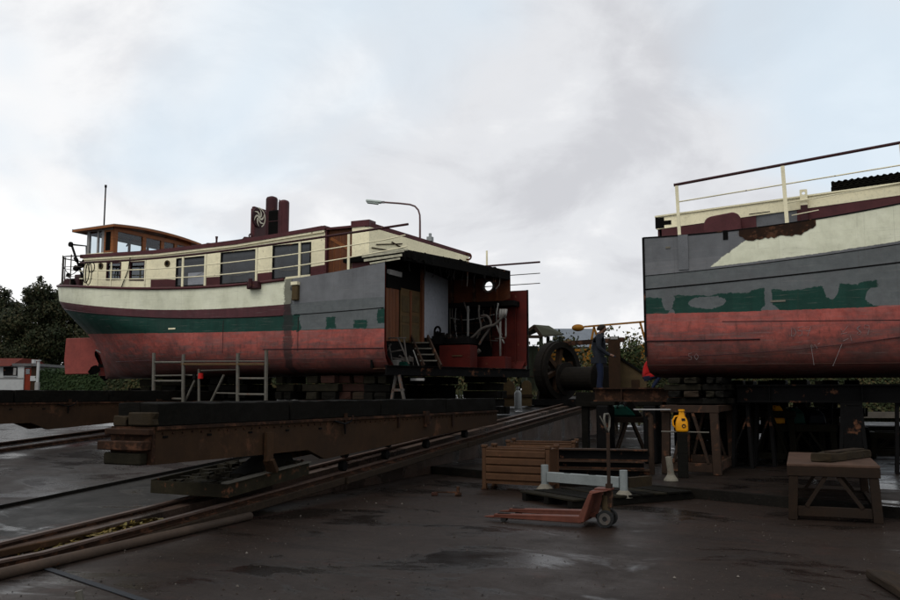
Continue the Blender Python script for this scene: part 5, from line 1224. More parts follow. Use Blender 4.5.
a = sm.side(195.5, 376, 0); b = MB(); b.box(a[0]-.05, a[0]+.05, -.06, .06, a[1]-.08, a[1]+.05); b.build('clamp', 'black_steel', t)

# ------------------------------------------------------------------ trestles and gear on the right
def trestle(loc, yaw, w, d, h, lab, mat='trestle_wood', leg=.10, braces=True, top=None, grp='work trestles', slab=False, plank=.09, low=True):
    t = thing('trestle', lab, 'trestle', loc, yaw, grp)
    T = plank
    if slab:
        b = MB(); b.box(0, w, 0, d, h-.035, h); b.build('top_plate', top or mat, t, bevel=.006)
        hh = h-.037
    else: hh = h
    for y in (0, d-leg*.8):
        b = MB(); b.box(-.0, w, y, y+leg*.8, hh-T*1.3, hh); b.build('top_rail', mat, t, bevel=.006)
    for x in (0.003, w-leg*.8-.003):
        b = MB(); b.box(x, x+leg*.8, leg*.8+.002, d-leg*.8-.002, hh-T*1.2, hh-.004); b.build('side_rail', mat, t, bevel=.006)
    for x, sx in ((.02, -1), (w-.02-leg, 1)):
        for y in (.01, d-leg-.01):
            b = MB(); z1 = hh-T*1.3-.002
            ex = sx*.03
            b.hexa([(x+ex, y, 0), (x+leg+ex, y, 0), (x+leg+ex, y+leg, 0), (x+ex, y+leg, 0), (x, y, z1), (x+leg, y, z1), (x+leg, y+leg, z1), (x, y+leg, z1)]); b.build('leg', mat, t, bevel=.006)
    if low:
        for y in (.03, d-.03-leg*.5): b = MB(); b.box(leg+.0, w-leg, y, y+leg*.5, .05, .05+leg*1.1); b.build('stretcher', mat, t, bevel=.004)
        for x in (.03, w-.03-leg*.5): b = MB(); b.box(x, x+leg*.5, leg+.02, d-leg-.02, .05, .05+leg*1.1); b.build('stretcher', mat, t, bevel=.004)
    if braces:
        for y in (.04, d-.08):
            for s in (0, 1):
                xa = w*.42 if s == 0 else w*.55; xb = w*.20 if s == 0 else w*.80
                b = MB(); b.bar((xa, y+.02, hh-T*1.3), (xb, y+.02, .05+leg*1.1), .045, leg*.7, up=(0, 1, 0)); b.build('brace', mat, t)
    return t
p = G(789, 519.5, 0.01); trestle((p.x, p.y, .008), R(-22), 1.07, 2.3, .70, 'low reddish brown trestle table in the right foreground with a timber on top', 'trestle_wood', .11, slab=True, top='trestle_top')
q = D(826, 463, 11.3); tb = thing('short_timber', 'short thick plank lying across the top of the nearest trestle table', 'timber', (q.x, 11.35, .710), R(44))
b = MB(); b.rough(-.1, 1.25, -.13, .13, .0, .11, 8, .008, 3); b.build('plank_body', 'old_timber_end', tb, bevel=.012)
b = MB(); b.box(.12, 1.1, -.10, .05, .112, .13); b.build('splinter_layer', 'old_timber', tb, bevel=.004)
F1 = Frame(G(662, 474, tz), tz); T_h = D(690, 405.5, F1.o.y).z-tz
trestle((F1.o.x, F1.o.y, tz+.006), -PSI, 1.02, 2.3, T_h, 'tall rusty trestle under the cut end of the bow section beside the yellow can', 'trestle_steel', .14, plank=.1)
gT = tz+.006+T_h
crib(F1, .25, 1.5, 1.8+.10, .62, 1.2, 'timber packing on the tall rusty trestle, left pile', 21, ('dark_timber', 'mossy_timber', 'old_timber'), gzv=gT+.002, name='packing_stack', grp='timber packing on the trestle', lh=.14)
crib(F1, .85, 1.5, 1.8+.10, .35, 1.3, 'timber packing on the tall rusty trestle, right pile', 22, ('dark_timber', 'mossy_timber'), gzv=gT+.002, name='packing_stack', grp='timber packing on the trestle', lh=.14)
# dark post with the yellow can
p = G(681, 477, tz); zt_ = D(681, 432.5, p.y).z
t = thing('steel_post', 'dark square post standing in front of the tall trestle carrying the yellow can', 'post', (p.x, p.y-.15, tz), R(-12)); b = MB(); b.box(-.085, .085, -.085, .085, .0, zt_-tz); b.build('post_body', 'dark_timber', t, bevel=.01)
b = MB(); b.tube([(-.35, -.0, zt_-tz+.02), (.45, -.0, zt_-tz+.01)], .013, 6); b.build('cross_rod', 'galvanised', t)
kc = thing('watering_can', 'bright yellow plastic can with handle on the dark post', 'can', (p.x, p.y-.15, zt_+.02), R(-12))
H_ = D(681, 411, p.y-.15).z-zt_-.02
b = MB(); prof = [(.0, .098), (.03, .108), (.16, .104), (.22, .085), (.28, .050), (.33, .045), (H_, .045)]; rings = []
for z, r in prof:
    rings.append([(r*1.0*math.copysign(abs(math.cos(a))**.7, math.cos(a)), r*.72*math.copysign(abs(math.sin(a))**.7, math.sin(a)), z) for a in [2*math.pi*k/18 for k in range(19)]])
b.grid(rings); b.f.append(tuple(range(18))); b.build('body', 'yellow_plastic', kc, smooth=True)
b = MB(); b.tube([(-.05, 0, .27), (-.11, 0, .26), (-.15, 0, .19), (-.145, 0, .11), (-.10, 0, .06)], .016, 8); b.build('handle', 'yellow_plastic', kc, smooth=True)
b = MB(); b.disc((0, 0, H_+.012), (0, 0, 1), .055, .03, 14); b.build('cap', 'yellow_plastic', kc)
b = MB(); b.ring((.03, -.082, .10), (0, 1, 0), .02, .035, .01, 14); b.build('spot', 'dark_plastic', kc); b = MB(); b.box(-.005, .055, -.080, -.066, .19, .23); b.build('spot', 'dark_plastic', kc)
# smaller trestle at the left of it
F0 = Frame(G(608, 461, tz), tz); h0_ = D(625, 417.5, F0.o.y).z-tz
trestle((F0.o.x, F0.o.y, tz+.006), R(-8), 1.02, .9, h0_, 'small grey brown trestle behind the pallet truck handle', 'trestle_wood', .10, plank=.09)
t = thing('green_canvas_bag', 'dark green canvas bag slumped on the small trestle', 'bag', (F0.o.x+.15, F0.o.y+.45, tz+.008+h0_), 0)
b = MB(); b.prism([(-.12, -.2, 0), (.55, -.2, 0), (.42, -.2, .16), (.28, -.2, .26), (.05, -.2, .24), (-.05, -.2, .12)], (0, .4, 0)); b.build('bag_body', 'green_plastic', t, bevel=.04)
b = MB(); b.tube([(.1, -.21, .2), (.2, -.24, .32), (.3, -.21, .22)], .015, 6); b.build('strap', 'rubber', t)
b = MB(); b.prism([(.3, -.15, 0), (.85, -.15, 0), (.55, -.15, .42)], (0, .3, 0)); t = b.build('dark_tarpaulin', 'soot', bevel=.03, loc=(F0.o.x+.0, F0.o.y+.5, tz+.008+h0_)); tag(t, 'black folded tarpaulin beside the green bag on the small trestle', 'tarpaulin')
# trestle with coloured cans farther right
F2 = Frame(G(778, 462, tz+.02), tz); h2_ = D(800, 424.5, F2.o.y).z-tz
trestle((F2.o.x, F2.o.y, tz+.006), R(-8), 1.2, 1.0, h2_, 'mossy trestle with orange and teal cans behind the nearest table', 'mossy_timber', .12, plank=.12)
def can(x, y, z, w, h, mat, lab, name='jerrycan'):
    t = thing(name, lab, 'can', (x, y, z), R(-8)); b = MB(); b.hexa([(-w/2, -w/3, 0), (w/2, -w/3, 0), (w/2, w/3, 0), (-w/2, w/3, 0), (-w*.42, -w/3.4, h*.62), (w*.42, -w/3.4, h*.62), (w*.42, w/3.4, h*.62), (-w*.42, w/3.4, h*.62)])
    b.hexa([(-w*.42, -w/3.4, h*.62), (w*.42, -w/3.4, h*.62), (w*.42, w/3.4, h*.62), (-w*.42, w/3.4, h*.62), (-w*.1, -w/8, h*.9), (w*.22, -w/8, h*.9), (w*.22, w/8, h*.9), (-w*.1, w/8, h*.9)]); b.build('body', mat, t, bevel=.015)
    b = MB(); b.disc((w*.06, 0, h*.95), (0, 0, 1), w*.12, h*.1, 10); b.build('cap', 'dark_plastic', t)
    b = MB(); b.tube([(-w*.3, 0, h*.66), (-w*.3, 0, h*.88), (w*.0, 0, h*.9)], .012, 6); b.build('handle', mat, t); return t
ct2 = tz+.008+h2_
can(F2.o.x+.14, F2.o.y+.3, ct2, .27, .42, 'yellow_plastic', 'orange yellow can at the left end of the mossy trestle')
can(F2.o.x+.52, F2.o.y+.35, ct2, .40, .36, 'green_plastic', 'teal can in the middle of the mossy trestle')
can(F2.o.x+.98, F2.o.y+.35, ct2, .36, .30, 'dark_plastic', 'dark blue can at the right end of the mossy trestle')
# long girder and steel stands under the bow section
def girder(name, lab, fr, u0, v, z0, L_, h, w=.28, mat='black_steel'):
    t = thing(name, lab, 'girder', fr.w(u0, v, z0), -PSI); b = MB(); b.box(0, L_, -w/2, w/2, 0, .03); b.build('lower_flange', mat, t)
    b = MB(); b.box(0, L_, -w/2, w/2, h-.03, h); b.build('upper_flange', mat, t); b = MB(); b.box(0, L_, -.012, .012, .03, h-.03); b.build('web', mat, t)
    for x in np.arange(.6, L_, 1.6): b = MB(); b.box(x-.01, x+.01, -w/2+.01, w/2-.01, .03, h-.03); b.build('stiffener', mat, t)
    return t
vB = .9; zt_ = FB.side(800, 384.5, vB)[1]; zb_ = FB.side(800, 402.5, vB)[1]
girder('hull_girder', 'long black girder carrying the near side of the bow section', FB, FB.side(737, 390, vB)[0], vB, zb_, 9.5, zt_-zb_)
girder('hull_girder', 'second black girder carrying the far side of the bow section', FB, FB.side(700, 390, 3.6)[0], 3.6, zb_, 11, zt_-zb_)
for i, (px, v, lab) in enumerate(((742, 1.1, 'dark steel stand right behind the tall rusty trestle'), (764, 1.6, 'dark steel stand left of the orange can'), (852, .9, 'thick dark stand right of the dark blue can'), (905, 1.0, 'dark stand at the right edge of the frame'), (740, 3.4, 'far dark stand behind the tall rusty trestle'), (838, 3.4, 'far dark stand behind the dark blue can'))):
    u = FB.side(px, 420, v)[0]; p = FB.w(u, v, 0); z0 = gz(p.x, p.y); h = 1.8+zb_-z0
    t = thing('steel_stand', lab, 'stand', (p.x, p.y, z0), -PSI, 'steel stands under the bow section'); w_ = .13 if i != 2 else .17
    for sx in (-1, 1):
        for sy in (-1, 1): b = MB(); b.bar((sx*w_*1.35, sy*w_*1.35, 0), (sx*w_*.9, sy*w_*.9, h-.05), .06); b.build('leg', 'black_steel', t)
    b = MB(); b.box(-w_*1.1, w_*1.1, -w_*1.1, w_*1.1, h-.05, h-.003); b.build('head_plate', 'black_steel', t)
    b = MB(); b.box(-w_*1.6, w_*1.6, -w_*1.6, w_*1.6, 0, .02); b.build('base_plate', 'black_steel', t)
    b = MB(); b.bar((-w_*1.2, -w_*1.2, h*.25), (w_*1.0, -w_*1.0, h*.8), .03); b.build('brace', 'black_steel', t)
    if i == 2: b = MB(); b.box(-.16, .16, -.2, -.14, 0, h-.06); b.build('face_plate', 'black_steel', t)
def crib2(px, v, lab, seed): u = FB.side(px, 400, v)[0]; return crib(FB, u, v, 1.8+.10, .9, .9, lab, seed, ('dark_timber', 'dark_timber', 'mossy_timber'))
crib2(705, 2.6, 'dark block stack under the bow section behind the tall rusty trestle', 31)
crib2(790, 4.5, 'dark block stack under the bow section behind the cans', 32)
for i, (px, v, lab) in enumerate(((728, 5.0, 'far block stack added to darken the gap between the tall rusty trestle and the first dark stand'), (758, 5.6, 'far block stack added to darken the space behind the second dark stand'), (812, 6.2, 'far block stack added to darken the space behind the teal can'), (842, 5.2, 'far block stack added to darken the space behind the dark blue can'))): crib2(px, v, lab, 40+i)  # added stacks that make the space under the bow darker
for i, (px, v, lab) in enumerate(((746, 2.6, 'dark trestle in the shade left of the orange can'), (868, 4.4, 'low dark trestle in the shade right of the thick dark stand'))):
    u = FB.side(px, 400, v)[0]; p = FB.w(u, v, 0); trestle((p.x, p.y, gz(p.x, p.y)+.004), -PSI, .95, .9, 1.05 if i == 0 else .55, lab, 'mossy_timber', .12, plank=.11)
t = thing('dark_filler_pile', 'pile of dark timbers added to hide the pale ground beyond the stands under the bow section', 'timber', FB.w(FB.side(775, 430, 6.4)[0], 6.4, 0), -PSI); p = t.location; z0 = gz(p.x, p.y); t.location.z = z0  # added timbers, cover the pale ground so the background stays dark
for k in range(9): b = MB(); b.rough(rnd.uniform(-.3, .3), 3.2+rnd.uniform(-.4, .4), (k % 3)*.27, (k % 3)*.27+.24, (k//3)*.20, (k//3)*.20+.19, 6, .008, k); b.build('timber', 'dark_timber', t)
# I-beam across in front of the man, platform behind it
fI = Frame(D(595, 395, 18.6), 0); zt_ = fI.side(600, 387.8, 0)[1]; zb_ = fI.side(600, 401.5, 0)[1]; L_ = fI.side(688, 395, 0)[0]
t = girder('cross_beam', 'rusty brown steel I-beam running towards the bow section at the feet of the man', fI, 0, 0, zb_, L_, zt_-zb_, .22, 'rust_steel')
for k, (x, lab) in enumerate(((.22, 'dark blue box shaped stand under the left end of the I-beam'), (L_*.62, 'dark stand under the right half of the I-beam'))):
    p = fI.w(x, 0, 0); z0 = gz(p.x, p.y); t = thing('beam_stand', lab, 'stand', (p.x, p.y, z0), -PSI); b = MB(); b.box(-.14, .14, -.25, .25, 0, zb_-z0-.08); b.build('body', 'black_steel', t, bevel=.03)
    b = MB(); b.box(-.26, .26, -.2, .2, zb_-z0-.08, zb_-z0-.003); b.build('head_block', 'dark_timber', t, bevel=.01)
t = thing('pale_sheet_metal_strip', 'pale metal strip lying on the trestles below the I-beam', 'strip', D(652, 409.5, 15.6), R(-4)); b = MB(); b.box(-.32, .32, -.08, .08, -.01, .01); b.build('strip_body', 'roof_white', t)
# platform the men stand on
PZ = 1.62; fP = Frame(D(588, 391, 21.4), 0)
t = thing('work_platform', 'dark plank platform between the winch and the bow section', 'platform', fP.w(-.3, 0, 0), -PSI)
for k in range(8): b = MB(); b.box(0, 4.2, k*.34, k*.34+.32, PZ-.05, PZ); b.build('plank', 'dark_timber', t, bevel=.006)
for x in (.2, 2., 3.9):
    for y in (.1, 2.5): b = MB(); p = fP.w(-.3+x, y, 0); z0 = gz(p.x, p.y); b.box(x-.08, x+.08, y-.08, y+.08, z0, PZ-.052); b.build('leg', 'dark_timber', t)
b = MB(); b.box(0, 4.2, -.05, -.003, PZ-.35, PZ-.02); b.build('fascia_board', 'dark_timber', t)

# ------------------------------------------------------------------ people
def person(loc, yaw, lab, J, E_, col, hairmat, hair_c, hair_r, hands, neck_z, hem_z, cat='man', scale=1.0):
    names = list(J); idx = {k: i for i, k in enumerate(names)}
    me = bpy.data.meshes.new('person'); me.from_pydata([J[k][0] for k in names], [(idx[a], idx[c]) for a, c in E_], [])
    o = bpy.data.objects.new('person', me); COL.objects.link(o)
    sk = o.modifiers.new('skin', 'SKIN'); sk.use_smooth_shade = True
    if not me.skin_vertices: 
        with bpy.context.temp_override(active_object=o, object=o): pass
    for k in names: sv = me.skin_vertices[0].data[idx[k]]; sv.radius = J[k][1] if isinstance(J[k][1], tuple) else (J[k][1],)*2; sv.use_root = (k == 'pelvis')
    ss = o.modifiers.new('sub', 'SUBSURF'); ss.levels = 2; ss.render_levels = 2
    dg = bpy.context.evaluated_depsgraph_get(); nm = bpy.data.meshes.new_from_object(o.evaluated_get(dg)); o.modifiers.clear(); o.data = nm
    nm.materials.clear()
    for m in ('skin', col, 'jeans', 'shoe'): nm.materials.append(M[m])
    for p in nm.polygons:
        c = p.center
        mi = 0 if (c.z > neck_z or min((c-Vector(J[h][0])).length for h in hands) < .055) else (1 if c.z > hem_z else (3 if c.z < .10 else 2))
        p.material_index = mi
    o.location = loc; o.rotation_euler = (0, 0, yaw); tag(o, lab, cat)
    b = MB(); hc = Vector(hair_c); rws = []
    for i in range(7):
        th = math.pi*.62*i/6; rws.append([(hc.x+hair_r[0]*math.sin(th)*math.cos(a)-.015*(i/6), hc.y+hair_r[1]*math.sin(th)*math.sin(a), hc.z+hair_r[2]*math.cos(th)-(.0 if math.cos(a) > 0 else .03*i/6)) for a in [2*math.pi*k/16 for k in range(17)]])
    b.grid(rws); b.build('hair', hairmat, o, smooth=True); return o
def figure(crouch=False):
    J = {'pelvis': ((0, 0, .93), (.125, .16)), 'belly': ((.01, 0, 1.08), (.125, .16)), 'chest': ((.0, 0, 1.27), (.135, .175)), 'upper': ((.01, 0, 1.42), (.10, .13)), 'neck': ((.05, 0, 1.515), .058), 'jaw': ((.085, 0, 1.575), (.068, .06)), 'head': ((.09, 0, 1.65), (.092, .078)), 'crown': ((.08, 0, 1.72), (.075, .068)), 'nose': ((.185, 0, 1.615), .016),
         'shL': ((.01, .17, 1.41), .070), 'elL': ((.00, .24, 1.14), .055), 'wrL': ((.20, .20, .98), .036), 'haL': ((.27, .18, .95), .034),
         'shR': ((.01, -.17, 1.41), .072), 'elR': ((.01, -.25, 1.13), .057), 'wrR': ((.20, -.22, .95), .037), 'haR': ((.27, -.20, .92), .034),
         'hiL': ((0, .09, .86), .095), 'knL': ((.02, .11, .48), .065), 'anL': ((-.03, .12, .10), .045), 'toL': ((.12, .13, .045), .038),
         'hiR': ((0, -.09, .86), .095), 'knR': ((.04, -.11, .48), .065), 'anR': ((.02, -.12, .10), .045), 'toR': ((.17, -.13, .045), .038)}
    E_ = [('pelvis', 'belly'), ('belly', 'chest'), ('chest', 'upper'), ('upper', 'neck'), ('neck', 'jaw'), ('jaw', 'head'), ('head', 'crown'), ('head', 'nose')]
    for s in 'LR': E_ += [('upper', 'sh'+s), ('sh'+s, 'el'+s), ('el'+s, 'wr'+s), ('wr'+s, 'ha'+s), ('pelvis', 'hi'+s), ('hi'+s, 'kn'+s), ('kn'+s, 'an'+s), ('an'+s, 'to'+s)]
    for s in 'LR':
        h = Vector(J['ha'+s][0])
        for k in range(4): J[f'f{k}{s}'] = (tuple(h+Vector((.055, (k-1.5)*.021, -.012))), .010); J[f'g{k}{s}'] = (tuple(h+Vector((.085-.008*abs(k-1.2), (k-1.5)*.022, -.04))), .009); E_ += [('ha'+s, f'f{k}{s}'), (f'f{k}{s}', f'g{k}{s}')]
        J['t'+s] = (tuple(h+Vector((.035, .045 if s == 'R' else -.045, .0))), .011); E_ += [('ha'+s, 't'+s)]
    return J, E_
J, E_ = figure()
pm = D(599.5, 391, 22.3); zsc = 1.0
man = person((pm.x, pm.y, PZ+.0), R(-12), 'man in dark jacket and blue jeans standing on the platform, looking down to the right', J, E_, 'jacket_navy', 'hair', (.075, 0, 1.662), (.100, .086, .092), ('haL', 'haR'), 1.505, .80)
man.scale = (1.22, 1.2, 1.0)
b = MB(); b.tube([(.045, 0, 1.49), (.055, 0, 1.535)], [.085, .072], 14, False); b.build('collar', 'jacket_navy', man, smooth=True)
b = MB(); b.tube([(0, 0, .74), (0, 0, .90)], [.175, .165], 18, False); jk = b.build('jacket_hem', 'jacket_navy', man, smooth=True)
J, E_ = figure()
low = {'pelvis': (0, 0, .42), 'belly': (.08, 0, .54), 'chest': (.17, 0, .70), 'upper': (.22, 0, .82), 'neck': (.28, 0, .90), 'jaw': (.32, 0, .95), 'head': (.33, 0, 1.02), 'crown': (.32, 0, 1.09), 'nose': (.42, 0, .99), 'shL': (.21, .17, .81), 'elL': (.36, .22, .60), 'wrL': (.55, .17, .50), 'haL': (.61, .15, .48), 'shR': (.21, -.17, .81), 'elR': (.36, -.23, .58), 'wrR': (.55, -.18, .48), 'haR': (.61, -.16, .46),
       'hiL': (.02, .10, .38), 'knL': (.42, .14, .46), 'anL': (.20, .13, .10), 'toL': (.36, .14, .045), 'hiR': (.02, -.10, .38), 'knR': (.40, -.14, .44), 'anR': (.16, -.13, .10), 'toR': (.32, -.14, .045)}
for k, v in low.items(): J[k] = (v, J[k][1])
for s in 'LR':
    h = Vector(J['ha'+s][0])
    for k in range(4): J[f'f{k}{s}'] = (tuple(h+Vector((.055, (k-1.5)*.021, -.012))), .010); J[f'g{k}{s}'] = (tuple(h+Vector((.085, (k-1.5)*.022, -.04))), .009)
    J['t'+s] = (tuple(h+Vector((.035, .045 if s == 'R' else -.045, .0))), .011)
pr_ = D(641, 391, 22.0)
person((pr_.x+.10, pr_.y, PZ), R(-5), 'person in a bright red jacket crouching behind the cut edge of the bow section', J, E_, 'jacket_red', 'soot', (.31, 0, 1.032), (.102, .088, .094), ('haL', 'haR'), .905, .40, 'person')

# ------------------------------------------------------------------ winch, plates, hut
pw = D(557.5, 371, 27.2); zw_ = pw.z; gzw = gz(pw.x, pw.y)
wn = thing('winch', 'large dark spoked winch wheel with a drum at the top of the rails', 'winch', (pw.x, pw.y, gzw), R(-46)); hz = zw_-gzw
R_ = 29*27.2/860
b = MB(); b.ring((0, 0, hz), (1, 0, 0), R_*.80, R_, .42, 36); b.build('wheel_rim', 'winch_iron', wn)
b = MB(); b.ring((.05, 0, hz), (1, 0, 0), R_*.985, R_*1.03, .10, 36); b.build('wheel_flange', 'winch_iron', wn)
for k in range(6):
    a = k*math.pi/3+.35; b = MB(); b.bar((0, .12*math.cos(a), hz+.12*math.sin(a)), (0, R_*.83*math.cos(a), hz+R_*.83*math.sin(a)), .14, .17, up=(1, 0, 0)); b.build('spoke', 'rust_panel', wn)
b = MB(); b.disc((0, 0, hz), (1, 0, 0), .2, .5, 18); b.build('hub', 'winch_iron', wn)
b = MB(); b.disc((1.0, 0, hz-.25), (1, 0, 0), .36, 1.3, 24); b.ring((.36, 0, hz-.25), (1, 0, 0), .1, .52, .05, 24); b.ring((1.64, 0, hz-.25), (1, 0, 0), .1, .52, .05, 24); b.build('drum', 'winch_iron', wn)
for x in (-.35, 1.85): b = MB(); b.prism([(x, -.7, 0), (x, .7, 0), (x, .3, hz+.1), (x, -.3, hz+.1)], (.10, 0, 0)); b.build('side_cheek', 'winch_iron', wn, bevel=.01)
b = MB(); b.box(-.6, 2.1, -.9, .9, -.05, .14); b.build('bed_frame', 'black_steel', wn)
b = MB(); b.bar((-.5, .4, hz+R_*.95), (2.3, .3, hz+R_*.98), .12, .14); b.build('top_beam', 'rust_steel', wn)
b = MB(); q = D(614.5, 361, 24.2); zz0 = D(614, 386, 24.2).z; zz1 = D(614, 337.5, 24.2).z
t = thing('brown_steel_plate', 'upright rusty brown plate directly right of the standing man', 'plate', (q.x, q.y, PZ), R(-10)); b.prism([(-.16, 0, 0), (.16, 0, 0), (.17, 0, zz1-PZ), (-.12, 0, zz1-PZ), (-.17, 0, zz1-PZ-.12)], (0, .09, 0)); b.build('plate_body', 'brown_plate', t, bevel=.006)
b = MB(); b.box(-.1, .1, -.02, .0, zz1-PZ-.05, zz1-PZ+.03); b.build('pale_tag', 'roof_white', t)
def dz(px, y, d): q = D(px, y, d); return q
fH = D(619, 389, 24.6); t = thing('sloped_housing', 'tan plywood housing with slanting black lid beside the brown plate', 'housing', (fH.x, fH.y, PZ), R(-6)); F_ = lambda px, y: (D(px, y, 24.6)-fH)
a, c = F_(620, 357), F_(646, 377); b = MB(); zb_ = 0; off_ = fH.z-PZ
b.prism([(0, 0, 0), (c.x, 0, 0), (c.x, 0, c.z+off_), (0, 0, a.z+off_)], (0, 1.0, 0)); b.build('housing_body', 'tan_board', t)
b = MB(); b.bar((-.08, .5, a.z+off_+.06), (c.x+.06, .5, c.z+off_), 1.1, .06); b.build('lid', 'black_steel', t)
b = MB(); b.box(c.x*.45, c.x*.75, -.02, -.002, .05, .35); b.build('hatch', 'brown_plate', t)
# rounded boards and gas bottle
for (x0, x1, y0, y1, lab) in ((503, 514.5, 380.5, 404, 'grey board with rounded top left of the gas bottle'), (521.5, 531.5, 380.5, 404, 'grey board with rounded top right of the gas bottle')):
    d_ = 26.5; a, c = D(x0, y1, d_), D(x1, y0, d_); w_ = c.x-a.x; g0 = gz(a.x, d_); h_ = c.z-g0
    t = thing('rounded_board', lab, 'board', (a.x+w_/2, d_, g0), R(-15), 'pair of round topped boards'); pts = [(-w_/2, 0, 0), (w_/2, 0, 0)]+[(w_/2*math.cos(k*math.pi/10), 0, h_-w_/2+w_/2*math.sin(k*math.pi/10)) for k in range(11)]
    b = MB(); b.prism(pts, (0, .07, 0)); b.build('board_body', 'tan_board', t); b = MB(); b.box(-w_/2-.05, w_/2+.05, -.03, -.002, h_*.35, h_*.35+.08); b.build('batten', 'old_timber', t)
d_ = 25.2; a = D(518, 404, d_); g0 = gz(a.x, d_); h_ = D(518, 390, d_).z-g0; t = thing('gas_bottle', 'pale grey gas bottle between two round topped boards', 'gas bottle', (a.x, d_, g0))
b = MB(); r_ = 3.6*d_/860; b.tube([(0, 0, 0), (0, 0, .03), (0, 0, h_*.82), (0, 0, h_*.92), (0, 0, h_)], [r_*.9, r_, r_, r_*.75, r_*.3], 16); b.build('cylinder', 'gas_grey', t, smooth=True)
b = MB(); b.tube([(0, 0, h_), (0, 0, h_+.05)], .02, 8); b.ring((0, 0, h_+.06), (0, 0, 1), r_*.4, r_*.5, .08, 14); b.build('valve_collar', 'gas_grey', t)
# open shelter
d_ = 34; sh0 = D(521.6, 335.5, d_); g0 = 1.0; apex = D(534, 326.3, d_); eR = D(543, 336, d_-.5); eN = D(562.5, 335.5, d_+3.5); rg = D(549, 327.3, d_+3.5)
t = thing('open_shelter', 'small open shelter with mossy gable roof behind the winch', 'shelter', (apex.x, d_, 0), 0)
l = lambda v: tuple(Vector(v)-Vector((apex.x, d_, 0)))
bl = D(530, 335.5, d_+3.5); b = MB(); th = Vector((0, 0, .07))
b.prism([l(sh0), l(apex), l(rg), l(bl)], th); b.build('roof_slope', 'shed_roof', t); b = MB(); b.prism([l(apex+Vector((0, 0, .0))), l(Vector((eR.x, d_, eR.z))), l(eN), l(rg)], th); b.build('roof_slope', 'shed_roof', t)
b = MB(); b.bar(l(sh0), l(apex), .05, .12); b.bar(l(apex), l(Vector((eR.x, d_, eR.z))), .05, .12); b.bar(l(sh0+Vector((.2, 0, -.05))), l(Vector((eR.x-.1, d_, eR.z))), .08, .12); b.build('gable_frame', 'old_timber', t)
for px, dd_ in ((523.5, d_+.1), (541, d_+.1), (548, d_+3.3), (560, d_+3.3)):
    p = D(px, 337, dd_); b = MB(); q = Vector(l(Vector((p.x, dd_, 0)))); b.box(q.x-.07, q.x+.07, q.y-.07, q.y+.07, g0, p.z+.02); b.build('post', 'shed_green', t)
a, c = D(527.5, 400, d_+.6), D(538, 346, d_+.6); b = MB(); q0, q1 = l(Vector((a.x, 0, 0))), l(Vector((c.x, 0, c.z))); b.box(q0[0], q1[0], .6, 1.3, g0, c.z); b.build('cupboard', 'shed_green', t, bevel=.02)
b = MB(); m = (q0[0]+q1[0])/2; b.box(m-.008, m+.008, .58, .60, g0+.1, c.z-.05); b.box(q0[0], q1[0], .57, .60, (g0+c.z)/2, (g0+c.z)/2+.04); b.build('cupboard_trim', 'old_timber', t)
# yellow crane
d_ = 33.0; cr0 = D(608, 395, d_); t = thing('yellow_crane', 'yellow crane frame with a long boom and ball end behind the man', 'crane', (cr0.x, d_, .9), 0)
def cw(px, y, dd=0): return Vector((D(px, y, d_+dd).x-cr0.x, dd, D(px, y, d_+dd).z-.9))
def cb(name, p, q, r, mat='crane_yellow', box=True): b = MB(); (b.bar(p, q, r) if box else b.tube([p, q], r/2, 8)); return b.build(name, mat, t)
cb('boom', cw(584, 326.8), cw(700, 317), .07)
b = MB(); c = cw(578, 327.8); rws = [[(c.x+.24*math.cos(th), .15*math.sin(th)*math.cos(a), c.z+.14*math.sin(th)*math.sin(a)) for a in [2*math.pi*k/14 for k in range(15)]] for th in [math.pi*i/9 for i in range(10)]]
b.grid(rws); b.build('boom_ball', 'crane_yellow', t, smooth=True)
for a, c in (((594, 327), (589, 352)), ((594, 327), (602, 352)), ((640, 322), (648, 350))): cb('leg', cw(*a), cw(*c), .07)
b = MB(); a, c = cw(586, 347), cw(646, 372); b.box(a.x, c.x, .0, .9, c.z, a.z-.2); b.build('machine_body', 'crane_yellow', t, bevel=.04)
b = MB(); a, c = cw(600, 352), cw(612, 364); b.box(a.x, c.x, -.06, -.0, c.z, a.z); b.build('radiator', 'black_steel', t)
b = MB(); a, c = cw(640, 347), cw(650, 372); b.box(a.x, c.x+.6, -.1, .8, c.z, a.z+.1); b.build('cab_side', 'crane_yellow', t, bevel=.03)
for px in (590, 610, 632): q = cw(px, 376); b = MB(); b.disc((q.x, -.05, .45), (0, 1, 0), .45, .3, 20); b.build('wheel', 'rubber', t)
b = MB(); a = cw(588, 372); c = cw(648, 372); b.box(a.x, c.x, .1, .8, .4, a.z); b.build('chassis', 'black_steel', t)
# yellow fence pieces behind the wheel
d2 = 36; a = D(538, 395, d2); t = thing('yellow_barrier', 'yellow slatted steel barrier seen left of and through the winch wheel', 'barrier', (a.x, d2, .9)); 
for y in (350, 354.5, 359): p = D(538, y, d2); q = D(590, y-.5, d2); b = MB(); b.box(0, q.x-p.x, -.03, .03, p.z-.9-.06, p.z-.9+.05); b.build('rail', 'crane_yellow', t)
for px in (538.5, 552, 570, 589): p = D(px, 348, d2); b = MB(); x = p.x-a.x; b.box(x-.05, x+.05, .03, .11, 0, p.z-.9); b.build('post', 'crane_yellow', t)
# distant shed with pale roof
d3 = 62; a, c = D(564, 343, d3), D(600, 338, d3); t = thing('distant_shed', 'far grey shed with pale blue grey roof behind the winch', 'shed', (a.x, d3, 0))
b = MB(); b.box(0, 2.6, 0, 6, 0, a.z-.3); b.build('wall', 'primer_grey', t); b = MB(); b.prism([(-.3, -.3, a.z-.3), (-.3, 6.3, a.z-.3), (-.3, 3, c.z+.9)], (3.1, 0, 0)); b.build('roof', 'shed_slate', t)
b = MB(); b.box(.5, 2, -.05, -.002, 0, 2.3); b.build('door', 'shed_green', t)

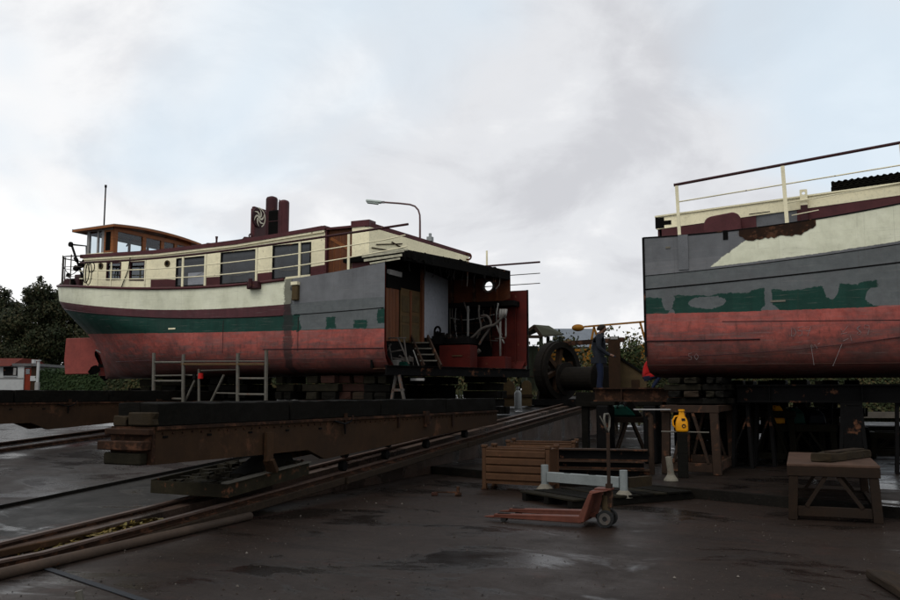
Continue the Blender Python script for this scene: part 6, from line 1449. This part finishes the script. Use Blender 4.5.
# ------------------------------------------------------------------ street lamp
d_ = 33.5; p = D(420, 300, d_); g0 = 1.4; t = thing('street_lamp', 'street lamp with a curved arm rising behind the stern section', 'street lamp', (p.x, d_, g0))
pts = [D(420, y, d_) for y in (300, 240, 222)]+[D(x, y, d_) for x, y in ((419.8, 215), (418.3, 210), (415, 206.3), (410, 204.5), (400, 203.4), (383, 202.2))]
pts = [(q.x-p.x, 0, q.z-g0) for q in pts]; b = MB(); b.tube([(0, 0, 0)]+pts, [.09, .06, .045, .04]+[.036]*6, 10); b.build('pole', 'lamp_pole', t, smooth=True)
a, c = D(366, 200.8, d_), D(381.5, 202.2, d_); b = MB(); xx = lambda q: (q.x-p.x, 0, q.z-g0); A, C_ = Vector(xx(a)), Vector(xx(c)); b.bar(A, C_, .24, .10); b.build('lamp_head', 'lamp_cover', t, bevel=.03)
b = MB(); b.bar(A+Vector((.04, 0, -.07)), C_+Vector((-.12, 0, -.07)), .19, .05); b.build('lens', 'lamp_cover', t, bevel=.02); b = MB(); b.bar(C_-Vector((.02, 0, 0)), C_+Vector((.12, 0, 0)), .08); b.build('arm_socket', 'lamp_grey', t)

# ------------------------------------------------------------------ foreground gear
# pallet truck
p = G(581, 526, .03); yaw = R(180-24); t = thing('pallet_truck', 'worn red hand pallet truck with low forks in the middle foreground', 'pallet truck', (p.x, p.y, .008), R(-24))
for y0_, nm in ((0, 'n'), (.54, 'f')):
    b = MB(); b.hexa([(-1.12, y0_+.04, .05), (0, y0_, .05), (0, y0_+.16, .05), (-1.12, y0_+.12, .05), (-1.12, y0_+.03, .095), (0, y0_, .13), (0, y0_+.16, .13), (-1.12, y0_+.13, .095)])
    b.hexa([(-1.26, y0_+.065, .045), (-1.12, y0_+.04, .045), (-1.12, y0_+.12, .045), (-1.26, y0_+.095, .045), (-1.26, y0_+.065, .058), (-1.12, y0_+.04, .074), (-1.12, y0_+.12, .074), (-1.26, y0_+.095, .058)]); fk = b.build('fork', 'truck_red', t, bevel=.006)
    b = MB(); b.box(-1.08, -.92, y0_+.055, y0_+.105, .099, .103); b.build('fork_slot', 'soot', fk)
    b = MB(); b.disc((-1.0, y0_+.08, .04), (0, 1, 0), .038, .07, 12); b.build('load_roller', 'rubber', t)
b = MB(); b.hexa([(-.06, 0, .06), (.03, 0, .06), (.03, .70, .06), (-.06, .70, .06), (.09, .02, .40), (.14, .02, .40), (.14, .60, .40), (.09, .60, .40)]); b.hexa([(.09, .02, .401), (.14, .02, .401), (.14, .60, .401), (.09, .60, .401), (.10, .05, .43), (.3, .12, .43), (.3, .42, .43), (.10, .49, .43)]); b.build('front_frame', 'truck_red', t, bevel=.008)
b = MB(); b.box(.12, .32, .17, .37, .425, .45); b.build('top_bridge', 'truck_red', t, bevel=.006)
b = MB(); b.tube([(.24, .27, .14), (.24, .27, .36)], .05, 14); b.tube([(.24, .27, .36), (.24, .27, .44)], .03, 12); b.build('pump', 'tan_board', t)
b = MB(); b.box(.14, .34, .14, .40, .09, .15); b.build('pump_base', 'black_steel', t, bevel=.01)
for y in (.14, .33):
    b = MB(); b.disc((.26, y, .10), (0, 1, 0), .10, .055, 20); w_ = b.build('wheel', 'rubber', t); b = MB(); b.ring((.26, y-.03, .10), (0, 1, 0), .03, .07, .012, 16); b.build('rim', 'pipe_dull', w_)
b = MB(); b.bar((.02, .27, .12), (.24, .27, .12), .05, .05); b.build('linkage', 'truck_red', t)
hx = .28; b = MB(); ht = D(604, 411, p.y).z-.05; b.tube([(hx, .27, .22), (hx, .27, ht-.22)], .022, 10); b.box(hx-.035, hx+.035, .23, .31, .22, .50); b.build('tiller', 'trestle_steel', t)
b = MB(); b.tube([(hx, .27, ht-.23), (hx-.01, .19, ht-.15), (hx-.02, .17, ht-.05), (hx-.02, .20, ht), (hx-.01, .34, ht), (hx, .37, ht-.05), (hx, .35, ht-.15), (hx, .27, ht-.23)], .014, 8); b.build('handle_loop', 'galvanised', t, smooth=True)
b = MB(); b.tube([(hx, .21, ht-.18), (hx-.08, .20, ht-.02)], .008, 6); b.build('lever', 'galvanised', t)
# steel stillages
def stillage(loc, yaw, w, d, h, lab, nrib=4):
    t = thing('steel_stillage', lab, 'stillage', loc, yaw, 'brown steel stillages'); z0 = .10
    for x in (0, w-.07):
        for y in (0, d-.07):
            b = MB(); b.box(x, x+.07, y, y+.07, .0, h); b.build('corner_post', 'stillage_orange', t, bevel=.006); b = MB(); b.box(x-.015, x+.085, y-.015, y+.085, 0, .02); b.build('foot', 'rust_steel', t)
            b = MB(); b.box(x-.012, x+.082, y-.012, y+.082, h+.001, h+.05); b.build('stacking_cup', 'stillage_orange', t, bevel=.01)
    for y, nm in ((.012, 1), (d-.032, -1)):
        b = MB(); b.box(.071, w-.071, y, y+.02, z0, h-.03); b.build('side_sheet', 'stillage_orange', t)
        for k in range(nrib):
            zc_ = z0+.05+(h-.03-z0-.05)*(k+.5)/nrib; yy = y-.02 if nm == 1 else y+.02
            b = MB(); b.hexa([(.075, y+.0, zc_-.055), (w-.075, y+.0, zc_-.055), (w-.075, y+.019, zc_-.055), (.075, y+.019, zc_-.055), (.075, y, zc_+.055), (w-.075, y, zc_+.055), (w-.075, y+.019, zc_+.055), (.075, y+.019, zc_+.055)])
            b = MB(); f_ = -1 if nm == 1 else 1; ys = y if nm == 1 else y+.02
            b.prism([(.075, ys, zc_-.060), (.075, ys+f_*.028, zc_-.040), (.075, ys+f_*.028, zc_+.040), (.075, ys, zc_+.060)], (w-.15, 0, 0)); b.build('rib', 'stillage_orange', t)
        b = MB(); b.box(.071, w-.071, y-.01, y+.03, h-.03, h); b.build('top_rim', 'stillage_orange', t, bevel=.005)
    for x in (.012, w-.032):
        b = MB(); b.box(x, x+.02, .071, d-.071, z0, h-.03); b.build('end_sheet', 'stillage_orange', t); b = MB(); b.box(x-.01, x+.03, .071, d-.071, h-.029, h); b.build('top_rim', 'stillage_orange', t)
    b = MB(); b.box(.07, w-.07, .07, d-.07, z0, z0+.02); b.build('floor', 'rust_steel', t); return t
a = G(482, 490, .0); yw = R(-25); hh_ = D(482, 447, a.y).z
stillage((a.x, a.y, .01), yw, 1.18, .5, hh_-.02, 'brown orange ribbed steel stillage left of the white stand')
a2 = G(507, 476, 0); stillage((a2.x, a2.y+.2, .01), yw+R(12), 1.35, .8, .62, 'second brown steel stillage just behind the first, mostly hidden', 3)
# white steel stand with cone feet
a = D(545, 491, 13.6); c = D(624, 498, 12.7); a.z = c.z = 0; dv_ = (c-a); L_ = dv_.length; yw = math.atan2(dv_.y, dv_.x)
t = thing('white_stand', 'white steel beam on two flared feet in front of the dark beams', 'stand', (a.x, a.y, .01), yw)
zA_ = D(545, 490, 13.6).z
for x in (0, L_):
    k_ = x/L_; dd_ = 13.6+(12.7-13.6)*k_; z0 = max(.02, D(545+79*k_, 490.5+7*k_, dd_).z-.01); zt_ = D(545, 465.5+5.5*k_, dd_).z
    b = MB(); b.tube([(x, 0, z0), (x, 0, z0+.03), (x, 0, z0+.09), (x, 0, z0+.10)], [.14, .13, .075, .06], 16); b.build('flared_foot', 'white_foot', t, smooth=False)
    b = MB(); b.tube([(x, 0, z0+.1), (x, 0, zt_)], .058, 14); b.build('post', 'white_steel', t)
zb0 = D(580, 485, 13.2).z; zb1 = D(580, 475.5, 13.2).z
b = MB(); b.box(.06, L_-.06, -.045, .045, zb0, zb1+.01); b.build('beam', 'white_steel', t, bevel=.006)
b = MB(); b.bar((L_+.02, .06, (zb0+zb1)/2), (L_+.12, .55, (zb0+zb1)/2+.0), .10, zb1-zb0); b.build('side_arm', 'old_timber_end', t)
for k_ in (.3, .62): b = MB(); b.box(L_*k_-.05, L_*k_+.05, -.02, .02, zb1+.01, zb1+.02); b.build('bolt_plate', 'soot', t)
# pallet / low wooden platform
t = thing('timber_pallet', 'low dark timber pallet under and behind the white stand', 'pallet', (G(572, 510, 0).x, G(572, 510, 0).y, .01), R(30))
for k in range(3): b = MB(); b.box(0, 2.3, k*.55, k*.55+.10, 0, .10); b.build('bearer', 'dark_timber', t)
for k in range(9): b = MB(); b.box(k*.255, k*.255+.21, -.03, 1.25, .101, .128+.004*(k % 2)); b.build('board', 'dark_timber' if k % 3 else 'mossy_timber', t, bevel=.004)
# stack of steel beams
zr_ = .01
def hbeam(px0, px1, yb, yt, d_, lab):
    a, c = D(px0, yb, d_), D(px1, yb, d_-.35); z0, z1 = a.z, D(px0, yt, d_).z; v_ = c-a; v_.z = 0; t = thing('steel_beam', lab, 'beam', (a.x, a.y, z0), math.atan2(v_.y, v_.x), 'pile of steel beams'); L_ = v_.length; h = z1-z0; b = MB(); b.box(0, L_, -.12, .12, 0, .022); b.build('lower_flange', 'rust_steel', t); b = MB(); b.box(0, L_, -.12, .12, h-.022, h); b.build('upper_flange', 'trestle_steel', t); b = MB(); b.box(0, L_, -.01, .01, .022, h-.022); b.build('web', 'black_steel', t); return t
hbeam(553, 648, 459.6, 448.2, 15.6, 'topmost steel beam of the pile behind the white stand'); hbeam(556, 644, 467.4, 459.9, 15.5, 'middle steel beam of the pile behind the white stand'); hbeam(548, 650, 482.5, 467.7, 15.5, 'lowest steel beam of the pile behind the white stand')
t = thing('beam_support', 'dark timber under the pile of steel beams', 'timber', (D(560, 480, 15.4).x, 15.35, .01), R(0)); zz = D(560, 482.6, 15.5).z-.013
for x in (.1, 1.3): b = MB(); b.box(x, x+.14, -.3, .45, 0, max(.03, zz)); b.build('bearer', 'dark_timber', t)
# rusty pole with hook and white flared post at its foot
a = G(659, 474, tz); t = thing('rusty_pole', 'rusty upright pole with bent top left of the yellow can', 'pole', (a.x-.15, a.y-.1, tz)); h_ = D(655, 414, a.y).z-tz
b = MB(); b.tube([(0, 0, 0), (0, 0, h_*.96), (-.03, 0, h_), (-.09, 0, h_)], .05, 10); b.build('pole_body', 'trestle_steel', t); b = MB(); b.tube([(-.06, -.02, h_-.1), (-.08, -.03, h_*.5), (-.05, -.02, h_*.3)], .012, 5); b.build('chain', 'soot', t)
a = G(671, 481, tz); t = thing('flared_post', 'short cream post with flared foot at the corner of the raised terrace', 'post', (a.x, a.y, tz+.004)); h_ = D(671, 457, a.y).z-tz
b = MB(); b.tube([(0, 0, 0), (0, 0, .03), (0, 0, .10), (0, 0, .14)], [.12, .11, .06, .055], 14); b.build('flared_foot', 'white_foot', t); b = MB(); b.tube([(0, 0, .14), (-.03, 0, h_)], .055, 12); b.build('post_body', 'white_foot', t)
# small jack on the ground
a = G(434, 496, 0); t = thing('small_jack', 'small rusty lever jack lying alone on the yard ground', 'jack', (a.x, a.y, .008), R(-4)); b = MB(); b.bar((0, 0, .05), (.36, 0, .05), .03, .02); b.build('lever', 'rust_steel', t); b = MB(); b.box(-.04, .06, -.04, .04, 0, .05); b.build('foot_block', 'brick_red', t, bevel=.008)
b = MB(); b.box(.33, .43, -.06, .06, 0, .05); b.box(.355, .40, -.04, .04, .05, .14); b.build('jack_body', 'rust_steel', t, bevel=.008)
# bits at the frame edge
a = G(81, 606, .0); t = thing('stub_pipe', 'stub of a pale pipe standing at the bottom left edge', 'pipe', (a.x, a.y, .0)); h_ = D(79, 591, a.y).z; b = MB(); b.tube([(0, 0, 0), (-.025, 0, h_)], .030, 12); b.build('pipe_body', 'galvanised', t)
a = G(903, 596, 0); t = thing('edge_timber', 'brown timber lying at the right bottom edge of the yard', 'timber', (a.x+.02, a.y, .01), R(82)); b = MB(); b.rough(-1.0, .62, -.12, .10, 0, .07, 8, .006, 3); b.build('timber_body', 'old_timber', t, bevel=.01)

# ------------------------------------------------------------------ far left: house, post, hedge, trees
d_ = 58; Z = lambda y, d=d_: D(0, y, d).z; X = lambda px, d=d_: D(px, 380, d).x
t = thing('white_house', 'low white house with red door and small red roof at the left edge', 'house', (X(-60), d_, -.3))
x0 = X(-60); w_ = X(23.5)-x0
b = MB(); b.box(0, w_, 0, 5, 0, Z(366.3)+.3); b.build('wall', 'house_white', t)
b = MB(); b.prism([(-.3, -.4, Z(366.3)+.3), (-.3, 5.4, Z(366.3)+.3), (-.3, 3.6, Z(357.5)+.3), (-.3, 1.4, Z(357.5)+.3)], (X(12)-x0+.3, 0, 0)); b.build('roof', 'roof_red', t)
b = MB(); b.box(X(12)-x0, X(36)-x0, -.1, 5, Z(366.2)+.3, Z(363.5)+.3); b.build('flat_roof', 'deck_grey', t)
for a, c in ((2.8, 16.8), (-28, -10)): b = MB(); b.prism([(X(a)-x0, -.04, Z(366.8)+.3), (X(c)-x0, -.04, Z(366.8)+.3), (X(c+.5)-x0, -.04, Z(375.8)+.3), (X(a+.5)-x0, -.04, Z(375.8)+.3)], (0, .035, 0)); wo = b.build('window', 'black_steel', t); b = MB(); b.box(X(c-3.6)-x0, X(c-.8)-x0, -.06, -.045, Z(375)+.3, Z(368)+.3); b.build('curtain', 'curtain', wo); b = MB(); b.box(X(a)-x0, X(c)-x0, -.09, -.002, Z(376.6)+.3, Z(375.9)+.3); b.build('sill', 'house_white', wo)
b = MB(); b.box(0, w_, -.03, -.002, Z(378.8)+.3, Z(378.2)+.3); b.build('wall_moulding', 'pipe_dull', t)
b = MB(); b.box(X(23.6)-x0, X(30)-x0, .1, .2, 0, Z(368)+.3); do = b.build('door', 'door_red', t); b = MB(); b.box(X(24.8)-x0, X(28.8)-x0, .06, .099, Z(374)+.3, Z(369)+.3); b.build('door_pane', 'glass_dark', do)
b = MB(); b.box(X(30.1)-x0, X(35.5)-x0, .0, .2, Z(381)+.3, Z(376)+.3); b.build('low_wall', 'house_white', t); b = MB(); b.box(X(30.1)-x0, X(35.5)-x0, .05, .2, 0, Z(381)+.3); b.box(X(30.1)-x0, X(35.5)-x0, .08, .2, Z(376)+.3, Z(366.5)+.3); b.build('porch_panel', 'brown_plate', t)
b = MB(); q = Z(363)+.3; b.box(X(27)-x0, X(29.5)-x0, .5, .8, q, q+.25); b.build('chimney', 'house_white', t)
a = D(37.3, 385, 50); t = thing('white_post', 'white post with a cap standing right of the white house', 'post', (a.x, 50, -.2)); h_ = D(37, 361, 50).z+.2; b = MB(); b.box(-.06, .06, -.06, .06, 0, h_); b.build('shaft', 'house_white', t); b = MB(); b.box(-.11, .11, -.11, .11, h_, h_+.06); b.build('cap', 'house_white', t); b = MB(); b.box(-.1, .1, -.1, .1, .0, D(37, 377, 50).z-.1); b.build('sleeve', 'roof_white', t)

def leaf_cloud(b, rr, c, rad, n, s, flat=1.0, shell=.55):
    for i in range(n):
        while True:
            d = Vector((rr.gauss(0, 1), rr.gauss(0, 1), rr.gauss(0, 1)))
            if d.length > .1: break
        d.normalize(); q = shell+(1-shell)*rr.random(); q = q if rr.random() < .8 else rr.random()
        p = Vector(c)+Vector((d.x*rad[0], d.y*rad[1], d.z*rad[2]))*q
        nrm = (d+Vector((rr.uniform(-1, 1), rr.uniform(-1, 1), rr.uniform(-.6, 1)))).normalized(); t_ = nrm.cross(Vector((rr.uniform(-1, 1), rr.uniform(-1, 1), rr.uniform(-1, 1)))).normalized(); u_ = nrm.cross(t_); k = s*rr.uniform(.5, 1.25)
        m = len(b.v); b.v += [tuple(p-t_*k), tuple(p+u_*k*.55), tuple(p+t_*k), tuple(p-u_*k*.55)]; b.f.append((m, m+1, m+2, m+3))
def raw(b, name, mat, parent):      # no normal recalculation: thousands of islands
    me = bpy.data.meshes.new(name); me.from_pydata(b.v, [], b.f); me.materials.append(M[mat]); o = bpy.data.objects.new(name, me); COL.objects.link(o); o.parent = parent; return o
def tree(loc, h, clumps, lab, seed, s=.2, mat='leaf_dark', n=520, grp=None, trunk_h=.35, r0=.3):
    t = thing('tree', lab, 'tree', loc, 0, grp); rr = random.Random(seed); b = MB(); b.tube([(0, 0, -.2), (.05, 0, h*.2), (-.05, .1, h*.45), (.1, 0, h*.8)], [r0, r0*.75, r0*.5, r0*.12], 9)
    lf = MB()
    for (cx, cy, cz, r) in clumps:
        z0 = min(cz*.6, h*trunk_h+rr.uniform(-.1, .1)*h); b.tube([(0, 0, z0), (cx*.5, cy*.5, (z0+cz)/2+.2), (cx, cy, cz)], [r0*.35, r0*.2, r0*.06], 6)
        leaf_cloud(lf, rr, (cx, cy, cz), (r, r, r*.85), int(n*r*r), s)
        for _ in range(3):
            d = Vector((rr.uniform(-1, 1), rr.uniform(-1, 1), rr.uniform(-.3, 1))).normalized(); leaf_cloud(lf, rr, Vector((cx, cy, cz))+d*r*.95, (r*.35,)*3, int(n*r*r*.12), s, shell=.1)
    b.build('trunk', 'bark', t, smooth=True); raw(lf, 'crown', mat, t); return t
rr = random.Random(21)
def clumps_px(pts, d, base):
    out = []
    for px, y, r in pts: q = D(px, y, d); out.append((q.x-base.x, rr.uniform(-1.5, 1.5), q.z, r))
    return out
d_ = 68; base = D(48, 390, d_); base.z = 0
tree((base.x, d_, -.2), 9, clumps_px([(47, 290, .95), (35, 296, 1.1), (58, 297, 1.2), (44, 305, 1.5), (70, 308, 1.3), (28, 310, 1.2), (56, 318, 1.6), (82, 322, 1.1), (36, 326, 1.5), (72, 334, 1.3), (94, 338, .9), (50, 345, 1.6), (86, 352, 1.0), (30, 350, 1.4), (66, 360, 1.4), (100, 362, .8), (45, 368, 1.4), (18, 322, 1.5), (62, 286, .8), (78, 300, 1.0), (20, 338, 1.6), (88, 330, 1.2), (60, 340, 1.6), (40, 340, 1.6), (102, 350, .9)], d_, base), d_ and 'tall dark broadleaf tree just left of the stern section', 31, .13, n=800)
base = D(6, 390, 74); base.z = 0
tree((base.x, 74, -.2), 8.5, clumps_px([(4, 304, 1.5), (-12, 312, 1.7), (16, 314, 1.5), (-28, 322, 1.8), (4, 330, 2.0), (-16, 345, 2.0), (20, 345, 1.7), (0, 358, 2.0), (-40, 350, 2.0), (12, 372, 1.6)], 74, base), 'rounded dark tree behind the white house', 32, .15, n=650)
def hedge(name, lab, px0, px1, ytop, d, depth, mat, seed, n, s=.12, zb=-.2, parent=None):
    a, c = D(px0, ytop, d), D(px1, ytop, d); t = thing(name, lab, 'hedge', ((a.x+c.x)/2, d, zb)); rr = random.Random(seed); lf = MB(); L_ = c.x-a.x; h = a.z-zb
    for i in range(n):
        x = rr.uniform(-L_/2, L_/2); f_ = rr.random(); y, z = (rr.uniform(-depth/2, -depth/2+.15), h*rr.random()) if f_ < .6 else (rr.uniform(-depth/2, depth/2), h-abs(rr.gauss(0, .12)))
        if f_ > .97: z = h+rr.uniform(0, .18)
        p = Vector((x, y, z)); nrm = Vector((rr.uniform(-1, 1), -1 if f_ < .6 else rr.uniform(-1, 1), rr.uniform(0, 1))).normalized(); t_ = nrm.cross(Vector((rr.uniform(-1, 1), rr.uniform(-1, 1), rr.uniform(-1, 1)))).normalized(); u_ = nrm.cross(t_); k = s*rr.uniform(.5, 1.2)
        m = len(lf.v); lf.v += [tuple(p-t_*k), tuple(p+u_*k*.6), tuple(p+t_*k), tuple(p-u_*k*.6)]; lf.f.append((m, m+1, m+2, m+3))
    raw(lf, 'foliage', mat, t); b = MB(); b.box(-L_/2+.1, L_/2-.1, -depth/2+.15, depth/2-.1, 0, h-.15); b.build('core', 'mossy_timber', t); return t
hedge('clipped_hedge', 'clipped green hedge beyond the rudder at far left', 41, 118, 371.5, 52, 1.2, 'leaf_hedge', 41, 9000, .11)
hedge('low_hedge', 'low rough hedge seen in the gap below the stern section', 110, 520, 374, 46, 1.6, 'leaf_mid', 42, 20000, .13, zb=0)
hedge('low_hedge', 'rough brown green hedge seen under the bow section', 640, 1100, 376.5, 46, 1.6, 'leaf_mid', 43, 22000, .13, zb=0)
def bush(px0, px1, y0, y1, d, n, lab, mat, seed, s, name='bush', nst=9):
    a, c = D(px0, y0, d), D(px1, y1, d); g0 = max(0, gz((a.x+c.x)/2, d)) if d < 31 else .9; t = thing(name, lab, 'bush', ((a.x+c.x)/2, d, g0)); rr = random.Random(seed); lf = MB(); st = MB(); w_ = (c.x-a.x)/2; h = a.z-g0
    for k in range(nst):
        ex = rr.uniform(-w_, w_); hh = h*rr.uniform(.6, 1.02)*(1-.35*abs(ex/w_)); pts = [Vector((ex*.2, rr.uniform(-.2, .2), 0)), Vector((ex*.6, rr.uniform(-.4, .4), hh*.55)), Vector((ex, rr.uniform(-.5, .5), hh))]; st.tube(pts, [.03, .02, .008], 5)
        for i in range(n//nst):
            t_ = rr.uniform(.25, 1.02); p = pts[0].lerp(pts[1], t_*2) if t_ < .5 else pts[1].lerp(pts[2], t_*2-1); leaf_cloud(lf, rr, p+Vector((rr.gauss(0, .2), rr.gauss(0, .2), rr.gauss(0, .17))), (.02,)*3, 1, s)
    st.build('stems', 'bark', t); raw(lf, 'foliage', mat, t); return t
bush(584, 650, 325, 374, 30.0, 11000, 'tall straggly green bush behind the man and the brown plate', 'leaf_bush', 51, .075, nst=26)
bush(600, 652, 330, 376, 31.2, 5000, 'yellowing bush spreading behind the slanting lid of the tan housing', 'leaf_autumn_bush', 56, .07, nst=16)
bush(540, 575, 326, 372, 40, 1800, 'dark bush rising behind the open shelter and winch wheel', 'leaf_dark', 52, .14, nst=9)
bush(566, 592, 332, 360, 34, 700, 'small leafy bush between the winch wheel and the standing man', 'leaf_mid', 53, .10)
bush(522, 545, 345, 392, 36.5, 1500, 'dark undergrowth below the open shelter', 'leaf_dark', 54, .12)
rr = random.Random(77)
b = MB()
for i in range(5200):      # weeds and rough grass at the head of the slip
    u = rr.uniform(-26, -9.2); v = rr.uniform(26, 36); p = Vector((u, v, zs(v)+.0 if u < UW else .4)); h = rr.uniform(.05, .3); a = rr.uniform(0, 6.28); k = .03
    m = len(b.v); b.v += [tuple(p+Vector((math.cos(a)*k, math.sin(a)*k, 0))), tuple(p-Vector((math.cos(a)*k, math.sin(a)*k, 0))), tuple(p+Vector((rr.uniform(-.1, .1), rr.uniform(-.1, .1), h)))]; b.f.append((m, m+1, m+2))
o = raw(b, 'rough_grass', 'leaf_mid', None); inuv(o); tag(o, 'rough dry grass and weeds at the head of the slipway', 'grass', kind='stuff')
# pale path and low wall on the far right
q = [D(855, 412, 0) if False else None]
b = MB(); a, c = G(845, 412, .02), G(1000, 412, .02)
b.box(-8, 30, 0, 1.4, -.3, .0); o = b.build('path', 'path_pale', loc=(20, 44.5, .62)); tag(o, 'pale path beyond the yard on the far right', kind='structure')

a, c = G(44, 568, .01), G(140, 600, .01); dd_ = c-a
b = MB(); b.bar((0, 0, .003), (dd_.length+.6, 0, .003), .07, .006); o = b.build('cable_cover', 'strip_grey', loc=(a.x, a.y, .012), rot=(0, 0, math.atan2(dd_.y, dd_.x))); tag(o, 'thin blue grey steel strip set in the yard ground at the lower left', 'strip')

rr = random.Random(90); b = MB()
for i in range(3600):
    d = 6.5+13*rr.random()**1.3; px = rr.uniform(-40, 940); x = (px-450)/FPX*d; q = SLIP.loc((x, d, 0))
    if q.x < UW+.05 and q.y > 6: continue
    up = q.y > e1.y+(q.x-e1.x)*(e3.y-e1.y)/(e3.x-e1.x)-.25
    if up: continue
    k = rr.uniform(.003, .010) if rr.random() < .94 else rr.uniform(.012, .022); th = rr.uniform(0, 3.1); c, d2_ = math.cos(th)*k, math.sin(th)*k; z = .010
    m = len(b.v); b.v += [(x-c, d-d2_, z), (x+d2_*.8, d-c*.8, z), (x+c, d+d2_, z), (x-d2_*.7, d+c*.7, z), (x, d, z+k*.8)]; b.f += [(m, m+1, m+4), (m+1, m+2, m+4), (m+2, m+3, m+4), (m+3, m, m+4)]
o = raw(b, 'grit', 'grit_mix', None); tag(o, 'loose grit, paint flakes and small stones on the yard ground', 'grit', kind='stuff')
